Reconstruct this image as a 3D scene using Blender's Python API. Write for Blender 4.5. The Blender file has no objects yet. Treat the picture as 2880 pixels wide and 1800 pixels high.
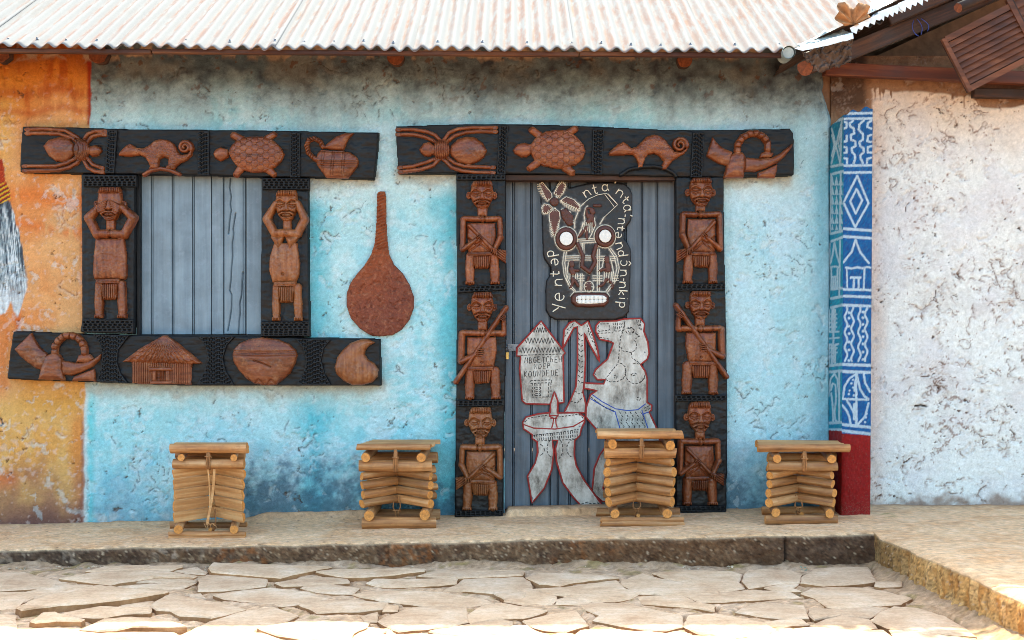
import bpy, bmesh, math, random
import numpy as np
from mathutils import Vector, Matrix, Quaternion

random.seed(7)
RNG = np.random.default_rng(11)
SC = bpy.context.scene
COL = SC.collection

# ------------------------------------------------------------------ camera, sky, sun, exposure
CAM_D, CAM_Z, FPX = 6.5, 1.23, 3250.0        # distance to the wall, lens height, focal length in photo pixels
cam = bpy.data.cameras.new('camera')
cam.sensor_width = 36.0
cam.lens = 36.0 * FPX / 2880.0
cam.clip_start, cam.clip_end = 0.05, 500.0
cam_o = bpy.data.objects.new('camera', cam)
COL.objects.link(cam_o)
cam_o.location = (0, -CAM_D, CAM_Z)
cam_o.rotation_euler = (math.radians(90), 0, 0)
SC.camera = cam_o

SUN_EL, SUN_AZ = math.radians(61.5), math.radians(4)     # azimuth measured from +Y towards +X
world = bpy.data.worlds.new('World')
SC.world = world
world.use_nodes = True
wn = world.node_tree.nodes
sky = wn.new('ShaderNodeTexSky')
sky.sky_type = 'NISHITA'
sky.sun_disc = False
sky.sun_elevation = SUN_EL
sky.sun_rotation = SUN_AZ
sky.dust_density = 2.0
sky.air_density = 1.0
sky.ozone_density = 1.0
world.node_tree.links.new(sky.outputs[0], wn['Background'].inputs[0])
wn['Background'].inputs[1].default_value = 0.15

sun = bpy.data.lights.new('sun', 'SUN')
sun.energy = 2.0
sun.angle = math.radians(0.5)
sun.color = (1.0, 0.95, 0.88)
sun_o = bpy.data.objects.new('sun', sun)
COL.objects.link(sun_o)
_s = Vector((math.cos(SUN_EL) * math.sin(SUN_AZ), math.cos(SUN_EL) * math.cos(SUN_AZ), math.sin(SUN_EL)))
sun_o.rotation_euler = (-_s).to_track_quat('-Z', 'Y').to_euler()
sun_o.location = _s * 20

SC.view_settings.view_transform = 'Standard'
SC.view_settings.look = 'None'
SC.view_settings.gamma = 1.0
SC.view_settings.use_curve_mapping = False
SC.view_settings.exposure = 2.55
SC.view_settings.use_white_balance = True
SC.view_settings.white_balance_temperature = 6950
SC.view_settings.white_balance_tint = -4
SC.cycles.use_denoising = True
SC.cycles.filter_width = 0.95
SC.cycles.sample_clamp_indirect = 6.0
SC.cycles.max_bounces = 6
SC.cycles.diffuse_bounces = 4

# ------------------------------------------------------------------ small helpers
def lin(r, g, b):
    f = lambda c: (c / 255 / 12.92) if c / 255 <= 0.04045 else ((c / 255 + 0.055) / 1.055) ** 2.4
    return (f(r), f(g), f(b))

def lina(r, g, b):
    return np.array(lin(r, g, b))

_perm = np.random.default_rng(5).permutation(512)
_ang = np.random.default_rng(6).random(512) * 2 * np.pi
_gx, _gy = np.cos(_ang), np.sin(_ang)

def perlin(x, y, seed=0):
    x = np.asarray(x, float) + seed * 17.31
    y = np.asarray(y, float) + seed * 9.17
    xi, yi = np.floor(x).astype(int), np.floor(y).astype(int)
    xf, yf = x - xi, y - yi
    u = xf * xf * xf * (xf * (xf * 6 - 15) + 10)
    v = yf * yf * yf * (yf * (yf * 6 - 15) + 10)
    def g(ix, iy, dx, dy):
        h = _perm[(_perm[(ix + seed * 31) & 511] + iy) & 511]
        return _gx[h] * dx + _gy[h] * dy
    a = g(xi, yi, xf, yf); b = g(xi + 1, yi, xf - 1, yf)
    c = g(xi, yi + 1, xf, yf - 1); d = g(xi + 1, yi + 1, xf - 1, yf - 1)
    return ((a + u * (b - a)) * (1 - v) + (c + u * (d - c)) * v) * 1.4

def fbm(x, y, oct=4, seed=0, gain=0.5):
    s, a, f = 0, 1.0, 1.0
    for o in range(oct):
        ca, sa = math.cos(.7 + o * 1.9), math.sin(.7 + o * 1.9)
        s = s + a * perlin((x * ca - y * sa) * f, (x * sa + y * ca) * f, seed + o * 3)
        a *= gain; f *= 2.03
    return s

def sstep(a, b, x):
    t = np.clip((x - a) / (b - a), 0, 1)
    return t * t * (3 - 2 * t)

def W(px, py, y=0.0):
    """photo pixel -> point on the plane at depth y (parallel to the wall)"""
    d = CAM_D + y
    return Vector(((px - 1440) / FPX * d, y, CAM_Z + (900 - py) / FPX * d))

def G(px, py, z=0.0):
    """photo pixel -> point on the level plane at height z"""
    d = FPX * (CAM_Z - z) / (py - 900)
    return ((px - 1440) / FPX * d, d - CAM_D)

def zz(org, sc, pts):
    return [(org[0] + p[0] / sc, org[1] + p[1] / sc) for p in pts]

# ------------------------------------------------------------------ objects
def empty(name, loc, label, cat, group=None, rz=0.0):
    o = bpy.data.objects.new(name, None)
    o.empty_display_size = 0.05
    COL.objects.link(o)
    o.location = loc
    o.rotation_euler = (0, 0, rz)
    o['label'] = label
    o['category'] = cat
    if group: o['group'] = group
    return o

def link(name, me, mat, parent=None, loc=None, rot=None, label=None):
    o = bpy.data.objects.new(name, me)
    COL.objects.link(o)
    if mat is not None and len(me.materials) == 0:
        for m in (mat if isinstance(mat, (list, tuple)) else [mat]):
            me.materials.append(m)
    if parent is not None: o.parent = parent
    if loc is not None: o.location = loc
    if rot is not None: o.rotation_euler = rot
    if label: o['label'] = label
    return o

def root_loc(o):
    v = Vector((0, 0, 0))
    while o is not None:
        v = v + Vector(o.location); o = o.parent
    return v

def mesh_np(name, P, F, smooth=True, colors=None):
    """P (n,3), F (m,3|4) numpy"""
    me = bpy.data.meshes.new(name)
    P = np.asarray(P, dtype=np.float32); F = np.asarray(F, dtype=np.int32)
    n, m, k = len(P), len(F), F.shape[1]
    me.vertices.add(n); me.vertices.foreach_set('co', P.ravel())
    me.loops.add(m * k); me.loops.foreach_set('vertex_index', F.ravel())
    me.polygons.add(m)
    me.polygons.foreach_set('loop_start', np.arange(0, m * k, k, dtype=np.int32))
    me.polygons.foreach_set('use_smooth', np.full(m, smooth))
    me.update(calc_edges=True)
    if colors is not None:
        at = me.color_attributes.new('paint', 'FLOAT_COLOR', 'POINT')
        c = np.ones((n, 4), dtype=np.float32); c[:, :3] = colors
        at.data.foreach_set('color', c.ravel())
    return me

def grid_faces(nx, ny, keep=None):
    i, j = np.meshgrid(np.arange(nx - 1), np.arange(ny - 1), indexing='xy')
    a = j * nx + i
    F = np.stack([a, a + 1, a + nx + 1, a + nx], -1).reshape(-1, 4)
    if keep is not None: F = F[keep.ravel()]
    return F

def bm_mesh(name, bm, smooth=False):
    bmesh.ops.recalc_face_normals(bm, faces=bm.faces)
    me = bpy.data.meshes.new(name)
    if smooth:
        for f in bm.faces: f.smooth = True
    bm.to_mesh(me); bm.free()
    return me

def add_box(bm, x0, x1, y0, y1, z0, z1, bev=0.0, M=None):
    vs = [bm.verts.new(v) for v in ((x0,y0,z0),(x1,y0,z0),(x1,y1,z0),(x0,y1,z0),(x0,y0,z1),(x1,y0,z1),(x1,y1,z1),(x0,y1,z1))]
    if M is not None:
        for v in vs: v.co = M @ v.co
    fs = [bm.faces.new([vs[i] for i in q]) for q in ((0,3,2,1),(4,5,6,7),(0,1,5,4),(1,2,6,5),(2,3,7,6),(3,0,4,7))]
    if bev:
        es = list({e for f in fs for e in f.edges})
        bmesh.ops.bevel(bm, geom=es, offset=bev, segments=1, affect='EDGES', profile=0.5)
    return vs

def add_prism(bm, pts, y0, y1):
    """pts (x,z) polygon extruded from y0 (front) to y1 (back)"""
    n = len(pts)
    f = [bm.verts.new((p[0], y0, p[1])) for p in pts]
    b = [bm.verts.new((p[0], y1, p[1])) for p in pts]
    fs = [bm.faces.new(f), bm.faces.new(b[::-1])]
    for i in range(n):
        j = (i + 1) % n
        bm.faces.new((f[j], f[i], b[i], b[j]))
    for f_ in fs: f_.normal_update()
    bmesh.ops.triangulate(bm, faces=fs)

def add_tube(bm, pts, r, n=8, cap=True):
    pts = [Vector(p) for p in pts]
    rs = r if isinstance(r, (list, tuple)) else [r] * len(pts)
    rings = []
    up = Vector((0.13, 0.3, 0.95))
    for i, p in enumerate(pts):
        t = (pts[min(i + 1, len(pts) - 1)] - pts[max(i - 1, 0)]).normalized()
        a = t.cross(up)
        if a.length < 1e-4: a = t.cross(Vector((1, 0, 0)))
        a.normalize(); b = t.cross(a)
        rings.append([bm.verts.new(p + (a * math.cos(2 * math.pi * k / n) + b * math.sin(2 * math.pi * k / n)) * rs[i]) for k in range(n)])
    for i in range(len(rings) - 1):
        for k in range(n):
            f = bm.faces.new((rings[i][k], rings[i][(k + 1) % n], rings[i + 1][(k + 1) % n], rings[i + 1][k]))
            f.smooth = True
    if cap:
        bm.faces.new(rings[0][::-1]); bm.faces.new(rings[-1])

def ribbon(polys, w, y, h, root=None, closed=False):
    """brush strokes: a shallow raised strip along each polyline of (x,z) points, w wide, standing h proud of plane y"""
    V, F = [], []
    for pl in polys:
        P = np.array(pl, float)
        if closed: P = np.vstack([P, P[:1]])
        n = len(P)
        if n < 2: continue
        t = np.zeros_like(P)
        if closed:
            d = np.roll(P[:-1], -1, 0) - np.roll(P[:-1], 1, 0)
            t[:-1] = d; t[-1] = d[0]
        else:
            t[1:-1] = P[2:] - P[:-2]; t[0] = P[1] - P[0]; t[-1] = P[-1] - P[-2]
        t /= np.maximum(np.linalg.norm(t, axis=1, keepdims=True), 1e-9)
        nn = np.stack([-t[:, 1], t[:, 0]], 1)
        b = len(V)
        for i in range(n):
            ww = w * (0.85 + 0.3 * random.random()) / 2
            L, R = P[i] + nn[i] * ww, P[i] - nn[i] * ww
            V += [(L[0], y, L[1]), ((P[i][0] + nn[i][0] * ww * .5), y - h, (P[i][1] + nn[i][1] * ww * .5)),
                  ((P[i][0] - nn[i][0] * ww * .5), y - h, (P[i][1] - nn[i][1] * ww * .5)), (R[0], y, R[1])]
        for i in range(n - 1):
            for k in range(3):
                a = b + i * 4 + k
                F.append((a, a + 4, a + 5, a + 1))
    V = np.array(V)
    if root is not None: V = V - np.array(root)
    return mesh_np('strokes', V, np.array(F), smooth=False)

def resample(pts, step, closed=False):
    P = np.array(list(pts) + ([pts[0]] if closed else []), float)
    out = []
    for a, b in zip(P[:-1], P[1:]):
        n = max(1, int(np.hypot(*(b - a)) / step))
        for k in range(n): out.append(a + (b - a) * k / n)
    if not closed: out.append(P[-1])
    return np.array(out)

# ------------------------------------------------------------------ materials
def newmat(name):
    m = bpy.data.materials.new(name)
    m.use_nodes = True
    nt = m.node_tree
    return m, nt, nt.nodes['Principled BSDF']

class NB:
    """tiny node builder"""
    def __init__(s, nt): s.nt = nt
    def n(s, t, **kw):
        nd = s.nt.nodes.new(t)
        for k, v in kw.items():
            if k.startswith('i_'):
                nd.inputs[int(k[2:])].default_value = v
            else: setattr(nd, k, v)
        return nd
    def l(s, a, b): s.nt.links.new(a, b)
    def noise(s, vec, scale, detail=4, rough=0.55):
        nd = s.n('ShaderNodeTexNoise')
        nd.inputs['Scale'].default_value = scale; nd.inputs['Detail'].default_value = detail
        nd.inputs['Roughness'].default_value = rough
        if vec is not None: s.l(vec, nd.inputs['Vector'])
        return nd.outputs['Fac']
    def ramp(s, fac, stops):
        nd = s.n('ShaderNodeValToRGB')
        cr = nd.color_ramp
        while len(cr.elements) < len(stops): cr.elements.new(0.5)
        for e, (p, c) in zip(cr.elements, stops):
            e.position = p
            e.color = (*c, 1) if len(c) == 3 else c
        s.l(fac, nd.inputs[0])
        return nd.outputs[0]
    def mix(s, fac, a, b, mode='MIX'):
        nd = s.n('ShaderNodeMix', data_type='RGBA', blend_type=mode)
        for val, inp in ((fac, nd.inputs[0]), (a, nd.inputs[6]), (b, nd.inputs[7])):
            if hasattr(val, 'is_linked'): s.l(val, inp)
            elif isinstance(val, (int, float)): inp.default_value = val
            else: inp.default_value = (*val, 1)
        return nd.outputs[2]
    def vec(s, kind='Object', scale=(1, 1, 1)):
        tc = s.n('ShaderNodeTexCoord')
        mp = s.n('ShaderNodeMapping')
        mp.inputs['Scale'].default_value = scale
        s.l(tc.outputs[kind], mp.inputs[0])
        return mp.outputs[0]
    def bump(s, fac, strength, dist, nrm=None):
        nd = s.n('ShaderNodeBump')
        nd.inputs['Strength'].default_value = strength
        nd.inputs['Distance'].default_value = dist
        s.l(fac, nd.inputs['Height'])
        if nrm is not None: s.l(nrm, nd.inputs['Normal'])
        return nd.outputs[0]
    def val(s, fac, lo, hi):
        nd = s.n('ShaderNodeMapRange')
        nd.inputs['From Min'].default_value = 0.3; nd.inputs['From Max'].default_value = 0.7
        nd.inputs['To Min'].default_value = lo; nd.inputs['To Max'].default_value = hi
        s.l(fac, nd.inputs[0])
        return nd.outputs[0]

def mat_attr(name, rough=0.92, grain=0.18, scales=(45, 260), bump=(0.5, 0.004), spec=0.25, gain=1.0):
    """surface whose pigment is stored on the mesh, with grain and fine relief from noise"""
    m, nt, b = newmat(name); q = NB(nt)
    at = q.n('ShaderNodeAttribute', attribute_name='paint')
    v = q.vec()
    n1 = q.noise(v, scales[0], 6, 0.65); n2 = q.noise(v, scales[1], 3, 0.6)
    f = q.ramp(n1, [(0.3, (1 - grain,) * 3), (0.7, (1 + grain,) * 3)])
    c = q.mix(1.0, at.outputs[0], f, 'MULTIPLY')
    f2 = q.ramp(n2, [(0.3, ((1 - grain * .6) * gain,) * 3), (0.7, ((1 + grain * .6) * gain,) * 3)])
    c = q.mix(1.0, c, f2, 'MULTIPLY')
    q.l(c, b.inputs['Base Color'])
    b.inputs['Roughness'].default_value = rough
    b.inputs['Specular IOR Level'].default_value = spec
    bp = q.bump(n1, bump[0], bump[1])
    bp = q.bump(n2, bump[0] * .8, bump[1] * .35, bp)
    q.l(bp, b.inputs['Normal'])
    return m

def mat_wood(name, c0, c1, c2, axis='X', stretch=14, scale=9, rough=(0.45, 0.7), bump=0.3, rand=0.35, worn=None, spec=0.4, gain=.74):
    c0, c1, c2 = (tuple(x * gain for x in c) for c in (c0, c1, c2))
    if worn: worn = tuple(x * gain for x in worn)
    m, nt, b = newmat(name); q = NB(nt)
    sc = {'X': (1 / stretch * 3, 3, 3), 'Y': (3, 3 / stretch, 3), 'Z': (3, 3, 3 / stretch)}[axis]
    v = q.vec('Object', sc)
    oi = q.n('ShaderNodeObjectInfo')
    ad = q.n('ShaderNodeVectorMath', operation='ADD')
    q.l(v, ad.inputs[0])
    cmb = q.n('ShaderNodeCombineXYZ')
    ml = q.n('ShaderNodeMath', operation='MULTIPLY'); ml.inputs[1].default_value = 37.0
    q.l(oi.outputs['Random'], ml.inputs[0]); q.l(ml.outputs[0], cmb.inputs[0]); q.l(ml.outputs[0], cmb.inputs[2])
    q.l(cmb.outputs[0], ad.inputs[1])
    n1 = q.noise(ad.outputs[0], scale, 8, 0.65)
    n2 = q.noise(q.vec('Object', (1, 1, 1)), 6, 5, 0.6)
    n3 = q.noise(ad.outputs[0], scale * 6, 4, 0.7)
    c = q.ramp(n1, [(0.28, c0), (0.5, c1), (0.72, c2)])
    br = q.ramp(oi.outputs['Random'], [(0, (1 - rand,) * 3), (1, (1 + rand * .6,) * 3)])
    c = q.mix(0.7, c, br, 'MULTIPLY')
    p = q.ramp(n2, [(0.35, (0.72, 0.70, 0.70)), (0.62, (1.12, 1.1, 1.08))])
    c = q.mix(0.8, c, p, 'MULTIPLY')
    if worn:
        wn_ = q.noise(q.vec('Object', (1, 1, 1)), 21, 6, 0.7)
        k = q.ramp(wn_, [(0.53, (0, 0, 0)), (0.68, (1, 1, 1))])
        sep = q.n('ShaderNodeMath', operation='MULTIPLY'); sep.inputs[1].default_value = 0.36
        q.l(k, sep.inputs[0])
        c = q.mix(sep.outputs[0], c, worn)
    q.l(c, b.inputs['Base Color'])
    rr = q.val(n2, rough[0], rough[1]); q.l(rr, b.inputs['Roughness'])
    b.inputs['Specular IOR Level'].default_value = spec
    bp = q.bump(n1, bump, 0.003); bp = q.bump(n3, bump * .7, 0.0012, bp)
    q.l(bp, b.inputs['Normal'])
    return m

def mat_plain(name, c, rough=0.6, metal=0.0, var=0.25, scale=30, bump=0.15, spec=0.4, bdist=0.002):
    m, nt, b = newmat(name); q = NB(nt)
    v = q.vec()
    n1 = q.noise(v, scale, 5, 0.6); n2 = q.noise(v, scale * .2, 3, 0.5)
    f = q.ramp(n1, [(0.3, tuple(x * (1 - var) for x in c)), (0.7, tuple(min(1, x * (1 + var)) for x in c))])
    g = q.ramp(n2, [(0.3, (1 - var * .7,) * 3), (0.7, (1 + var * .5,) * 3)])
    q.l(q.mix(1, f, g, 'MULTIPLY'), b.inputs['Base Color'])
    q.l(q.val(n2, rough * .85, min(1, rough * 1.15)), b.inputs['Roughness'])
    b.inputs['Metallic'].default_value = metal
    b.inputs['Specular IOR Level'].default_value = spec
    q.l(q.bump(n1, bump, bdist), b.inputs['Normal'])
    return m

M = {}
M['wall'] = mat_attr('painted_plaster', 0.95, 0.14, (38, 230), (0.95, 0.007), gain=.76)
M['white_wall'] = mat_attr('whitewash_plaster', 0.95, 0.12, (38, 230), (0.95, 0.007), gain=.95)
M['ledge'] = mat_attr('cement', 0.95, 0.22, (30, 240), (0.6, 0.006))
M['dirt'] = mat_attr('dirt', 1.0, 0.28, (22, 200), (0.8, 0.010))
M['pillar'] = mat_attr('pillar_paint', 0.75, 0.14, (70, 300), (0.5, 0.004), gain=.66)
M['mud'] = mat_attr('mud_relief', 0.9, 0.22, (60, 220), (0.9, 0.008), gain=.72)
M['mask_board'] = mat_attr('mask_board_paint', 0.5, 0.12, (60, 260), (0.3, 0.002), spec=.4, gain=.75)
M['carve'] = mat_wood('carved_wood', lin(84, 38, 18), lin(142, 72, 36), lin(172, 104, 62), 'X', 8, 16, (0.3, 0.5), 0.3, 0.14, worn=lin(204, 146, 104), gain=.58)
M['carve_v'] = mat_wood('carved_wood_upright', lin(80, 34, 16), lin(140, 70, 34), lin(172, 102, 58), 'Z', 8, 16, (0.3, 0.5), 0.35, 0.3, worn=lin(200, 140, 98), gain=.58)
M['carve_lit'] = mat_wood('lit_carved_wood', lin(116, 60, 28), lin(164, 94, 48), lin(190, 126, 78), 'Z', 8, 16, (0.32, 0.5), 0.3, 0.1, worn=lin(208, 162, 126), gain=.52)  # lighter copy of the upright carved wood, its lighting put into the colour
M['black'] = mat_wood('blackened_wood', lin(17, 17, 20), lin(27, 27, 31), lin(46, 46, 52), 'X', 10, 14, (0.45, 0.65), 0.5, 0.1, spec=0.28, gain=.3)
M['black_v'] = mat_wood('blackened_wood_upright', lin(16, 17, 21), lin(27, 28, 34), lin(48, 50, 59), 'Z', 8, 12, (0.4, 0.6), 0.45, 0.1, spec=0.28, gain=.3)
M['bamboo'] = mat_wood('raffia_bamboo', lin(112, 64, 30), lin(182, 124, 72), lin(220, 174, 124), 'X', 16, 12, (0.5, 0.7), 0.35, 0.45, worn=lin(120, 78, 46), gain=.82)
M['bamboo_end'] = mat_plain('raffia_end_grain', lin(188, 124, 62), 0.85, 0, 0.3, 120, 0.5)
M['bamboo_flat'] = mat_wood('split_raffia', lin(156, 100, 54), lin(196, 144, 92), lin(216, 174, 124), 'X', 20, 14, (0.6, 0.8), 0.2, 0.18, gain=.92)
M['cord'] = mat_plain('raffia_cord', lin(150, 100, 58), 0.8, 0, 0.3, 60)
M['shutter'] = mat_wood('blue_grey_paint', lin(106, 124, 138), lin(124, 143, 156), lin(142, 160, 171), 'Z', 22, 7, (0.5, 0.68), 0.25, 0.08, worn=lin(150, 165, 180))
M['door'] = mat_wood('slate_paint', lin(62, 70, 80), lin(92, 104, 116), lin(118, 130, 142), 'Z', 26, 8, (0.45, 0.65), 0.3, 0.1, worn=lin(120, 118, 118))
M['eave_wood'] = mat_wood('eave_plank', lin(44, 20, 10), lin(72, 34, 18), lin(128, 80, 46), 'X', 14, 6, (0.6, 0.8), 0.4, 0.2)
M['dark_wood'] = mat_wood('smoked_wood', lin(24, 15, 10), lin(52, 30, 18), lin(98, 58, 32), 'X', 14, 8, (0.6, 0.85), 0.5, 0.2)
M['red_wood'] = mat_wood('red_plank', lin(64, 26, 12), lin(92, 40, 20), lin(132, 76, 44), 'X', 14, 7, (0.55, 0.75), 0.4, 0.1)
M['end_grain'] = mat_plain('pole_end', lin(104, 54, 30), 0.85, 0, 0.4, 70, 0.6)
M['louvre'] = mat_wood('louvre_wood', lin(66, 34, 17), lin(98, 54, 30), lin(132, 78, 48), 'X', 18, 8, (0.6, 0.8), 0.3, 0.12)
M['rust_dark'] = mat_plain('smoked_sheet', lin(58, 40, 30), 0.6, 0.2, 0.5, 20, 0.3)
M['paper'] = mat_plain('crumpled_flashing', lin(74, 58, 50), 0.5, 0.3, 0.45, 14, 0.4)
M['flash'] = mat_plain('bright_flashing', lin(206, 212, 216), 0.45, 0.1, 0.12, 20, 0.1)
M['pipe'] = mat_plain('old_pvc', lin(150, 160, 158), 0.5, 0, 0.3, 20)
M['white_sheet'] = None
M['red'] = mat_plain('red_paint', lin(128, 16, 13), 0.5, 0, 0.25, 60)
M['ink'] = mat_plain('dotted_ink', lin(36, 32, 31), 0.7, 0, 0.4, 160)
M['blue_ink'] = mat_plain('blue_paint', lin(24, 62, 140), 0.55, 0, 0.2, 60)
M['cream'] = mat_plain('cream_paint', lin(214, 204, 184), 0.7, 0, 0.2, 90)
M['chalk'] = mat_plain('white_paint', lin(206, 204, 198), 0.7, 0, 0.12, 90)
M['mask_brown'] = mat_plain('mask_brown', lin(74, 36, 26), 0.5, 0, 0.3, 40)
M['mask_black'] = mat_plain('mask_black', lin(24, 23, 27), 0.45, 0, 0.35, 24, 0.3)
M['brass'] = mat_plain('brass', (0.55, 0.36, 0.12), 0.35, 0.9, 0.2, 40)
M['steel'] = mat_plain('steel', lin(110, 112, 118), 0.45, 0.7, 0.3, 40)
M['blue_cord'] = mat_plain('blue_nylon', lin(30, 50, 120), 0.6)
M['leaf'] = mat_plain('dead_leaf', lin(150, 104, 66), 0.8, 0, 0.4, 26, 0.5)
M['pebble'] = mat_plain('grit', lin(170, 148, 124), 0.95, 0, 0.5, 40)
M['stone'] = None
M['roof'] = None

# white sheet metal with grey smudges
m, nt, b = newmat('sheet_metal'); q = NB(nt)
v = q.vec(); n1 = q.noise(q.vec('Object', (1.5, 1, .8)), 6.5, 8, 0.72); n2 = q.noise(v, 40, 5, 0.7); n3 = q.noise(q.vec('Object', (40, 8, 8)), 6, 4, .6)
c = q.ramp(n1, [(0.36, lin(78, 74, 70)), (0.50, lin(158, 154, 148)), (0.62, lin(190, 187, 182))])
c = q.mix(0.6, c, q.ramp(n3, [(0.3, (.84,) * 3), (0.7, (1.08,) * 3)]), 'MULTIPLY')
c = q.mix(0.5, c, q.ramp(n2, [(0.3, (.8, .79, .76)), (0.6, (1.08,) * 3)]), 'MULTIPLY')
q.l(c, b.inputs['Base Color']); b.inputs['Metallic'].default_value = 0.25
q.l(q.val(n1, .38, .55), b.inputs['Roughness'])
q.l(q.bump(n1, .25, .01), b.inputs['Normal'])
M['white_sheet'] = m

# flagstone
m, nt, b = newmat('flagstone'); q = NB(nt)
oi = q.n('ShaderNodeObjectInfo')
v = q.vec('Object'); geo = q.n('ShaderNodeNewGeometry')
n1 = q.noise(geo.outputs['Position'], 5, 6, 0.62); n2 = q.noise(geo.outputs['Position'], 60, 6, 0.7)
mp = q.n('ShaderNodeMapping'); mp.inputs['Scale'].default_value = (3, 22, 22); mp.inputs['Rotation'].default_value = (0, 0, .12)
q.l(geo.outputs['Position'], mp.inputs[0])
n3 = q.noise(mp.outputs[0], 2.4, 5, .6)
c = q.ramp(n1, [(0.3, lin(190, 152, 120)), (0.5, lin(208, 174, 143)), (0.7, lin(218, 190, 164))])
c = q.mix(0.8, c, q.ramp(oi.outputs['Random'], [(0, (.84, .82, .80)), (.5, (1.0,) * 3), (1, (1.08, 1.05, 1.0))]), 'MULTIPLY')
c = q.mix(0.8, c, q.ramp(n2, [(0.32, (.78, .74, .70)), (0.6, (1.06,) * 3)]), 'MULTIPLY')
c = q.mix(0.6, c, q.ramp(n3, [(0.34, (.84, .80, .74)), (0.6, (1.05,) * 3)]), 'MULTIPLY')
q.l(c, b.inputs['Base Color']); b.inputs['Roughness'].default_value = .88; b.inputs['Specular IOR Level'].default_value = .25
bp = q.bump(n1, .5, .02); bp = q.bump(n3, .4, .006, bp); bp = q.bump(n2, .5, .003, bp); q.l(bp, b.inputs['Normal'])
M['stone'] = m
m2 = m.copy(); m2.name = 'flagstone_broken_edge'
for nd in m2.node_tree.nodes:
    if nd.type == 'VALTORGB' and abs(nd.color_ramp.elements[0].color[0] - lin(190, 152, 120)[0]) < 1e-4:
        for e, cc in zip(nd.color_ramp.elements, ((118, 80, 50), (150, 108, 72), (172, 134, 98))): e.color = (*lin(*cc), 1)
M['stone_edge'] = m2

# corrugated iron: weathered zinc with dust lying along the ribs
m, nt, b = newmat('corrugated_iron'); q = NB(nt)
at = q.n('ShaderNodeAttribute', attribute_name='paint')
v = q.vec('Object', (9, 1.6, 1.6)); n1 = q.noise(v, 4, 6, .68); n2 = q.noise(q.vec(), 90, 4, .7)
c = q.mix(q.ramp(n1, [(.42, (0,) * 3), (.62, (1,) * 3)]), at.outputs[0], lin(124, 121, 120))
c = q.mix(.6, c, q.ramp(n2, [(.3, (.86,) * 3), (.7, (1.08,) * 3)]), 'MULTIPLY')
q.l(c, b.inputs['Base Color']); b.inputs['Roughness'].default_value = .85; b.inputs['Specular IOR Level'].default_value = .12
q.l(q.bump(n2, .2, .001), b.inputs['Normal'])
M['roof'] = m
# ================================================================== the ground, the porch, the walls, the roofs
def mixc(c, t, col):
    t = np.clip(t, 0, 1)[..., None]
    return c * (1 - t) + np.asarray(col) * t

def seg_dist(X, Y, pts):
    d = np.full(X.shape, 1e9)
    for (ax, ay), (bx, by) in zip(pts[:-1], pts[1:]):
        vx, vy = bx - ax, by - ay
        t = np.clip(((X - ax) * vx + (Y - ay) * vy) / max(vx * vx + vy * vy, 1e-9), 0, 1)
        d = np.minimum(d, np.hypot(X - ax - t * vx, Y - ay - t * vy))
    return d

def poly_sdf(X, Y, pts):
    """positive inside"""
    d = np.full(X.shape, 1e9); ins = np.zeros(X.shape, bool)
    n = len(pts)
    for i in range(n):
        ax, ay = pts[i]; bx, by = pts[(i + 1) % n]
        vx, vy = bx - ax, by - ay
        t = np.clip(((X - ax) * vx + (Y - ay) * vy) / max(vx * vx + vy * vy, 1e-9), 0, 1)
        d = np.minimum(d, (X - ax - t * vx) ** 2 + (Y - ay - t * vy) ** 2)
        if abs(vy) > 1e-9:
            c = ((ay > Y) != (by > Y)) & (X < vx * (Y - ay) / vy + ax)
            ins ^= c
    d = np.sqrt(d)
    return np.where(ins, d, -d)

def plaster(X, Z, seed, chip_amt=1.0):
    """relief in metres (out of the wall) and masks of cracks, chips and holes"""
    und = 0.010 * fbm(X * 1.6, Z * 1.6, 3, seed) + 0.0035 * fbm(X * 7, Z * 7, 3, seed + 1)
    trowel = 0.0012 * fbm(X * 16, Z * 40, 3, seed + 2)
    wx = X + 0.035 * fbm(X * 11, Z * 11, 4, seed + 3, .6); wz = Z + 0.035 * fbm(X * 11, Z * 11, 4, seed + 4, .6)
    area = fbm(X * 2.6, Z * 2.6, 3, seed + 5)
    r1 = np.abs(fbm(wx * 6.5, wz * 6.5, 3, seed + 6))
    crack = np.exp(-(r1 / 0.030) ** 2) * sstep(0.05, 0.45, area + 0.4 * fbm(X * 8, Z * 8, 2, seed + 7)) * sstep(-.1, .3, fbm(X * 26, Z * 26, 2, seed + 15))
    n = fbm(wx * 8.5, wz * 8.5, 4, seed + 8)
    nn = n + 0.30 * area
    chip = sstep(0.50, 0.56, nn) * chip_amt
    rough = fbm(X * 34, Z * 34, 3, seed + 9)
    edge = np.exp(-((nn - .53) / .03) ** 2) * sstep(-.05, .25, perlin(X * 17, Z * 17, seed + 16) + .3 * perlin(X * 60, Z * 60, seed + 17))
    hole = sstep(0.84, 0.95, fbm(wx * 26, wz * 26, 3, seed + 10) + 0.30 * area)
    lumps = sstep(.1, .5, area) * 0.0022 * fbm(X * 26, Z * 26, 3, seed + 11)
    h = und + trowel + lumps - 0.005 * crack - 0.004 * chip + chip * 0.003 * rough - 0.004 * edge - 0.010 * hole
    return h, crack, chip, edge, hole, area

def nonuni(*segs):
    out = []
    for a, b, s in segs:
        n = max(1, int(round((b - a) / s)))
        out.append(np.linspace(a, b, n, endpoint=False))
    out.append([segs[-1][1]])
    return np.concatenate(out)

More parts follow.
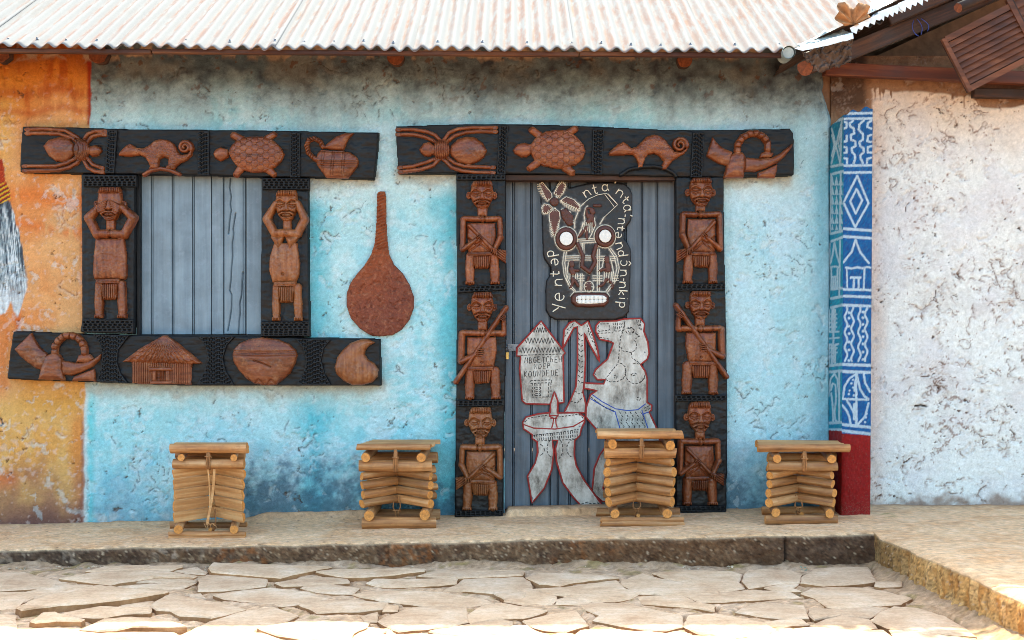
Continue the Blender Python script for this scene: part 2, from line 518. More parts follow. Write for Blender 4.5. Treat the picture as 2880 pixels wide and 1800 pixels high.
def crack_net(xs, zs, seed, n, region, clusters=14):
    """random flaking cracks: line mask, the bared flake under each line, relief"""
    r_ = np.random.default_rng(seed)
    X, Z = np.meshgrid(xs, zs); line = np.zeros(X.shape); flake = np.zeros(X.shape)
    x0, x1, z0, z1 = region
    cl = [(r_.uniform(x0, x1), r_.uniform(z0, z1)) for _ in range(clusters)]
    for i in range(n):
        if r_.random() < .72: c_ = cl[r_.integers(clusters)]; p = np.array([c_[0] + r_.normal() * .08, c_[1] + r_.normal() * .05])
        else: p = np.array([r_.uniform(x0, x1), r_.uniform(z0, z1)])
        big = r_.random() < .3
        a = r_.choice([0, math.pi]) + r_.normal() * .7; L = r_.uniform(.03, .07) if not big else r_.uniform(.08, .20)
        bend = r_.normal() * .22; pts = [p.copy()]
        for k in range(int(L / .008)):
            a += r_.normal() * .55 + bend * .5
            p = p + .008 * np.array([math.cos(a), math.sin(a)]); pts.append(p.copy())
        P_ = np.array(pts); m = .045
        i0, i1 = np.searchsorted(xs, [P_[:, 0].min() - m, P_[:, 0].max() + m]); j0, j1 = np.searchsorted(zs, [P_[:, 1].min() - m, P_[:, 1].max() + m])
        if i1 - i0 < 3 or j1 - j0 < 3: continue
        XX, ZZ = X[j0:j1, i0:i1], Z[j0:j1, i0:i1]
        d = seg_dist(XX, ZZ, [tuple(q) for q in pts])
        w = r_.uniform(.0022, .0042); br = sstep(-.55, .1, perlin(XX * 70, ZZ * 70, seed + i))
        line[j0:j1, i0:i1] = np.maximum(line[j0:j1, i0:i1], np.exp(-(d / w) ** 2) * br * r_.uniform(.55, 1))
        dn = seg_dist(XX, ZZ + .010, [tuple(q) for q in pts])
        flake[j0:j1, i0:i1] = np.maximum(flake[j0:j1, i0:i1], sstep(.014, .004, dn + .006 * perlin(XX * 90, ZZ * 90, seed + 3)) * r_.uniform(.3, 1))
    return line, flake

def zl(x, y=0):
    """height of the porch top above the paving"""
    return 0.1345 + 0.0216 * np.minimum(x, 2.2)

# ---- painted mud house
mud_house = empty('mud_house', (0, 0, 0), 'long mud house painted sky blue and orange under a rusty corrugated roof', 'house')
xs = nonuni((-4.4, -2.96, .03), (-2.96, 1.815, .0058))
zs = nonuni((0.0, 2.86, .0058))
X, Z = np.meshgrid(xs, zs)
PX, PY = 1440 + X * 500, 900 - (Z - 1.23) * 500
DX, DY = PX * .84, PY * .84                       # positions on the façade
h, crack, chip, edge, hole, area = plaster(X, Z, 3)
cl_, fk_ = crack_net(xs, zs, 71, 330, (-2.95, 1.8, .16, 2.74), 46)
h = h - .006 * cl_ - .003 * fk_ * (.5 + perlin(X * 60, Z * 60, 93))
nb = fbm(X * 1.3, Z * 0.9, 4, 40); nb2 = fbm(X * 3.5, Z * 2.0, 4, 43); nb3 = fbm(X * 11, Z * 11, 4, 47)
streak = fbm(X * 18, Z * 4, 3, 51); brush = fbm(X * 9 + Z * 9, Z * 30 - X * 12, 3, 53)
blue = np.zeros(X.shape + (3,)) + lina(176, 214, 218)
blue = mixc(blue, sstep(-.1, .55, nb + .5 * nb2) * .65, lina(136, 200, 208))
blue = mixc(blue, sstep(.0, .6, nb2 + .5 * brush) * .55, lina(204, 222, 226))
blue = mixc(blue, sstep(.05, .6, fbm(X * 5, Z * 5, 4, 57)) * .4, lina(128, 198, 212))
blue = mixc(blue, sstep(.15, .5, nb3) * .45, lina(200, 220, 222))
# turquoise bands along the frames, whiter field right of the door
near = np.minimum(np.abs(DX - 1068) + np.clip(470 - DY, 0, 900), np.abs(DX - 745) + np.clip(500 - DY, 0, 900))
blue = mixc(blue, sstep(60, 5, near + 25 * nb2) * .7, lina(62, 176, 192))
rf = sstep(1700, 1740, DX) * sstep(1180, 950, DY)
blue = mixc(blue, rf * (.55 + .4 * nb2), lina(192, 220, 230))
blue = mixc(blue, sstep(1905, 1945, DX + 8 * nb3) * sstep(300, 420, DY) * .5, lina(110, 176, 196))
# smoke and damp under the eaves, with the roof's shade painted in
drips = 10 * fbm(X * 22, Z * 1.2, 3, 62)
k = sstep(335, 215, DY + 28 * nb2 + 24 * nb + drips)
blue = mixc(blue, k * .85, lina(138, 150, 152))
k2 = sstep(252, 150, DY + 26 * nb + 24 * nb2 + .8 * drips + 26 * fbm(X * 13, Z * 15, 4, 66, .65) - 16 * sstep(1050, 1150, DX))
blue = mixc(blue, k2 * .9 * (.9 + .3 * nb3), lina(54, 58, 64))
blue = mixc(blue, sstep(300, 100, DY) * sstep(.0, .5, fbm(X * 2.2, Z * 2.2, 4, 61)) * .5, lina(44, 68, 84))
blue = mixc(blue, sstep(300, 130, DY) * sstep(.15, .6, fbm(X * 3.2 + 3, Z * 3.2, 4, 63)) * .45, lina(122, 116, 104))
# splash stain and dark blue paint at the foot
foot = sstep(0, 1, 0) * 0 + np.where(DX < 420, 1075, np.where(DX < 1000, 1085, np.where(DX < 1700, 1120, 1010)))
foot_n = 34 * fbm(X * 17, Z * 17, 4, 64, .65)
fs = sstep(-10, 130, DY - foot + 60 * nb2 + 40 * nb + foot_n)
blue = mixc(blue, fs * .55, lina(100, 160, 184))
dk = sstep(15, 110, DY - np.where(DX < 560, 1150, np.where(DX < 860, 1085, np.where(DX < 1100, 1085, 1110))) + 50 * nb2 + 25 * nb3 + 1.3 * foot_n)
blue = mixc(blue, dk * np.where(DX < 560, .3, .68), lina(54, 80, 100))
blue = mixc(blue, sstep(1210, 1235, DY + 14 * nb3) * sstep(-.1, .4, nb3) * .6, lina(196, 194, 190))
# rot-brown drip under the boards
for (bx0, bx1, by) in ((200, 905, 912), (735, 890, 424), (1712, 1868, 420), (938, 1085, 412)):
    dd = DY - by
    k = sstep(bx0 - 12, bx0 + 4, DX) * sstep(bx1 + 12, bx1 - 4, DX) * sstep(34, 4, dd + 16 * nb3 + 12 * nb2) * sstep(-30, -6, dd)
    blue = mixc(blue, k * .75, lina(140, 116, 84))
    blue = mixc(blue, k * sstep(.1, .4, nb3) * .6, lina(70, 54, 40))
    k = sstep(bx0 - 40, bx0, DX) * sstep(bx1 + 40, bx1, DX) * sstep(75, 20, dd + 20 * nb3) * sstep(-30, 5, dd)
    blue = mixc(blue, k * .45, lina(206, 214, 208))
# orange panel at the left
org = np.zeros(X.shape + (3,)) + lina(220, 172, 120)
org = mixc(org, sstep(-.1, .5, nb + .6 * nb2) * .6, lina(226, 140, 72))
org = mixc(org, sstep(.0, .5, fbm(X * 4 + 5, Z * 4, 4, 67)) * .6, lina(236, 184, 128))
org = mixc(org, sstep(40, -20, DX - 25 + 25 * nb2) * sstep(520, 250, DY) * .8, lina(226, 186, 106))
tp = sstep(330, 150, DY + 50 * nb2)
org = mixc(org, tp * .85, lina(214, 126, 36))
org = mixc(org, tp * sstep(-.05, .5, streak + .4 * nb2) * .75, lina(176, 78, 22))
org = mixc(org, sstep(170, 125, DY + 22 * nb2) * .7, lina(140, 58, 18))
for yy, ww, cc, am in ((215, 16, (168, 70, 22), .6), (470, 22, (222, 116, 44), .6), (540, 14, (216, 112, 50), .55), (262, 10, (170, 66, 24), .5)):
    org = mixc(org, np.exp(-((DY - yy + 14 * nb2) / ww) ** 2) * sstep(-.3, .2, streak + nb) * am, lina(*cc))
lo = sstep(905, 960, DY + 20 * nb2)
org = mixc(org, lo * .75, lina(226, 186, 112))
org = mixc(org, lo * sstep(0, .5, nb2 + .4 * streak) * .5, lina(228, 164, 84))
org = mixc(org, sstep(70, 20, np.abs(DY - 925) + 15 * nb2) * sstep(0, 80, DX) * .5, lina(214, 150, 50))
org = mixc(org, sstep(20, 48, DX + 5 * nb3) * sstep(58, 45, DX + 6 * nb3) * sstep(690, 760, DY) * sstep(900, 780, DY) * .8, lina(204, 92, 34))
org = mixc(org, sstep(30, 10, DX + 8 * nb3) * sstep(700, 760, DY) * sstep(960, 900, DY) * .6, lina(206, 112, 48))
org = mixc(org, sstep(150, 190, DX + 14 * nb2) * sstep(950, 1000, DY) * .5, lina(214, 122, 56))
bt = sstep(1085, 1190, DY + 60 * nb2 + 15 * nb3)
org = mixc(org, bt * .75, lina(150, 104, 96))
org = mixc(org, sstep(1150, 1235, DY + 40 * nb2) * .75, lina(86, 58, 70))
org = mixc(org, sstep(40, 0, np.abs(DY - 1130) + 20 * nb2) * sstep(40, 0, DX - 20) * .6, lina(214, 104, 62))
fl = sstep(.34, .6, fbm(X * 30, Z * 30, 3, 71) + .45 * area + .25 * nb2)
org = mixc(org, fl * .42 * sstep(140, 300, DY), lina(226, 206, 200))
org = mixc(org, sstep(188, 196, DX) * sstep(960, 1040, DY) * .7, lina(140, 84, 66))
org = mixc(org, sstep(184, 197, DX) * sstep(880, 480, DY) * sstep(420, 440, DY) * .55, lina(222, 100, 40))
org = mixc(org, sstep(202, 211, DX + 2 * nb3) * sstep(300, 290, DY) * .9, lina(150, 34, 20))
bx = np.where(DY < 305, 214, 200) + 3.0 * fbm(X * 0 + 1, Z * 6, 3, 73) + 1.5 * nb3
org = org * np.array([.86, .80, .74])
isb = sstep(-1.5, 1.5, DX - bx)
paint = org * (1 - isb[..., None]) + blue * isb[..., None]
edge_line = np.exp(-((DX - bx - 3) / 5.0) ** 2) * sstep(900, 960, DY)
paint = mixc(paint, edge_line * .7, lina(216, 208, 200))
paint = mixc(paint, np.exp(-((DX - bx - 14) / 9.0) ** 2) * sstep(910, 960, DY) * .6, lina(84, 196, 204))
# painted horse-hair tassel at the far left
tas = [(-40, 455), (12, 455), (30, 492), (48, 560), (60, 620), (66, 680), (52, 725), (40, 752), (28, 712), (14, 742), (-40, 740)]
sd = poly_sdf(DX, DY, tas) + 3.5 * perlin(X * 60, Z * 8, 77)
hair = perlin((DX - DY * .09) * .30, DY * .010, 79) + .6 * perlin((DX - DY * .09) * .8, DY * .03, 80)
hc = np.zeros(X.shape + (3,)) + lina(134, 150, 158)
hc = mixc(hc, sstep(.05, .45, hair), lina(206, 216, 222)); hc = mixc(hc, sstep(-.05, -.4, hair), lina(62, 72, 84))
hc = mixc(hc, sstep(520, 470, DY) * .7, lina(38, 38, 48)); hc = mixc(hc, sstep(640, 720, DY) * .6, lina(216, 220, 222))
paint = paint * (1 - sstep(-2, 2, sd)[..., None]) + hc * sstep(-2, 2, sd)[..., None]
bead = poly_sdf(DX, DY, [(-40, 372), (4, 376), (10, 400), (12, 425), (22, 448), (26, 470), (6, 480), (-40, 486)]) + 2 * perlin(DX * .4, DY * .4, 81)
bc = np.zeros(X.shape + (3,)) + lina(158, 52, 28)
bc = mixc(bc, sstep(.1, .3, np.sin((DY + DX * .6) * .55)) * sstep(425, 440, DY), lina(206, 160, 44))
bc = mixc(bc, sstep(.6, .9, np.sin((DY + DX * .6) * .55 + 2)) * sstep(425, 440, DY), lina(40, 34, 50))
bc = mixc(bc, sstep(.2, .6, perlin(DX * .3, DY * .3, 83)) * sstep(440, 420, DY) * .6, lina(206, 96, 52))
paint = paint * (1 - sstep(-1.5, 1.5, bead)[..., None]) + bc * sstep(-1.5, 1.5, bead)[..., None]
sg = seg_dist(DX, DY, [(-6, 983), (4, 990), (7, 1002), (2, 1006), (-6, 1000)])
paint = mixc(paint, sstep(2.4, 1.2, sg), lina(34, 34, 52))
# wear
mudc = lina(98, 70, 52)
blue_side = isb * sstep(250, 330, DY)
paint = mixc(paint, chip * .35 * sstep(250, 400, DY), lina(206, 218, 220))
paint = mixc(paint, edge * .2, np.where(isb[..., None] > .5, lina(74, 82, 86), lina(170, 104, 52)))
paint = mixc(paint, crack * .3, np.where(isb[..., None] > .5, lina(58, 58, 60), lina(150, 84, 36)))
paint = mixc(paint, fk_ * .42 * sstep(260, 360, DY), lina(208, 222, 224))
paint = mixc(paint, fk_ * .35 * sstep(330, 240, DY) * isb, lina(128, 122, 112))
paint = mixc(paint, cl_ * .82, np.where(isb[..., None] > .5, np.where((DY < 330)[..., None], lina(40, 32, 28), lina(56, 70, 76)), lina(140, 84, 38)))
paint = mixc(paint, hole * .7, mudc)
paint = paint * np.clip(1 + .055 * RNG.standard_normal(X.shape), .8, 1.2)[..., None]
paint = mixc(paint, isb * sstep(320, 150, DY) * sstep(.66, .78, fbm(X * 12, Z * 12, 4, 89, .6)) * .8, lina(88, 58, 42))
paint = mixc(paint, sstep(150, 132, DY + 14 * nb3 + 10 * nb2) * sstep(-.1, .3, nb3), lina(168, 138, 112))
keep = np.ones((len(zs) - 1, len(xs) - 1), bool)
cx, cz = (xs[:-1] + xs[1:]) / 2, (zs[:-1] + zs[1:]) / 2
cpx, cpy = 1440 + cx * 500, 900 - (cz - 1.23) * 500
for (a, b_, c, d) in ((385, 739, 470, 962), (1418, 1900, 460, 1452)):
    keep &= ~((cpx[None, :] > a) & (cpx[None, :] < b_) & (cpy[:, None] > c) & (cpy[:, None] < d))
# ragged right edge next to the pillar
rag = 1.803 + .012 * fbm(Z * 7, Z * 0 + 2, 3, 91) * sstep(300, 240, DY) - .045 * sstep(300, 200, DY)
Xw = np.where(X > 1.70, 1.70 + (X - 1.70) * (rag - 1.70) / (1.815 - 1.70), X)
Yw = -h + 0.03 * np.clip((X - 1.79) / .02, 0, 1)
P = np.stack([Xw, Yw, Z], -1).reshape(-1, 3)
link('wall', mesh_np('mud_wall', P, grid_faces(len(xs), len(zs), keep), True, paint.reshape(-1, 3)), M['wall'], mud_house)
bm = bmesh.new()      # the thickness of the wall behind its face, round the two openings, and the room behind
def wbox(x0, x1, z0, z1): add_box(bm, x0, x1, 0.04, 0.30, z0, z1)
wl, wr, wt, wb = (385 - 1440) / 500, (739 - 1440) / 500, 1.23 + (900 - 470) / 500, 1.23 + (900 - 962) / 500
dl, dr, dt = (1418 - 1440) / 500, (1900 - 1440) / 500, 1.23 + (900 - 460) / 500
wbox(-4.4, wl, 0, 2.86); wbox(wl, wr, 0, wb); wbox(wl, wr, wt, 2.86); wbox(wr, dl, 0, 2.86); wbox(dl, dr, dt, 2.86); wbox(dr, 1.80, 0, 2.86)
add_box(bm, -4.4, 1.78, 4.6, 4.8, 0, 2.86); add_box(bm, -4.6, -4.4, 0.0, 4.8, 0, 2.86); add_box(bm, 1.82, 2.0, .3, 4.6, 0, 2.7)
link('wall_core', bm_mesh('mud_wall_core', bm), M['dirt'] if False else mat_plain('bare_mud', lin(120, 88, 66), .95, 0, .3, 20, .5), mud_house)

# ---- whitewashed house at the right
white_house = empty('whitewashed_house', (2.6, 0.02, 0.16), 'whitewashed mud house with flaking wall behind the patterned pillar', 'house')
xs = nonuni((1.80, 2.97, .0058), (2.97, 4.6, .03)); zs = nonuni((0.0, 2.72, .0058))
X, Z = np.meshgrid(xs, zs)
PX, PY = 1440 + X * 500, 900 - (Z - 1.23) * 500; DX, DY = PX * .84, PY * .84
h, crack, chip, edge, hole, area = plaster(X, Z, 23, 1.0)
cl_, fk_ = crack_net(xs, zs, 72, 190, (1.93, 3.0, .16, 2.5), 20)
h = h - .007 * cl_ - .004 * fk_ * (.5 + perlin(X * 60, Z * 60, 93))
n2 = fbm(X * 3, Z * 3, 4, 110); n3 = fbm(X * 12, Z * 12, 4, 113)
c = np.zeros(X.shape + (3,)) + lina(210, 210, 206)
c = mixc(c, sstep(-.2, .6, n2) * .5, lina(194, 188, 190))
c = mixc(c, sstep(420, 215, DY + 40 * n2) * .75, lina(206, 178, 152))
gs = sstep(.05, .55, fbm(X * 2.4, Z * 2.4, 4, 117) + .4 * n3 - .1) * sstep(1150, 900, DY)
c = mixc(c, gs * .22, lina(160, 150, 144))
c = mixc(c, sstep(2110, 2062, DX + 14 * n2) * .5, lina(196, 158, 134))
line = 210 + 12 * np.sin(DX * .009) + np.where(DX > 2290, 34 * sstep(2290, 2330, DX), 0) + 8 * fbm(X * 5, Z * 0, 2, 121)
drip = np.maximum(0, perlin(X * 55, X * 0 + .5, 123)) ** 2 * 95 * sstep(0, .4, perlin(X * 6, X * 0 + .2, 125) + .2)
bare = sstep(3, -3, DY - line - drip) + sstep(2066, 2058, DX + 4 * n3) * sstep(330, 300, DY + 10 * n3)
c = mixc(c, np.clip(bare, 0, 1), lina(134, 100, 76))
c = mixc(c, np.clip(bare, 0, 1) * sstep(0, .4, n3) * .6, lina(104, 72, 54))
c = mixc(c, sstep(2058, 2040, DX + 6 * n3) * sstep(275, 240, DY + 12 * n3) * .8, lina(52, 36, 28))
c = mixc(c, chip * .25, lina(186, 178, 174)); c = mixc(c, edge * .35, lina(128, 88, 64))
c = mixc(c, fk_ * .55 * sstep(-.4, .4, perlin(X * 70, Z * 70, 95)), lina(160, 138, 126)); c = mixc(c, crack * .5, lina(104, 72, 54)); c = mixc(c, cl_ * .9, lina(88, 54, 36)); c = mixc(c, hole * .9, lina(72, 44, 30))
c = c * np.clip(1 + .05 * RNG.standard_normal(X.shape), .8, 1.2)[..., None]
gr_ = sstep(.0, .55, fbm(X * 7, Z * 7, 4, 127, .65) + .5 * area)
c = mixc(c, gr_ * sstep(-.1, .6, fbm(X * 60, Z * 60, 3, 129)) * .36 * sstep(1150, 500, DY), lina(158, 138, 128)); c = mixc(c, sstep(.72, .95, fbm(X * 30, Z * 30, 4, 128, .65) + .5 * area) * .7, lina(118, 84, 66))
c = mixc(c, sstep(1165, 1200, DY + 22 * n3 + 12 * n2) * .8, lina(126, 98, 80))
sp = sstep(3.2, 1.5, seg_dist(DX, DY, [(2166, 960), (2180, 958), (2192, 961)]))
c = mixc(c, sp * .95, lina(40, 24, 16)); h = h - .012 * sp - .004 * np.clip(bare, 0, 1)
P = np.stack([X - 2.6, -h, Z - 0.16], -1).reshape(-1, 3)
link('wall', mesh_np('white_wall', P, grid_faces(len(xs), len(zs)), True, c.reshape(-1, 3)), M['white_wall'], white_house)
bm = bmesh.new(); R = Vector((2.6, .02, .16))
add_box(bm, 1.8, 4.6, .05, .30, 0, 2.72); add_box(bm, 4.4, 4.6, .3, 4.3, 0, 3.0)
GB = [(1.95, .2), (1.95, 2.72), (3.52, 3.46), (4.38, 3.05), (4.38, .2)]
add_prism(bm, GB, 4.34, 4.44)
add_prism(bm, [(1.99, 2.4), (1.99, 2.74), (3.52, 3.44), (4.36, 3.02), (4.36, 2.4)], .62, .66)
bmesh.ops.translate(bm, verts=bm.verts, vec=-R)
link('wall_core', bm_mesh('white_wall_core', bm), bpy.data.materials['bare_mud'], white_house)

# ---- porch: the long ledge and the arm that comes forward at the right
def ledge_noise(x, y):
    return .006 * fbm(x * 2, y * 2, 3, 131) + .003 * fbm(x * 10, y * 10, 3, 133) + .010 * np.exp(-np.clip(-y - .02, 0, 9) / .03) + .035 * np.exp(-np.clip(-y - .02, 0, 9) / .06) * sstep(-1.52, -1.35, x) * sstep(-.70, -.85, x) * (1 - sstep(-.06, -.02, x) * sstep(.94, .90, x)) + .034 * sstep(-.075, -.055, y) * sstep(-.04, -.02, x) * sstep(.92, .90, x)

def top_paint(x, y):
    n = fbm(x * 2.5, y * 4, 4, 141); k = fbm(x * 14, y * 20, 4, 143); g = fbm(x * 50, y * 50, 3, 145)
    c = np.zeros(x.shape + (3,)) + lina(216, 172, 130)
    c = mixc(c, sstep(-.1, .5, n) * .6, lina(200, 148, 102)); c = mixc(c, sstep(0, .5, k) * .4, lina(224, 190, 156))
    c = mixc(c, sstep(.25, .6, g) * .3, lina(160, 126, 96))
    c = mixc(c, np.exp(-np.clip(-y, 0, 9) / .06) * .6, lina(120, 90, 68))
    c = c * np.clip(1 + .07 * RNG.standard_normal(x.shape), .7, 1.3)[..., None]; c = mixc(c, (RNG.random(x.shape) < .004) * .7, lina(70, 50, 36))
    c = mixc(c, sstep(.30, .5, fbm(x * 7 + 3, y * 12, 3, 147)) * sstep(.7, .3, np.hypot((x - 2.02) / .28, (y + .28) / .12)) * .9, lina(128, 116, 42))
    return c

def face_paint(x, d, n_, right=False):
    """d = metres below the top edge"""
    k = fbm(x * 9, d * 9, 4, 151 + n_); g = fbm(x * 42, d * 42, 3, 153 + n_); l = fbm(x * 2.2, d * 3, 3, 155 + n_)
    if right:
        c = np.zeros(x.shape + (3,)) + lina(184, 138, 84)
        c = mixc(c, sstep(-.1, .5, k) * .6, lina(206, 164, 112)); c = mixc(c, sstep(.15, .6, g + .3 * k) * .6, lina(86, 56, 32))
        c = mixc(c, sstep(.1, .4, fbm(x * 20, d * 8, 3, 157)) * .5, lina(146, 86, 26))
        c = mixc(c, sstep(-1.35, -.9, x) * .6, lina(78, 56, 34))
    else:
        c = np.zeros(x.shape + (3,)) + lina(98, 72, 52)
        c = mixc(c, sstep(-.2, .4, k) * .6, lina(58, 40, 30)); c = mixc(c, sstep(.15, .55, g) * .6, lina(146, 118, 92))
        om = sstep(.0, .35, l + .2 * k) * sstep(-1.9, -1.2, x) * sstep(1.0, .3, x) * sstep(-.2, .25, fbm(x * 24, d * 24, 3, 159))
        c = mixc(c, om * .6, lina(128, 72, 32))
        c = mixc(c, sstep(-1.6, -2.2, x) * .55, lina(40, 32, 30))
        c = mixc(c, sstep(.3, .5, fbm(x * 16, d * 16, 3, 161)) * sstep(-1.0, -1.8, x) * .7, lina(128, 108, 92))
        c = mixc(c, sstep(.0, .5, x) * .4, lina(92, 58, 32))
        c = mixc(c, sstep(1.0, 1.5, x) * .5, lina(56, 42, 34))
    rn = RNG.standard_normal(x.shape); c = c * np.clip(1 + .18 * rn, .5, 1.5)[..., None]; c = mixc(c, (RNG.random(x.shape) < .018) * .7, lina(176, 150, 124)); c = mixc(c, (RNG.random(x.shape) < .04) * .6, lina(30, 20, 14))
    c = mixc(c, np.exp(-(d / .007) ** 2) * .8, lina(176, 150, 122))
    return c

def front_y(x): return -.735 - .012 * x + .014 * fbm(x * 3, x * 0, 3, 165) + .006 * fbm(x * 17, x * 0 + 3, 2, 167)

xs = nonuni((-4.4, -2.96, .04), (-2.96, 1.82, .0105)); nt_, nf_ = 78, 30
X = np.repeat(xs[None, :], nt_ + nf_, 0); T = np.linspace(0, 1, nt_)
fy = front_y(xs)[None, :]
Yt = .04 + (fy - .04) * T[:, None]; Zt = zl(X[:nt_]) + ledge_noise(X[:nt_], Yt)
rnd = sstep(.045, 0, Yt - fy); Zt = Zt - .006 * rnd ** 3
dep = np.linspace(.004, .24, nf_)[:, None] + 0 * fy
Zf = zl(X[nt_:]) - .006 + ledge_noise(X[nt_:], fy + 0 * dep) - dep
rough = .012 * fbm(X[nt_:] * 12, dep * 12, 4, 171) + .005 * fbm(X[nt_:] * 50, dep * 50, 3, 173)
joint = np.exp(-((X[nt_:] - 1.36) / .006) ** 2) + .4 * np.exp(-((X[nt_:] + .62) / .005) ** 2) + .4 * np.exp(-((X[nt_:] + 1.77) / .005) ** 2)
Yf = fy + 0 * dep - rough * sstep(0, .03, dep) - .008 * sstep(0, .02, dep) + .03 * joint * sstep(.01, .03, dep) - .05 * sstep(.10, .22, dep) * sstep(-1.2, -2.4, X[nt_:])
Y = np.vstack([Yt, Yf]); Zz = np.vstack([Zt, Zf])
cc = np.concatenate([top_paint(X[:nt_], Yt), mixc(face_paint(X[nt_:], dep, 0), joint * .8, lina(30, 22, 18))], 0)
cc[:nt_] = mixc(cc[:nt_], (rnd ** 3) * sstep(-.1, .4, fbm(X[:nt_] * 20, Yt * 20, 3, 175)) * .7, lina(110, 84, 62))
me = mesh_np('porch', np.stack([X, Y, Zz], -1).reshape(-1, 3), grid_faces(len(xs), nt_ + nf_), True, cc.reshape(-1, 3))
porch = link('porch', me, M['ledge']); porch['kind'] = 'structure'

ys = nonuni((-4.4, -2.3, .04), (-2.3, .06, .0105)); nt2 = 90
edge_x = 1.80 + np.clip(-.75 - ys, 0, 9) * .095 + .014 * fbm(ys * 3, ys * 0 + 8, 3, 181) * sstep(-.75, -.95, ys) + .006 * fbm(ys * 16, ys * 0, 2, 183) * sstep(-.75, -.95, ys)
prof = np.concatenate([np.linspace(1, .45, 20, endpoint=False), np.linspace(.45, 0, nt2 - 20)])
Xt = edge_x[None, :] + (4.6 - edge_x[None, :]) * prof[:, None]; Y = np.repeat(ys[None, :], nt2 + nf_, 0)
Zt = zl(np.minimum(Xt, 2.0)) + ledge_noise(Xt, Y[:nt2]); fr = sstep(-.72, -.85, Y[:nt2])
rnd = sstep(.045, 0, Xt - edge_x[None, :]) * fr; Zt = Zt - .012 * rnd ** 2
dep = np.linspace(.004, .24, nf_)[:, None] + 0 * ys[None, :]
fr2 = sstep(-.72, -.85, Y[nt2:])
Zf = Zt[-1:] - dep
Xf = edge_x[None, :] - (.010 * fbm(Y[nt2:] * 16, dep * 6, 4, 185) + .005 * fbm(Y[nt2:] * 60, dep * 20, 3, 187) + .006) * sstep(0, .03, dep) * fr2 - .05 * sstep(.12, .22, dep) * fr2
Xa = np.vstack([Xt, Xf]); Za = np.vstack([Zt, Zf])
cc = np.concatenate([top_paint(Xt, Y[:nt2]), face_paint(Y[nt2:], dep, 5, True)], 0)
me = mesh_np('side_porch', np.stack([Xa, Y, Za], -1).reshape(-1, 3), grid_faces(len(ys), nt2 + nf_), True, cc.reshape(-1, 3))
side_porch = link('side_porch', me, M['ledge']); side_porch['kind'] = 'structure'

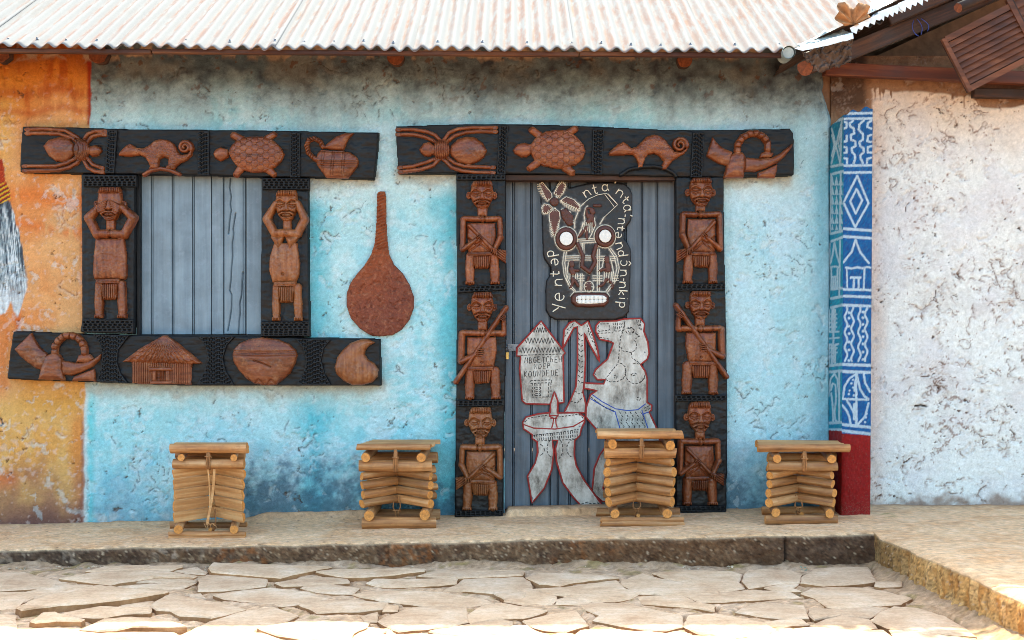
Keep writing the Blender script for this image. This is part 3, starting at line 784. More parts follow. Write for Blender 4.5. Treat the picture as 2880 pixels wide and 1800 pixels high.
# ---- flagstones, each its own slab
O1, O2, O3, O4 = (0, 1560), (720, 1560), (1440, 1560), (2130, 1560)
SZ = 3.2267
STONES = [
 (O1, [(790,155),(930,115),(1100,105),(1365,103),(1300,135),(1180,150),(870,160)], .012),
 (O1, [(1300,142),(1370,108),(1660,103),(1650,115),(1530,152),(1440,150)], .012),
 (O1, [(545,225),(880,165),(1200,148),(1470,150),(1780,195),(1760,208),(1400,210),(1150,250),(1010,275),(900,268),(720,245)], .012),
 (O1, [(160,490),(300,420),(560,350),(900,285),(1200,320),(1530,350),(1480,362),(1180,410),(870,445),(540,470),(330,490),(200,515)], .028),
 (O1, [(1050,295),(1180,285),(1500,255),(1770,255),(1640,310),(1500,315),(1230,305)], 0),
 (O1, [(1815,220),(1870,180),(2100,195),(2420,225),(2400,285),(2200,310),(1950,325),(1810,325)], .010),
 (O1, [(1900,125),(1925,88),(2450,95),(3013,112),(2750,160),(2540,212),(2420,205),(2000,175),(1930,165)], .018),
 (O1, [(1380,455),(1540,368),(1640,385),(2000,440),(2220,500),(1910,575),(1800,560),(1640,560),(1560,520),(1430,510),(1385,480)], .016),
 (O1, [(275,615),(400,535),(480,535),(750,600),(745,610),(520,605),(330,625)], .024),
 (O1, [(560,540),(900,480),(1370,492),(1365,530),(1130,545),(960,575),(760,575),(620,560)], .018),
 (O1, [(740,680),(950,585),(1200,570),(1500,600),(1680,665),(1520,665),(1200,660),(1060,685),(900,690)], .016),
 (O1, [(-60,705),(180,688),(500,675),(860,695),(1000,710),(1600,705),(1620,735),(1500,810),(-60,830)], .004),
 (O1, [(-60,165),(200,160),(420,215),(600,260),(570,300),(300,305),(-60,330)], .006),
 (O1, [(-60,345),(200,345),(340,315),(600,270),(860,275),(620,325),(300,400),(190,440),(140,490),(-60,500)], .004),
 (O1, [(-60,530),(130,545),(140,685),(-60,695)], .004),
 (O1, [(1940,370),(2100,340),(2450,305),(2800,340),(2960,395),(2730,440),(2560,460),(2323,430),(2050,400)], .006),
 (O1, [(1640,735),(1900,612),(2220,515),(2500,485),(2700,550),(2560,615),(2350,660),(2280,710),(2200,800),(1700,820)], .006),
 (O2, [(20,675),(300,626),(620,605),(1025,622),(1000,660),(870,715),(860,800),(440,775),(200,740)], .016),
 (O2, [(395,450),(560,425),(900,410),(1190,440),(1150,490),(950,505),(680,515),(560,525),(500,490)], .010),
 (O2, [(180,255),(430,210),(640,205),(830,220),(850,250),(600,265),(430,275),(250,285)], .008),
 (O2, [(410,298),(440,285),(700,272),(930,302),(870,355),(720,350),(560,340)], .004),
 (O2, [(550,155),(700,140),(1100,133),(1540,140),(1530,155),(1250,185),(1040,205),(830,210),(680,185)], .014),
 (O2, [(1015,250),(1060,222),(1400,225),(1830,220),(1810,262),(1500,285),(1180,290),(1100,280)], .010),
 (O2, [(1470,195),(1640,145),(1900,138),(2430,155),(2420,190),(2250,198),(1900,210),(1800,215),(1600,203)], .012),
 (O2, [(880,365),(1050,340),(1300,330),(1680,340),(2100,410),(2150,430),(1930,462),(1500,455),(1150,420),(950,385)], .006),
 (O2, [(1700,328),(1840,262),(1890,218),(2100,208),(2420,202),(2480,240),(2500,310),(2440,400),(2300,420),(2160,350),(1900,325)], .006),
 (O2, [(1110,595),(1230,540),(1420,475),(1640,465),(1905,480),(1920,610),(1800,640),(1550,670),(1300,690),(1180,640)], .007),
 (O2, [(1925,600),(1935,530),(2060,460),(2230,432),(2420,470),(2640,505),(2500,555),(2420,578),(2250,575),(2050,600),(1960,620)], .008),
 (O3, [(100,600),(330,545),(575,505),(680,640),(600,660),(460,700),(300,680),(170,640)], .007),
 (O3, [(630,455),(760,430),(1000,440),(1250,490),(1530,550),(1540,650),(1400,685),(1200,675),(1000,640),(740,590),(800,545),(660,490)], .008),
 (O3, [(130,215),(250,175),(450,168),(700,180),(960,210),(700,235),(500,265),(440,288),(260,270)], .012),
 (O3, [(190,312),(450,298),(700,262),(960,232),(1000,290),(1150,355),(1060,400),(920,425),(700,425),(480,370),(350,355)], .006),
 (O3, [(-60,330),(190,328),(390,375),(395,410),(350,450),(160,455),(-60,425)], .005),
 (O3, [(420,405),(500,378),(620,395),(720,430),(620,455),(400,450)], .004),
 (O3, [(990,265),(1005,230),(1180,170),(1330,215),(1550,250),(1900,305),(1850,355),(1600,370),(1300,350),(1150,350)], .005),
 (O3, [(1280,168),(1560,148),(2000,155),(2080,180),(2050,240),(2100,300),(1900,335),(1620,255),(1400,212)], .007),
 (O4, [(-120,250),(-110,180),(-70,150),(60,140),(300,150),(395,180),(380,255),(200,260),(60,283),(-70,308)], .012),
 (O4, [(400,258),(412,210),(520,145),(700,125),(1000,122),(1060,230),(1065,245),(800,275),(600,282)], .014),
 (O4, [(400,345),(500,298),(750,290),(1000,302),(1150,330),(1390,395),(1290,450),(1000,463),(750,490),(640,470),(530,390)], .008),
 (O4, [(1075,290),(1080,255),(1310,255),(1300,285),(1120,300)], .014),
 (O4, [(475,497),(800,496),(1080,474),(1150,492),(1010,570),(760,550),(520,588),(475,540)], .003),
 (O4, [(1035,590),(1120,522),(1250,465),(1440,480),(1700,560),(1900,680),(1980,740),(1800,725),(1500,690),(1180,660)], .010),
 (O4, [(-190,520),(-100,470),(0,443),(425,457),(435,520),(465,573),(200,575),(0,555)], .005),
 (O3, [(1120,388),(1300,368),(1550,368),(1660,430),(1830,465),(1830,515),(1620,478),(1350,453),(1210,448)], .004),
 (O3, [(1580,375),(1850,362),(2150,318),(2540,342),(2630,385),(2300,402),(1850,428),(1700,433)], .004),
 (O3, [(1600,555),(1850,538),(2050,575),(2300,622),(2380,680),(2300,735),(1900,738),(1700,705),(1560,650)], .007),
 (O3, [(580,715),(620,682),(900,677),(1300,702),(1400,770),(1390,830),(590,830)], .006),
 (O3, [(330,742),(420,714),(552,717),(545,830),(330,830)], .005),
 (O3, [(0,642),(120,642),(200,690),(325,722),(318,830),(0,830)], .005),
 (O4, [(490,645),(620,587),(760,557),(1010,582),(1080,655),(930,690),(700,665)], .006),
 (O4, [(30,620),(200,588),(400,583),(460,630),(250,643),(100,643)], .006),
 (O4, [(130,752),(240,684),(500,654),(700,670),(930,694),(1150,692),(1300,820),(140,830)], .004),
 (O4, [(1200,682),(1480,702),(1820,748),(2030,810),(1320,830)], .003),
 (O2, [(1090,800),(1250,728),(1450,714),(1700,732),(1890,775),(1800,830),(1100,830)], .006),
 (O2, [(870,732),(1020,658),(1190,682),(1100,740),(1000,790),(880,820)], .004),
 (O2, [(1570,692),(1950,630),(2240,595),(2320,600),(2320,780),(2200,800),(1900,745),(1650,712)], .005),
 (O2, [(960,560),(1098,522),(1090,605),(1000,605)], .003),
 (O2, [(1152,485),(1190,450),(1290,462),(1280,512),(1160,512)], .003),
 (O1, [(1690,362),(1820,352),(1870,405),(1760,385)], .004),
 (O1, [(950,455),(1150,422),(1400,402),(1370,475),(1180,478)], .002),
 (O1, [(1130,260),(1400,218),(1780,222),(1785,245),(1400,252)], .0),
 (O1, [(1580,150),(1780,115),(1880,160),(1860,178),(1700,165)], .004),
 (O4, [(60,300),(200,268),(370,270),(300,300),(380,330),(200,330)], .004),
]
def grow(P, d):
    P = np.array(P); n = len(P); A = sum(P[i][0] * P[(i + 1) % n][1] - P[(i + 1) % n][0] * P[i][1] for i in range(n)); sg = 1 if A > 0 else -1
    out = []
    for i in range(n):
        t = P[(i + 1) % n] - P[i - 1]; t = t / max(np.hypot(*t), 1e-6); out.append((P[i][0] + sg * t[1] * d, P[i][1] - sg * t[0] * d))
    return out
def make_stone(pts, top, seed):
    rnd_ = random.Random(seed)
    cx = sum(p[0] for p in pts) / len(pts); cy = sum(p[1] for p in pts) / len(pts)
    P = resample(pts, .034, closed=True)
    n = len(P)
    area2 = sum(P[i][0] * P[(i + 1) % n][1] - P[(i + 1) % n][0] * P[i][1] for i in range(n))
    if area2 < 0: P = P[::-1]
    P = P + np.array([[rnd_.uniform(-.003, .003), rnd_.uniform(-.004, .004)] for _ in range(n)])
    tx, ty = rnd_.uniform(-.012, .012), rnd_.uniform(-.012, .012)
    bm = bmesh.new()
    rings = []
    for s, dz in ((-.003, -.05), (.0, -.007), (.005, -.0025), (.016, -.0004), (.045, .0008)):
        ring = []
        for i in range(n):
            v = np.array([cx, cy]) - P[i]; L = np.hypot(*v)
            q_ = P[i] + v / max(L, 1e-6) * min(s, L * .5) * (1 + .4 * rnd_.random())
            z = top + dz + tx * (q_[0] - cx) + ty * (q_[1] - cy) + rnd_.uniform(-.0014, .0014) * (dz > -.04)
            ring.append(bm.verts.new((q_[0] - cx, q_[1] - cy, z)))
        rings.append(ring)
    for a, b_ in zip(rings[:-1], rings[1:]):
        for i in range(n):
            f = bm.faces.new((a[i], a[(i + 1) % n], b_[(i + 1) % n], b_[i]))
            f.material_index = 1 if a is rings[0] else 0
    bm.faces.new(rings[-1])
    me = bm_mesh('paving_stone', bm)
    me.materials.append(M['stone']); me.materials.append(M['stone_edge'])
    return me, (cx, cy, 0)

paving = bpy.data.objects.new('paving', None); COL.objects.link(paving); paving['kind'] = 'structure'
STONE_POLY = []
for i, (o, pts, top) in enumerate(STONES):
    pp = grow([G(*p, top * .8) for p in zz(o, SZ, pts)], .007)
    STONE_POLY.append(pp)
    me, c = make_stone(pp, (top if top >= .012 else top * .65) + .004, 100 + i)
    link('paving_stone', me, None, paving, c)
# the paving goes on out of the frame on three sides
rnd_ = random.Random(3)
for j in range(5):
    for i in range(13):
        x0, y0 = -3.5 + i * .44 + (j % 2) * .2, -2.25 - j * .30
        if x0 + .4 > 1.95 - (y0 + .75) * .095: continue
        pp = [(x0 + dx * .4 + rnd_.uniform(-.05, .05), y0 + dy * .26 + rnd_.uniform(-.03, .03)) for dx, dy in ((0, 0), (.5, -.06), (1, 0), (1.05, .5), (1, 1), (.5, 1.05), (0, 1), (-.05, .5))]
        me, c = make_stone(pp, rnd_.uniform(.002, .010), 900 + i + j * 20)
        link('paving_stone', me, None, paving, c)
for j in range(4):
    for i in range(3):
        x0, y0 = -4.35 + i * .47, -2.05 + j * .30
        pp = [(x0 + dx * .4 + rnd_.uniform(-.05, .05), y0 + dy * .26 + rnd_.uniform(-.03, .03)) for dx, dy in ((0, 0), (.5, -.06), (1, 0), (1.05, .5), (1, 1), (.5, 1.05), (0, 1), (-.05, .5))]
        me, c = make_stone(pp, rnd_.uniform(.002, .010), 1900 + i + j * 20)
        if x0 < -3.35: link('paving_stone', me, None, paving, c)

# ---- earth under the flags
xs = nonuni((-90, -12, 8), (-12, -3.3, .6), (-3.3, 2.3, .016), (2.3, 12, .6), (12, 90, 8))
ys = nonuni((-90, -14, 8), (-14, -3.4, .5), (-3.4, -2.3, .05), (-2.3, -.6, .014), (-.6, 6, .8), (6, 60, 9))
X, Y = np.meshgrid(xs, ys)
inn = sstep(3.4, 3.0, np.abs(X + .5) * 1.0) * sstep(-3.2, -2.6, Y)
fd = np.maximum(0, front_y(np.clip(X, -3, 1.8)) - Y)
sdp = np.maximum(0, 1.80 + np.clip(-.75 - Y, 0, 9) * .095 - X)
Zg = .000 + (.006 * fbm(X * 6, Y * 6, 3, 191) + .003 * fbm(X * 30, Y * 30, 3, 193)) * inn + .035 * np.exp(-fd / .05) * sstep(-.9, .6, fbm(X * 4, Y * 4, 2, 195)) * inn + .04 * np.exp(-sdp / .06) * inn
jx = (np.abs(xs + .5) < 2.9); jy = (ys > -2.35) & (ys < -.6)
gap = np.zeros(X.shape)
for pp in STONE_POLY:
    P_ = np.array(pp); i0, i1 = np.searchsorted(xs, [P_[:, 0].min() - .03, P_[:, 0].max() + .03]); j0, j1 = np.searchsorted(ys, [P_[:, 1].min() - .03, P_[:, 1].max() + .03])
    if i1 > i0 and j1 > j0:
        d_ = poly_sdf(X[j0:j1, i0:i1], Y[j0:j1, i0:i1], pp)
        gap[j0:j1, i0:i1] = np.maximum(gap[j0:j1, i0:i1], np.exp(-((d_ + .004) / .011) ** 2))
gap *= sstep(-.35, .25, fbm(X * 5, Y * 5, 3, 203))
Zg = Zg - .020 * gap
Zg = np.where((Y > -.5), -.05, Zg)
k = fbm(X * 7, Y * 7, 4, 197); g = fbm(X * 40, Y * 40, 3, 199)
c = np.zeros(X.shape + (3,)) + lina(192, 155, 122)
c = mixc(c, sstep(-.2, .5, k) * .6, lina(206, 174, 146)); c = mixc(c, sstep(.1, .6, g) * .5, lina(146, 106, 70))
c = mixc(c, gap * .5, lina(110, 78, 50))
c = mixc(c, sstep(-3.0, -4.0, Y), lina(132, 88, 60))  # unseen ground out front, darkened to cut bounce light on the walls
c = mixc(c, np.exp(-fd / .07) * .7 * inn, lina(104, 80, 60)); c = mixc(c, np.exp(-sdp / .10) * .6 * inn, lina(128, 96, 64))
c = mixc(c, sstep(.35, .55, fbm(X * 9, Y * 9, 3, 201)) * inn * .55, lina(120, 100, 44))
c *= np.clip(1 + .12 * RNG.standard_normal(X.shape), .6, 1.5)[..., None]
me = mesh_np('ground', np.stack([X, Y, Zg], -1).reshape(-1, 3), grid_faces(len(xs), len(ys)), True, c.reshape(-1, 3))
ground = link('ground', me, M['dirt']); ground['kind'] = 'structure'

# grit lying in the joints and at the foot of the porch
bm = bmesh.new()
def pebble(x, y, z, r):
    vs = [bm.verts.new((x + r * dx * random.uniform(.6, 1.3), y + r * dy * random.uniform(.6, 1.3), z + r * dz * random.uniform(.4, .9))) for dx, dy, dz in ((1,0,0),(-1,0,0),(0,1,0),(0,-1,0),(0,0,1),(0,0,-.6))]
    for a, b_, c in ((0,2,4),(2,1,4),(1,3,4),(3,0,4),(2,0,5),(1,2,5),(3,1,5),(0,3,5)): bm.faces.new((vs[a], vs[b_], vs[c]))
cand = 0
xr, yr = RNG.random(9000) * 5.0 - 2.95, -.78 - RNG.random(9000) ** 1.3 * 1.35
ins = np.zeros(9000, bool)
for pp in STONE_POLY: ins |= poly_sdf(xr, yr, pp) > -.004
keepn = fbm(xr * 3, yr * 3, 3, 211) + .5 * (yr > -.86) + .35 * (xr > 1.72)
for x, y, i_, kk in zip(xr, yr, ins, keepn):
    if i_ or kk < .12 or x > 1.78 + (-.75 - y) * .095: continue
    pebble(x, y, -.010 + .03 * math.exp(-max(0, -.76 - y) / .05), random.choice((.002, .003, .003, .004, .005, .009)))
    cand += 1
    if cand > 1700: break
gr = link('gravel', bm_mesh('gravel', bm), M['pebble']); gr['kind'] = 'stuff'

# ---- corrugated roof of the mud house
RA = math.tan(math.radians(30)); EY = -.45
def eave_z(x): return 2.668 - .0068 * (x + 2.8)
RT = .47                                   # slope of the right-hand roof
VX = 1.489
def valley_y(x): return EY + np.maximum(0, x - VX) * RT / RA
PITCH = .0785
def corr_sheet(x0, x1, y0f, y1, seed, zoff=0.0, per=10):
    n = int(round((x1 - x0) / PITCH * per)) + 1
    xs = np.linspace(x0, x1, n); ts = np.concatenate([[0, .012, .03], np.linspace(.06, 1, 16)])
    X = np.repeat(xs[None, :], len(ts), 0)
    ys_ = y0f(xs); Y = ys_[None, :] + (y1 - ys_[None, :]) * ts[:, None]
    ph = X / PITCH * 2 * np.pi
    amp = .0120 + .003 * fbm(X * 1.7, Y * 1.7, 2, seed)
    wob = .010 * fbm(X * 2.6, Y * 1.3, 3, seed + 1) * np.exp(-(Y - EY) / .5)
    Z = eave_z(X) + (Y - EY) * RA + amp * np.cos(ph) + wob + zoff
    Y = Y + .010 * fbm(X * 2.0, X * 0, 2, seed + 2) * np.exp(-(Y - EY) / .3)
    dust = sstep(-.75, .3, np.cos(ph + 1.9)) * (.85 + .6 * fbm(X * 2.5, Y * 2.5, 3, seed + 3))
    c = np.zeros(X.shape + (3,)) + lina(124, 121, 120)
    c = mixc(c, dust * .95, lina(120, 92, 82))
    c = mixc(c, sstep(.93, 1.0, np.cos(ph + 2.9)) * sstep(0, .5, fbm(X * 5, Y * 2, 3, seed + 4)) * .6, lina(140, 104, 70))
    c = mixc(c, sstep(.2, .6, fbm(X * 3, Y * 3, 4, seed + 5)) * .35, lina(112, 100, 92))
    return mesh_np('roofing_sheet', np.stack([X, Y, Z], -1).reshape(-1, 3), grid_faces(n, len(ts)), True, c.reshape(-1, 3))
bnds = [-4.45, -3.66, -2.88, -2.09, -1.31, -.52, .26, 1.05, 1.835, 2.62, 3.2]
nail_me = None
bm = bmesh.new(); bmesh.ops.create_cone(bm, segments=8, radius1=.010, radius2=.006, depth=.004, cap_ends=True)
bmesh.ops.create_uvsphere(bm, u_segments=6, v_segments=4, radius=.005, matrix=Matrix.Translation((0, 0, .004)))
nail_me = bm_mesh('nail', bm)
for i in range(len(bnds) - 1):
    a, b_ = bnds[i], bnds[i + 1] + PITCH * .9
    if i == len(bnds) - 2: b_ = bnds[i + 1]
    me = corr_sheet(a, b_, valley_y, 2.35, 230 + i * 7, .0025 * (i % 2))
    sh = link('roofing_sheet', me, M['roof'], mud_house)
    sm = sh.modifiers.new('thickness', 'SOLIDIFY'); sm.thickness = .0022; sm.offset = -1
    x = a + PITCH * (1 if i % 2 else 0)
    k0 = math.ceil(x / PITCH)
    for k in range(k0, int(b_ / PITCH) - 0, 3 if i % 2 else 2):
        xx = k * PITCH
        if xx > VX - .02 or xx > b_ - .05: continue
        yy = EY + .062 + random.uniform(-.008, .008)
        nl = link('nail', nail_me, M['steel'], sh, (xx, yy, eave_z(xx) + (yy - EY) * RA + .0125 + .004 * math.sin(k * 2.3)), (math.radians(28), random.uniform(-.3, .3), random.random()))
# back slope, closing the house
bm = bmesh.new()
v = [bm.verts.new(p) for p in ((-4.45, 2.35, 4.27), (2.62, 2.35, 4.27), (2.62, 5.1, 2.75), (-4.45, 5.1, 2.75))]
bm.faces.new(v)
o = link('back_slope', bm_mesh('back_slope', bm), bpy.data.materials['smoked_sheet'], mud_house)
# eave purlin and the ends of the roof poles
bm = bmesh.new()
for i, (a, b_) in enumerate(((-4.4, -1.9), (-1.895, .35), (.355, 1.47))):
    zc = eave_z((a + b_) / 2)
    Mx = Matrix.Translation(((a + b_) / 2, -.405, zc - .015 + .002 * (i - 1))) @ Matrix.Rotation(math.atan(.0068), 4, 'Y')
    add_box(bm, -(b_ - a) / 2, (b_ - a) / 2, -.018, .018, -.013, .010, .003, Mx)
link('purlin', bm_mesh('purlin', bm), M['eave_wood'], mud_house)
for (px, py, r, dx) in ((2, 150, .050, 0), (276, 152, .053, .01), (1112, 160, .046, 0), (1926, 168, .042, 0)):
    p = W(px, py, -.055)
    bm = bmesh.new()
    pts = []
    n = 14
    r0 = [r * (1 + random.uniform(-.08, .08)) for _ in range(n)]
    A = [bm.verts.new((r0[k] * math.cos(2 * math.pi * k / n), random.uniform(-.004, .004), r0[k] * math.sin(2 * math.pi * k / n))) for k in range(n)]
    B = [bm.verts.new((r0[k] * math.cos(2 * math.pi * k / n), .5, r0[k] * math.sin(2 * math.pi * k / n))) for k in range(n)]
    f = bm.faces.new(A); f.material_index = 1
    for k in range(n): bm.faces.new((A[k], A[(k + 1) % n], B[(k + 1) % n], B[k])).smooth = True
    bm.faces.new(B[::-1])
    me = bm_mesh('roof_pole', bm); me.materials.append(M['dark_wood']); me.materials.append(M['end_grain'])
    link('roof_pole', me, None, mud_house, p)

# ---- gable roof of the whitewashed house
WR = Vector((2.6, .02, .16))
def rroof(x, y): return 2.655 + (x - VX) * RT
bm = bmesh.new()
nx, ny = 90, 6
xs = np.linspace(VX - .02, 3.55, nx); ys = np.linspace(-.40, 4.5, 180)
X, Y = np.meshgrid(xs, ys)
Zr = rroof(X, Y) + .006 * np.cos(Y / PITCH * 2 * np.pi) + .008 * fbm(X * 2, Y * 2, 2, 301)
Zr = Zr - .05 * sstep(0, .6, Y - valley_y(X))
me = mesh_np('roofing_sheet', (np.stack([X, Y, Zr], -1) - np.array(WR)).reshape(-1, 3), grid_faces(nx, len(ys)), True, np.zeros((nx * len(ys), 3)) + lina(62, 44, 34))
link('roofing_sheet', me, M['rust_dark'], white_house).modifiers.new('thickness', 'SOLIDIFY').thickness = .003
bm = bmesh.new()
v = [bm.verts.new(Vector(p) - WR) for p in ((3.55, -.4, 3.624), (5.4, -.4, 2.75), (5.4, 4.5, 2.75), (3.55, 4.5, 3.624))]
bm.faces.new(v); link('far_slope', bm_mesh('far_slope', bm), M['rust_dark'], white_house)
# tie beam over the white wall
def beam(name, p0, p1, w, hgt, mat, parent, R, bev=.004):
    p0, p1 = Vector(p0), Vector(p1); L = (p1 - p0).length
    bm = bmesh.new(); add_box(bm, 0, L, -w / 2, w / 2, -hgt / 2, hgt / 2, bev)
    for v in bm.verts: v.co += Vector((random.uniform(-1, 1), random.uniform(-1, 1), random.uniform(-1, 1))) * .0025
    d = (p1 - p0).normalized()
    return link(name, bm_mesh(name, bm), mat, parent, p0 - R, Matrix(((d.x, 0, -d.z), (d.y, 1, 0), (d.z, 0, d.x))).to_euler() if abs(d.y) < .05 else d.to_track_quat('X', 'Z').to_euler())
beam('tie_beam', W(2318, 195, -.06), W(2990, 226, -.06), .07, .070, M['red_wood'], white_house, WR)
beam('tie_beam', W(2735, 262, -.02), W(2990, 268, -.02), .05, .05, M['dark_wood'], white_house, WR)
beam('rafter', W(2300, 182, -.30), W(2960, -85, -.30), .06, .088, M['dark_wood'], white_house, WR)
beam('rafter', W(2500, 60, -.36), W(2960, -136, -.36), .04, .05, M['dark_wood'], white_house, WR)
def pole(name, p0, p1, r, parent, R, mats, n=12, taper=1.0):
    p0, p1 = Vector(p0), Vector(p1)
    bm = bmesh.new(); L = (p1 - p0).length
    rr = [r * (1 + random.uniform(-.1, .1)) for _ in range(n)]
    A = [bm.verts.new((0, rr[k] * math.cos(2 * math.pi * k / n), rr[k] * math.sin(2 * math.pi * k / n))) for k in range(n)]
    B = [bm.verts.new((L, taper * rr[k] * math.cos(2 * math.pi * k / n), taper * rr[k] * math.sin(2 * math.pi * k / n))) for k in range(n)]
    f = bm.faces.new(A[::-1]); f.material_index = 1
    f = bm.faces.new(B); f.material_index = 1
    for k in range(n): bm.faces.new((A[k], A[(k + 1) % n], B[(k + 1) % n], B[k])).smooth = True
    me = bm_mesh(name, bm)
    for m_ in mats: me.materials.append(m_)
    return link(name, me, None, parent, p0 - R, (p1 - p0).to_track_quat('X', 'Z').to_euler())
pole('roof_pole', W(2264, 192, -.46), W(2420, 130, .25), .042, white_house, WR, (M['dark_wood'], M['end_grain']))
pole('roof_pole', W(2694, 22, -.55), W(2880, -60, -.2), .024, white_house, WR, (M['dark_wood'], M['end_grain']))
# serrated flashing along the verge
bm = bmesh.new()
def zig(p0, p1, n, wid, dep, y, seed, th=.003, j=.25):
    r_ = random.Random(seed)
    a, b_ = Vector(W(*p0, y)), Vector(W(*p1, y)); d = (b_ - a); nrm = Vector((d.z, 0, -d.x)).normalized()
    top, bot = [], []
    for i in range(n * 2 + 1):
        p = a + d * (i / (2 * n))
        bot.append(p + nrm * (dep * (1 if i % 2 else .15) * r_.uniform(1 - j, 1 + j)))
    pts = [(p.x, p.z) for p in bot] + [((b_ - nrm * wid).x, (b_ - nrm * wid).z), ((a - nrm * wid).x, (a - nrm * wid).z)]
    add_prism(bm, pts, y, y + th)
zig((2395, 88), (2480, 46), 5, .02, .020, -.47, 1); zig((2474, 48), (2540, 22), 5, .028, .022, -.465, 2); zig((2532, 24), (2660, -30), 8, .03, .026, -.475, 3)
bmesh.ops.translate(bm, verts=bm.verts, vec=-WR)
link('serrated_flashing', bm_mesh('serrated_flashing', bm), M['flash'], white_house)
# bent valley flashing: a bright folded strip over a crumpled dark sheet
def crumple(name, corners, nu, nv, amp, seed, mat, parent, R, th=.002, freq=30):
    U, V = np.meshgrid(np.linspace(0, 1, nu), np.linspace(0, 1, nv))
    c = [np.array(p) for p in corners]
    Pm = ((1 - U) * (1 - V))[..., None] * c[0] + (U * (1 - V))[..., None] * c[1] + (U * V)[..., None] * c[2] + ((1 - U) * V)[..., None] * c[3]
    nz = amp * (np.abs(fbm(Pm[..., 0] * freq, Pm[..., 2] * freq, 3, seed)) * 2 - .7)
    Pm[..., 1] -= nz; Pm[..., 2] += nz * .5
    o = link(name, mesh_np(name, (Pm - np.array(R)).reshape(-1, 3), grid_faces(nu, nv), True), mat, parent)
    o.modifiers.new('thickness', 'SOLIDIFY').thickness = th
    return o
crumple('valley_flashing', [W(2236, 137, -.52), W(2398, 92, -.5), W(2400, 110, -.53), W(2258, 145, -.55)], 30, 6, .004, 5, M['flash'], white_house, WR, freq=14)
crumple('crumpled_sheet', [W(2255, 146, -.50), W(2400, 106, -.48), W(2392, 178, -.44), W(2290, 204, -.47)], 50, 26, .022, 8, M['paper'], white_house, WR, freq=22)
crumple('crumpled_sheet', [W(2240, 128, -.42), W(2345, 78, -.30), W(2400, 92, -.38), W(2260, 136, -.46)], 30, 14, .010, 12, M['pipe'], white_house, WR, freq=18)
crumple('valley_flashing', [W(2448, 0, -.2), W(2520, -20, -.1), W(2500, 40, -.40), W(2450, 60, -.42)], 24, 14, .02, 15, M['flash'], white_house, WR, freq=14)
# the pipe end at the corner of the eaves
bm = bmesh.new(); p = W(2219, 147, -.49)
add_tube(bm, [p - WR, p - WR + Vector((.02, .2, .02))], [.034, .034], 16, False)
add_tube(bm, [p - WR + Vector((0, .012, 0)), p - WR + Vector((.02, .2, .02))], [.029, .029], 16, True)
link('gutter_pipe', bm_mesh('gutter_pipe', bm), M['pipe'], white_house)
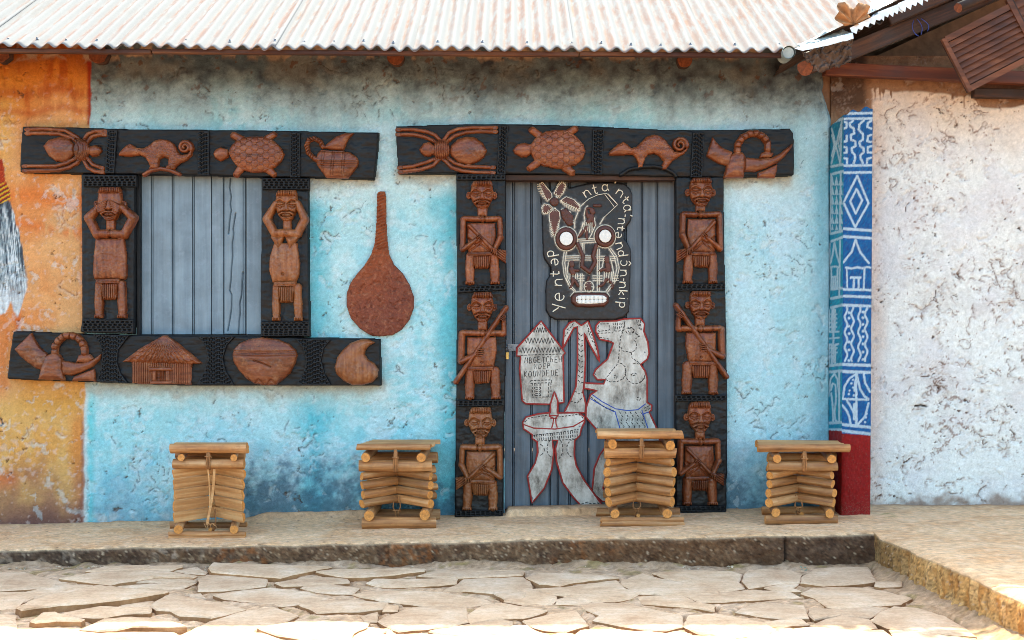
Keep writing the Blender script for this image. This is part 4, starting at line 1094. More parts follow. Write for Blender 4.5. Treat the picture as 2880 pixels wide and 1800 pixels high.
# ================================================================== carved reliefs
class HF:
    """a carved relief: heights on a fine grid, cut with rounded shapes and grooves (photo-pixel units in the wall plane)"""
    def __init__(s, pts, pad=6, cell=1.4):
        P = np.array(pts, float)
        s.x0, s.y0 = P[:, 0].min() - pad, P[:, 1].min() - pad
        s.nx = int((P[:, 0].max() + pad - s.x0) / cell) + 2; s.ny = int((P[:, 1].max() + pad - s.y0) / cell) + 2
        s.c = cell
        s.X, s.Y = np.meshgrid(s.x0 + np.arange(s.nx) * cell, s.y0 + np.arange(s.ny) * cell)
        s.H = np.full(s.X.shape, -1.0)
    def win(s, pts, pad):
        P = np.array(pts, float)
        i0 = max(0, int((P[:, 0].min() - pad - s.x0) / s.c)); i1 = min(s.nx, int((P[:, 0].max() + pad - s.x0) / s.c) + 2)
        j0 = max(0, int((P[:, 1].min() - pad - s.y0) / s.c)); j1 = min(s.ny, int((P[:, 1].max() + pad - s.y0) / s.c) + 2)
        return slice(j0, max(j1, j0)), slice(i0, max(i1, i0))
    def put(s, w, new):
        s.H[w] = np.maximum(s.H[w], new)
    def poly(s, pts, h, rnd, lip=.35, base=0.0):
        w = s.win(pts, 2); d = poly_sdf(s.X[w], s.Y[w], pts)
        t = np.clip(d / rnd, 0, 1); pr = np.sqrt(1 - (1 - t) ** 2)
        s.put(w, np.where(d > 0, base + h * (lip + (1 - lip) * pr), -1)); return s
    def caps(s, p, q_, r0, r1, h, lip=.3, base=0.0):
        w = s.win([p, q_], max(r0, r1) + 2); X, Y = s.X[w], s.Y[w]
        vx, vy = q_[0] - p[0], q_[1] - p[1]
        t = np.clip(((X - p[0]) * vx + (Y - p[1]) * vy) / max(vx * vx + vy * vy, 1e-9), 0, 1)
        d = np.hypot(X - p[0] - t * vx, Y - p[1] - t * vy); r = r0 + (r1 - r0) * t
        k = np.clip(1 - (d / r) ** 2, 0, 1)
        s.put(w, np.where(d < r, base + h * (lip + (1 - lip) * np.sqrt(k)), -1)); return s
    def tube(s, pts, r, h, lip=.3, base=0.0, taper=1.0):
        n = len(pts) - 1
        for i in range(n):
            a = 1 + (taper - 1) * i / n; b = 1 + (taper - 1) * (i + 1) / n
            s.caps(pts[i], pts[i + 1], r * a, r * b, h, lip, base)
        return s
    def ell(s, c, rx, ry, h, lip=.2, base=0.0, ang=0.0):
        R_ = max(rx, ry); w = s.win([c], R_ + 2); X, Y = s.X[w] - c[0], s.Y[w] - c[1]
        ca, sa = math.cos(ang), math.sin(ang)
        k = 1 - ((X * ca + Y * sa) / rx) ** 2 - ((-X * sa + Y * ca) / ry) ** 2
        s.put(w, np.where(k > 0, base + h * (lip + (1 - lip) * np.sqrt(np.clip(k, 0, 1))), -1)); return s
    def groove(s, pts, wd, dep):
        wd *= 1.25; dep *= 1.7
        w = s.win(pts, wd * 3); d = seg_dist(s.X[w], s.Y[w], pts)
        s.H[w] = np.where(s.H[w] > 0, np.maximum(s.H[w] - dep * np.exp(-(d / wd) ** 2), .0012), s.H[w]); return s
    def ridge(s, pts, wd, dep):
        w = s.win(pts, wd * 3); d = seg_dist(s.X[w], s.Y[w], pts)
        s.H[w] = np.where(s.H[w] > 0, s.H[w] + dep * np.exp(-(d / wd) ** 2), s.H[w]); return s
    def ring(s, c, rx, ry, wd, dep):
        wd *= 1.2; dep *= 1.6
        w = s.win([c], max(rx, ry) + wd * 3); X, Y = s.X[w] - c[0], s.Y[w] - c[1]
        d = np.abs(np.hypot(X / rx, Y / ry) - 1) * min(rx, ry)
        s.H[w] = np.where(s.H[w] > 0, np.maximum(s.H[w] - dep * np.exp(-(d / wd) ** 2), .0012), s.H[w]); return s
    def within(s, pts, fn):
        """adjust heights inside a polygon: fn(X, Y, sdf) metres"""
        w = s.win(pts, 2); d = poly_sdf(s.X[w], s.Y[w], pts)
        s.H[w] = np.where((s.H[w] > 0) & (d > 0), np.maximum(s.H[w] + fn(s.X[w], s.Y[w], d), .0012), s.H[w]); return s
    def stripes(s, pts, per, dep, ang=0.0, wd=.28):
        per *= 1.35; dep *= 1.9
        ca, sa = math.cos(ang), math.sin(ang)
        def f(X, Y, d):
            u = ((X * ca + Y * sa) / per) % 1.0
            return -dep * np.exp(-((u - .5) / wd * 1.5) ** 2) * sstep(0, 2.5, d)
        return s.within(pts, f)
    def dashes(s, pts, su, sv, dep, ang=0.0, seed=1):
        su *= 1.25; sv *= 1.25; dep *= 1.3
        ca, sa = math.cos(ang), math.sin(ang)
        def f(X, Y, d):
            u, v = X * ca + Y * sa, -X * sa + Y * ca
            v = v + 1.4 * perlin(u / 20, v / 20, seed); row = np.floor(v / sv)
            off = np.mod(np.sin(row * 12.9898 + seed) * 43758.5453, 1.0)
            uu = np.mod(u / su + off, 1.0); vv = np.mod(v / sv, 1.0)
            return -dep * sstep(.0, .14, uu) * sstep(.78, .55, uu) * np.exp(-((vv - .5) / .26) ** 2) * sstep(2, 5, d)
        return s.within(pts, f)
    def facet(s, amp=.0012, sc=9, seed=1):
        s.H = np.where(s.H > 0, np.maximum(s.H + amp * fbm(s.X / sc, s.Y / sc, 2, seed), .001), s.H); return s
    def build(s, name, parent, y0, mat, root, label=None, skirt=.004, gain=1.3):
        """y0: depth of the plane the relief stands on"""
        sc = (CAM_D + y0) / FPX
        msk = s.H > 0
        cellm = msk[:-1, :-1] | msk[1:, :-1] | msk[:-1, 1:] | msk[1:, 1:]
        F = grid_faces(s.nx, s.ny, cellm)
        Xw = (s.X - 1440) * sc; Zw = CAM_Z + (900 - s.Y) * sc
        Yw = y0 - np.where(msk, s.H * gain, -skirt)
        P = np.stack([Xw, Yw, Zw], -1).reshape(-1, 3)
        used = np.unique(F); idx = np.full(len(P), -1); idx[used] = np.arange(len(used))
        P = P[used] - np.array(root)
        me = mesh_np(name, P, idx[F][:, ::-1], True)
        return link(name, me, mat, parent, label=label)

def board(name, pts, y_face, thick, root, parent, mat, seed=1, grain_ang=0.0, cuts=None, cell=2.0, label=None):
    """a hand-hewn board: bevelled slab with an uneven face"""
    f = HF(pts, 4, cell)
    f.poly(pts, thick, 5, .8)
    f.within(pts, lambda X, Y, d: .0016 * fbm((X * math.cos(grain_ang) + Y * math.sin(grain_ang)) / 60, (Y * math.cos(grain_ang) - X * math.sin(grain_ang)) / 9, 3, seed) + .0042 * fbm(X / 34, Y / 20, 3, seed + 5))
    if cuts: cuts(f)
    return f.build(name, parent, y_face + thick, mat, root, label, skirt=.012, gain=1.0)

def interp_x(v, xs_, ys_): return float(np.interp(v, xs_, ys_))

SA, SF1, SF3, SF4 = 4.0333, 3.15, 4.725, 4.447
A_, B_, C_, D_, E_, G_ = (0, 330), (560, 330), (0, 880), (560, 880), (1100, 330), (1660, 330)
YB = -.055                                        # face of the boards

def a(p): return zz(A_, SA, p)
def b2(p): return zz(B_, SA, p)
def c_(p): return zz(C_, SA, p)
def d_(p): return zz(D_, SA, p)
def e_(p): return zz(E_, SA, p)
def g_(p): return zz(G_, SA, p)

def spider(name, parent, root, z, abd, thorax, head, legs, mat, lr=5.2):
    pts = z(abd) + z(head) + [p for l in legs for p in z(l)]
    f = HF(pts, 10)
    for l in legs:
        P = resample(z(l), 6); f.tube([tuple(p) for p in P], lr, .015, .35)
    for l in legs:
        q_ = z(l); e = np.array(q_[-1]); k = np.array(q_[-2]); d = (e - k) / np.hypot(*(e - k)); n_ = np.array([-d[1], d[0]])
        for o in (-2, 0, 2): f.groove([tuple(e - d * 9 + n_ * o), tuple(e + n_ * o * 1.3)], .9, .005)
    f.poly(z(abd), .030, 34, .25)
    f.poly(z(head), .026, 18, .25)
    (cx, cy, rx, ry) = thorax; (c0,) = z([(cx, cy)])
    f.ell(c0, rx / SA, ry / SA, .034, .3)
    s = 1 if np.mean([p[0] for p in abd]) > cx else -1
    for i in range(-4, 5):
        o = i * rx / SA * .21
        f.groove([(c0[0] + o + s * 3.2 * (1 - (t / (ry / SA)) ** 2), c0[1] + t) for t in np.linspace(-ry / SA, ry / SA, 9)], .9, .006)
    f.facet(.0010, 8, 3)
    return f.build(name, parent, YB, mat, root)

def scallops(f, pts, per, dep, dx=0):
    def fn(X, Y, d):
        g = np.full(X.shape, 9.0)
        r = per * .62; ry = per * .72
        for k in (-1, 0, 1):
            for m_ in (-1, 0, 1):
                row = np.floor((X - dx) / ry) + k
                cx = row * ry + dx + ry * .2; off = (row % 2) * per / 2
                cy = (np.floor((Y - off) / per) + m_) * per + off + per / 2
                rr = np.hypot(X - cx, Y - cy)
                g = np.minimum(g, np.where((X > cx - per * .05), np.abs(rr - r), 9))
        return -dep * np.exp(-(g / 1.0) ** 2) * sstep(1, 4, d)
    f.within(pts, fn)

def turtle(parent, root, z, shell, head, legs, mat):
    f = HF(z(shell) + z(head) + [p for l in legs for p in z(l[:2])], 18)
    for p, q_, r0, r1 in legs:
        p, q_ = z([p, q_]); f.caps(p, q_, r0 / SA, r1 / SA, .018, .35)
        dv = np.array(q_) - np.array(p); dv /= np.hypot(*dv); nv = np.array([-dv[1], dv[0]])
        for o in (-4, 0, 4): f.groove([tuple(np.array(q_) + dv * 4 + nv * o), tuple(np.array(q_) + dv * 13 + nv * o * 1.3)], 1.0, .006)
    f.poly(z(head), .024, 16, .35)
    f.poly(z(shell), .032, 30, .4)
    scallops(f, z(shell), 22, .0055)
    f.facet(.0009, 8, 5)
    return f.build('turtle_carving', parent, YB, mat, root)

def chameleon(parent, root, z, body, spiral, mound, mat, mound_mat, hole=None):
    f = HF(z(body) + z([(spiral[0] - spiral[2], spiral[1] - spiral[2]), (spiral[0] + spiral[2], spiral[1] + spiral[2])]), 8)
    f.poly(z(body), .028, 16, .4)
    sp = []
    for t in np.linspace(0, 1, 60):
        r = spiral[2] * (1 - .82 * t); an = spiral[3] - t * 2 * math.pi * 1.7
        sp.append((spiral[0] + r * math.cos(an), spiral[1] + r * math.sin(an)))
    f.tube(z(sp), 6.2, .024, .35, taper=.5)
    f.within(z(body), lambda X, Y, d: .0030 * perlin(X / 3.6, Y / 3.6, 9) * sstep(70, 100, X - min(p[0] for p in z(body)) + 40))
    e = z([(body[0][0] + 135, body[0][1] - 95)])[0]; f.ring(e, 3.2, 3.2, .9, .004)
    f.facet(.0008, 7, 7)
    f.build('chameleon_carving', parent, YB, mat, root)
    m_ = HF(z(mound), 10); m_.tube(z(mound), 5.5, .018, .4); m_.facet(.001, 8, 2)
    m_.build('mound_carving', parent, YB, mound_mat, root)

def horn_and_gong(parent, root, z, horn_l, horn_r, bell_f, bell_r, dome, arch, mat):
    f = HF(z(bell_r) + z(dome) + z(bell_f) + z(arch), 14)
    f.poly(z(bell_r), .020, 20, .4); f.poly(z(dome), .020, 16, .4)
    f.poly(z(bell_f), .034, 22, .4)
    ar = [tuple(p) for p in resample(z(arch), 3)]
    f.tube(ar, 9.5, .028, .4)
    for i in range(3, len(ar) - 3, 5):
        p, n_ = np.array(ar[i]), np.array(ar[i + 1]) - np.array(ar[i - 1]); n_ = np.array([-n_[1], n_[0]]) / np.hypot(*n_)
        f.groove([tuple(p - n_ * 10 + .0), tuple(p + n_ * 10)], 1.3, .007)
    f.facet(.0012, 10, 4)
    f.build('double_gong_carving', parent, YB, mat, root)
    h_ = HF(z(horn_l) + z(horn_r), 6)
    h_.poly(z(horn_l), .026, 22, .35); h_.poly(z(horn_r), .024, 16, .35); h_.facet(.0012, 12, 6)
    h_.build('horn_carving', parent, YB, mat, root)

def divider(name, parent, root, pts, mat, ang=math.pi / 2, su=9, sv=3.6, h=.012):
    f = HF(pts, 4, 1.1); f.poly(pts, h, 3, .7); f.dashes(pts, su, sv, .008, ang, 3); f.facet(.0008, 9, 5)
    return f.build(name, parent, YB, mat, root)

# ------------------------------------------------------------------ window: upper board
def bore(label, pts, group='carved boards framing the window and the door'):
    cx = np.mean([p[0] for p in pts]); by = max(p[1] for p in pts)
    p = W(cx, by, YB)
    o = empty('carved_board', (p.x, -.02, p.z), label, 'carving', group)
    return o, Vector((p.x, -.02, p.z))

UW = a([(295, 113), (900, 128), (1560, 148), (2250, 152)]) + b2([(700, 160), (1400, 172), (2045, 185), (2030, 420), (1995, 712), (1255, 692), (700, 686)]) + a([(2250, 662), (1570, 660), (950, 648), (265, 635), (272, 400)])
t, R = bore('black board over the window carved with spider, chameleon, turtle and jug', UW)
board('board', UW, YB, .05, R, t, M['black'], 3)
spider('spider_carving', t, R, a, [(500,330),(560,260),(690,222),(800,250),(850,310),(855,400),(820,460),(740,510),(640,500),(560,440)], (935, 370, 88, 122),
       [(1005,370),(1030,330),(1090,315),(1150,345),(1165,385),(1120,440),(1050,450),(1015,415)],
       [[(940,300),(880,225),(740,150),(500,132),(305,140)], [(900,300),(830,240),(680,190),(500,180),(305,185)], [(930,300),(1000,190),(1090,158),(1210,160)], [(960,320),(1050,220),(1130,198),(1210,196)],
        [(900,420),(850,475),(760,522),(640,552),(275,555)], [(920,440),(880,520),(800,565),(660,600),(275,606)], [(980,450),(1060,540),(1178,580)], [(940,460),(1000,570),(1080,615),(1178,625)]], M['carve'])
divider('divider', t, R, a([(1222, 142), (1340, 148), (1304, 640), (1196, 638)]), M['black_v'])
chameleon(t, R, a, [(1355,435),(1370,400),(1440,325),(1490,305),(1530,330),(1560,350),(1640,355),(1690,330),(1760,270),(1830,250),(1910,260),(1975,300),(2010,350),(2020,385),(2060,430),(2140,420),(2190,350),(2185,430),(2130,490),(2060,520),(2010,560),(1985,600),(1900,590),(1890,570),(1920,530),(1920,480),(1870,450),(1820,475),(1810,520),(1815,590),(1700,595),(1710,560),(1690,510),(1660,460),(1600,430),(1500,445),(1420,445)],
          (2108, 345, 74, .3), [(1640,652),(1720,602),(1830,582),(1940,602),(2035,645)], M['carve'], M['carve'])
divider('divider', t, R, a([(2248, 154), (2380, 157), (2380, 662), (2246, 660)]), M['black_v'])
turtle(t, R, b2, [(340,400),(370,330),(440,260),(560,225),(720,220),(830,255),(920,330),(970,420),(940,500),(870,570),(760,620),(620,630),(500,600),(420,540),(370,470)],
       [(165,420),(190,370),(250,340),(335,370),(340,450),(290,480),(250,500),(190,470)],
       [((490,260),(395,205),48,40), ((770,250),(850,196),42,34), ((480,580),(425,648),46,36), ((790,595),(850,650),46,34)], M['carve'])
divider('divider', t, R, b2([(1036, 172), (1152, 176), (1150, 688), (1034, 686)]), M['black_v'])
f = HF(b2([(1200, 180), (1815, 695)]), 6)
hp = [tuple(p) for p in resample(b2([(1405,335),(1375,275),(1310,243),(1250,258),(1222,320),(1240,400),(1290,452),(1335,482)]), 2.5)]
f.tube(hp, 6.8, .022, .35)
for i in range(2, len(hp) - 2, 3):
    p, n_ = np.array(hp[i]), np.array(hp[i + 1]) - np.array(hp[i - 1]); k = np.array([n_[0] * .5 - n_[1], n_[1] * .5 + n_[0]]); k /= np.hypot(*k)
    f.groove([tuple(p - k * 8), tuple(p + k * 8)], 1.0, .006)
jug = b2([(1335,480),(1345,420),(1390,370),(1500,385),(1640,385),(1720,400),(1790,450),(1815,500),(1800,560),(1740,640),(1690,695),(1450,690),(1380,600),(1340,540)])
f.poly(b2([(1405,350),(1470,290),(1560,220),(1660,182),(1760,184),(1720,225),(1690,270),(1640,380),(1500,372)]), .024, 20, .4)
f.poly(jug, .032, 34, .4)
for y in (365, 385, 500, 520, 545, 668, 682): f.groove(b2([(1330, y), (1500, y + 12), (1815, y + 8)]), .9, .004)
for x in (1405, 1430, 1520, 1545, 1640, 1665): f.groove(b2([(x, 390), (x - 20, 660)]), .9, .0035)
f.facet(.0009, 8, 3); f.build('jug_carving', t, YB, M['carve'], R)

# ------------------------------------------------------------------ window: lower board
LW = c_([(190, 205), (1000, 238), (1560, 250), (2250, 260)]) + d_([(720, 268), (1400, 282), (2060, 295), (2070, 825), (0, 824)]) + c_([(1800, 812), (1095, 783), (470, 765), (120, 745), (150, 480)])
t, R = bore('black board under the window carved with horn, hut, bowl and gourd', LW)
board('board', LW, YB, .05, R, t, M['black'], 9)
horn_and_gong(t, R, c_, [(175,410),(365,225),(400,300),(460,390),(550,465),(560,600),(490,650),(420,630),(320,560),(240,490)], [(700,535),(860,565),(950,565),(1060,530),(1155,462),(1140,530),(1060,610),(940,670),(820,710),(710,700)],
              [(450,755),(490,600),(530,490),(600,455),(680,465),(720,520),(720,640),(750,765)], [(820,770),(850,720),(1000,660),(1080,630),(1090,775)], [(870,560),(900,480),(960,460),(1030,470),(1070,520),(1000,570)],
              [(635,450),(632,380),(680,305),(740,262),(810,255),(890,282),(945,342),(965,400),(970,450)], M['carve'])
divider('divider', t, R, c_([(1060, 240), (1130, 340), (1168, 480), (1150, 620), (1097, 778), (1462, 796), (1380, 690), (1335, 560), (1350, 420), (1475, 254)]), M['black_v'])
divider('divider', t, R, c_([(2245, 264), (2330, 370), (2362, 520), (2320, 660), (2242, 812)]) + d_([(408, 818), (310, 660), (275, 520), (320, 370), (413, 266)]), M['black_v'])
divider('divider', t, R, d_([(1087, 288), (1180, 400), (1214, 540), (1180, 690), (1102, 820), (1503, 820), (1430, 690), (1390, 540), (1420, 400), (1503, 300)]), M['black_v'])
roofp = c_([(1400,550),(1600,400),(1860,255),(1890,255),(2030,345),(2180,470),(2300,570),(2230,578),(1500,557)])
wallp = c_([(1505,545),(2180,565),(2172,812),(1507,800)])
f = HF(roofp + wallp, 5, 1.2)
f.poly(wallp, .018, 5, .6); f.stripes(wallp, 4.6, .005)
f.poly(c_([(1708,615),(1968,613),(1968,655),(1708,657)]), .026, 4, .6); f.poly(c_([(1715,768),(1970,768),(1970,808),(1715,808)]), .026, 4, .6)
f.poly(c_([(1743,655),(1787,655),(1787,768),(1743,768)]), .025, 4, .6); f.poly(c_([(1893,655),(1927,655),(1927,768),(1893,768)]), .025, 4, .6)
f.within(c_([(1790,658),(1890,658),(1890,766),(1790,766)]), lambda X, Y, d: -.010 + 0 * X)
f.poly(c_([(1794,662),(1826,662),(1826,764),(1794,764)]), .018, 4, .6); f.stripes(c_([(1794,662),(1826,662),(1826,764),(1794,764)]), 3.2, .006, math.pi / 2)
f.poly(roofp, .030, 24, .4)
ap = c_([(1875, 235)])[0]
f.within(roofp, lambda X, Y, d: .0030 * np.sin(np.arctan2(X - ap[0], Y - ap[1]) * 46 + 2.5 * perlin(X / 9, Y / 9, 3)) * np.clip(np.hypot(X - ap[0], Y - ap[1]) / 40, .2, 1) + .0016 * perlin(X / 2.4, Y / 6, 5))
f.build('hut_carving', t, YB, M['carve'], R)
bowl = d_([(385,480),(400,410),(470,340),(580,295),(720,278),(900,300),(1020,350),(1100,420),(1118,480),(1090,580),(1040,680),(950,760),(880,815),(760,822),(630,800),(540,740),(450,640),(400,560)])
f = HF(bowl, 5); f.poly(bowl, .036, 44, .35)
for y in (432, 448, 478): f.groove(d_([(385, y), (720, y + 8), (1118, y)]), 1.0, .004)
f.stripes(d_([(390,452),(1115,454),(1115,476),(390,474)]), 3.0, .004)
f.within(d_([(400,425),(470,340),(580,295),(720,278),(900,300),(1020,350),(1100,430)]), lambda X, Y, d: .0022 * perlin(X / 2.3, Y / 2.0, 4))
zg = [(510,745),(565,725),(625,805),(690,745),(760,815),(830,750),(895,805),(945,730),(1000,745)]
f.groove(d_(zg), .9, .004); f.groove(d_([(x, y + 16) for x, y in zg]), .9, .004); f.groove(d_([(640,540),(740,570),(830,610)]), 1.1, .006)
f.facet(.0012, 14, 3); f.build('bowl_carving', t, YB, M['carve'], R)
gp = d_([(1540,620),(1570,500),(1640,410),(1720,340),(1830,302),(1920,300),(2000,335),(1930,372),(1890,420),(1880,470),(1920,530),(1990,570),(2035,640),(2030,720),(1960,790),(1850,818),(1740,818),(1640,770),(1560,690)])
f = HF(gp, 5); f.poly(gp, .036, 30, .3); f.facet(.0014, 14, 8); f.build('gourd_carving', t, YB, M['carve_lit'], R)

# ------------------------------------------------------------------ door: lintel board
LD = e_([(60, 115), (600, 95), (1200, 86), (1800, 98)]) + g_([(100, 118), (850, 155), (1400, 156), (2000, 146), (2245, 140), (2280, 190), (2292, 300), (2292, 665), (1510, 692), (700, 684)]) + e_([(2260, 664), (1300, 655), (740, 645), (90, 645), (72, 400)])
t, R = bore('black board over the door carved with spider, turtle, chameleon and horn', LD)
board('board', LD, YB, .05, R, t, M['black'], 15)
spider('spider_carving', t, R, e_, [(665,400),(680,320),(760,250),(850,220),(950,230),(1040,290),(1090,380),(1060,450),(980,510),(880,540),(760,510),(690,450)], (570, 370, 100, 108),
       [(320,365),(370,295),(440,280),(485,320),(485,420),(430,450),(380,440),(340,410)],
       [[(590,300),(500,202),(400,162),(250,140),(70,142)], [(560,310),(460,258),(380,222),(250,195),(70,196)], [(570,300),(660,175),(760,134),(900,118),(1195,118)], [(600,310),(720,210),(850,172),(1000,160),(1195,165)],
        [(560,430),(510,466),(400,512),(250,556),(90,572)], [(575,450),(480,545),(330,592),(98,622)], [(620,440),(720,522),(830,557),(1172,570)], [(580,460),(680,562),(800,607),(950,626),(1170,630)]], M['carve'])
divider('divider', t, R, e_([(1226, 97), (1330, 97), (1300, 652), (1196, 650)]), M['black_v'])
turtle(t, R, e_, [(1585,350),(1590,300),(1650,220),(1760,160),(1900,145),(2000,155),(2100,220),(2180,310),(2205,390),(2180,470),(2100,540),(1980,580),(1850,580),(1720,550),(1630,490),(1595,430)],
       [(1380,370),(1430,310),(1510,290),(1590,310),(1590,410),(1540,450),(1480,455),(1400,415)],
       [((1690,210),(1600,148),44,40), ((2010,180),(2085,132),44,38), ((1660,515),(1575,575),44,38), ((1980,570),(2050,622),48,40)], M['carve'])
divider('divider', t, R, g_([(28, 132), (160, 140), (132, 655), (8, 652)]), M['black_v'])
chameleon(t, R, g_, [(210,405),(250,360),(320,300),(375,282),(420,310),(460,350),(520,340),(570,290),(640,220),(720,197),(790,215),(850,260),(885,310),(920,350),(950,390),(1020,400),(1080,360),(1110,300),(1100,370),(1060,420),(1000,450),(930,500),(880,560),(860,600),(810,595),(810,540),(830,500),(780,440),(720,415),(650,430),(620,470),(600,530),(590,575),(530,580),(545,530),(520,470),(480,425),(400,430),(300,435),(220,435)],
          (1012, 318, 84, .2), [(345,652),(440,592),(600,562),(720,557),(850,582),(940,632),(970,668)], M['carve'], M['black'])
divider('divider', t, R, g_([(1158, 172), (1294, 177), (1270, 686), (1132, 684)]), M['black_v'])
horn_and_gong(t, R, g_, [(1315,440),(1385,225),(1430,290),(1500,350),(1610,395),(1600,560),(1540,555),(1440,520)], [(1740,455),(1900,470),(2050,460),(2150,410),(2290,300),(2285,340),(2200,450),(2120,520),(2000,580),(1870,620),(1740,615)],
              [(1510,688),(1540,560),(1580,440),(1640,395),(1720,400),(1755,450),(1750,560),(1735,688)], [(1895,688),(1900,630),(2000,590),(2120,530),(2115,600),(2090,688)], [(1910,465),(1940,400),(2010,385),(2080,410),(2050,460)],
              [(1665,385),(1672,310),(1722,232),(1800,192),(1880,184),(1960,222),(2008,290),(2008,368)], M['carve'])

# ------------------------------------------------------------------ standing figures
S3 = ((1270, 490), 4.725, [95, 165, 468, 555, 1045, 1255, 1468], 405)
S4 = ((1270, 790), 4.447, [140, 212, 520, 612, 1075, 1282, 1480], 385)
S5 = ((1270, 1120), 4.447, [110, 183, 500, 572, 1020, 1210, 1397], 362)
S6 = ((1880, 490), 4.725, [55, 120, 440, 490, 1045, 1240, 1455], 425)
S7 = ((1880, 790), 4.447, [128, 190, 485, 555, 1010, 1215, 1418], 395)
S8 = ((1880, 1110), 4.447, [85, 160, 472, 540, 1020, 1195, 1375], 385)
SW1 = ((200, 480), 3.15, [150, 202, 452, 520, 965, 1145, 1310], 354)
SW2 = ((600, 480), 3.15, [178, 228, 452, 520, 990, 1170, 1332], 655)

def mapper(src, dst, mirror=False, k=1.0, dxb=0.0):
    (so, ss, sy, sx), (do, ds, dy, dx) = src, dst
    vy = np.arange(len(sy))
    s_body = 1.0
    def f(pts):
        out = []
        for x, y in pts:
            v = interp_x(y, sy, vy)
            if y < sy[0]: v = (y - sy[0]) / (sy[1] - sy[0])
            yy = interp_x(v, vy, dy) if v >= 0 else dy[0] + v * (dy[1] - dy[0])
            u = (x - sx) / ss * (-1 if mirror else 1) * k
            out.append((do[0] + dx / ds + u + dxb, do[1] + yy / ds))
        return out
    return f

def figure(parent, root, spec, kind, mat, mirror=False, k=1.0, head_k=1.0, y0=-.05, seed=1, eyes_covered=False):
    mb = mapper(S3, spec, mirror, k); mh = mapper(S3, spec, False, head_k)
    pt = lambda m_, x, y: m_([(x, y)])[0]
    f = HF(mb([(100, 92), (700, 1470)]) + mh([(195, 92), (610, 470)]), 34 if kind in ('eyes', 'head') else 10, 1.25)
    hs = 1 / 4.725
    # legs and feet
    for (p, q_, r0, r1) in (((252,1095),(243,1255),60,62), ((243,1275),(246,1425),64,52), ((565,1095),(568,1250),60,62), ((570,1270),(578,1412),66,54)):
        f.caps(pt(mb, *p), pt(mb, *q_), r0 * hs * k, r1 * hs * k, .026, .4)
    for x0, x1 in ((188, 302), (518, 640)):
        yb = 1466 if x0 < 300 else 1466
        q_ = mb([(x0, 1420), (x1, 1420), (x1 + 2, yb), (x0 - 3, yb)]); f.poly(q_, .030, 5, .5)
        for i in range(1, 5): f.groove(mb([(x0 + (x1 - x0) * i / 5, 1440), (x0 + (x1 - x0) * i / 5, yb)]), .9, .008)
    # trunk
    if kind == 'eyes':
        tz = lambda p: zz(SW1[0], SW1[1], p)
        f.poly(tz([(228,603),(475,600),(498,760),(500,935),(485,966),(215,962),(203,900),(210,760)]), .030, 26, .4)
    elif kind == 'head':
        tz = lambda p: zz(SW2[0], SW2[1], p)
        f.poly(tz([(545,640),(745,640),(768,820),(765,920),(735,992),(530,992),(498,880),(505,760)]), .028, 28, .4)
        for tri in ([(512,588),(634,588),(592,712)], [(642,588),(762,592),(686,712)]): f.poly(tz(tri), .040, 22, .4)
        f.ring(tz([(625, 918)])[0], 3.2, 3.2, 1.0, .005)
    else:
        f.poly(mb([(212,650),(580,650),(592,830),(552,1045),(222,1048),(212,850)]), .024, 30, .5)
        f.ridge(mb([(390, 700), (395, 1000)]), 26, .006)
        if kind == 'gun':
            f.groove(mb([(225, 860), (330, 940), (390, 905)]), 2.2, .006); f.groove(mb([(220, 1040), (380, 930), (520, 1030)]), 2.0, .004)
        if kind == 'staff': f.ring(pt(mb, 400, 985), 2.6, 2.2, .8, .005)
    # neck, shoulders, collar knob
    f.poly(mb([(345,440),(472,440),(478,565),(345,565)]), .020, 10, .4)
    if kind in ('gun', 'staff'):
        f.caps(pt(mb, 168, 592), pt(mb, 362, 600), 38 * hs * k, 40 * hs * k, .034, .4)
        f.caps(pt(mb, 475, 600), pt(mb, 628, 592), 40 * hs * k, 38 * hs * k, .034, .4)
    else:
        spec_, fr = (SW1, 230) if kind == 'eyes' else (SW2, 545)
        tz = lambda p: zz(spec_[0], spec_[1], p)
        q_ = ([(238,562),(325,560),(382,560),(478,566)] if kind == 'eyes' else [(548,556),(628,554),(668,556),(752,560)])
        f.caps(*tz(q_[:2]), 11.5, 12, .036, .4); f.caps(*tz(q_[2:]), 12, 11.5, .036, .4)
    f.ell(pt(mb, 412, 603), 37 * hs * k, 42 * hs * k, .042, .4)
    # head
    mhd = mh
    head = mhd([(268,150),(538,150),(560,245),(546,330),(516,392),(480,450),(408,470),(345,452),(290,388),(256,312),(250,240)])
    if kind != 'head':
        for cx, cy in ((232, 282), (572, 284)):
            f.ell(pt(mhd, cx, cy), 34 * hs * head_k, 48 * hs, .020, .5)
            f.ring(pt(mhd, cx, cy), 18 * hs, 28 * hs, 1.1, .006)
    f.poly(head, .034, 17, .4)
    if not eyes_covered:
        for cx in (326, 494): f.ell(pt(mhd, cx, 268), 66 * hs * head_k, 46 * hs, .030, .75)
        for br in ([(262,262),(285,226),(330,212),(385,246)], [(430,246),(480,210),(530,222),(552,256)]):
            f.groove(mhd([(x, y + 12) for x, y in br]), 1.5, .006); f.ridge(mhd([(x, y - 12) for x, y in br]), 2.2, .004)
        for cx in (326, 492):
            f.ell(pt(mhd, cx, 268), 46 * hs * head_k, 26 * hs, .038, .85)
            f.groove(mhd([(cx - 44, 270), (cx, 280), (cx + 44, 270)]), 1.0, .007)
            f.groove(mhd([(cx - 48, 288), (cx, 312), (cx + 48, 288)]), 1.2, .004)
    f.poly(mhd([(372,338),(398,250),(422,250),(450,338),(412,352)]), .046, 9, .75)
    for cx in (388, 434): f.ell(pt(mhd, cx, 332), 3.2, 2.6, .046, .8)
    f.groove(mhd([(300,372),(370,348),(412,358),(455,348),(520,372)]), 1.3, .008)
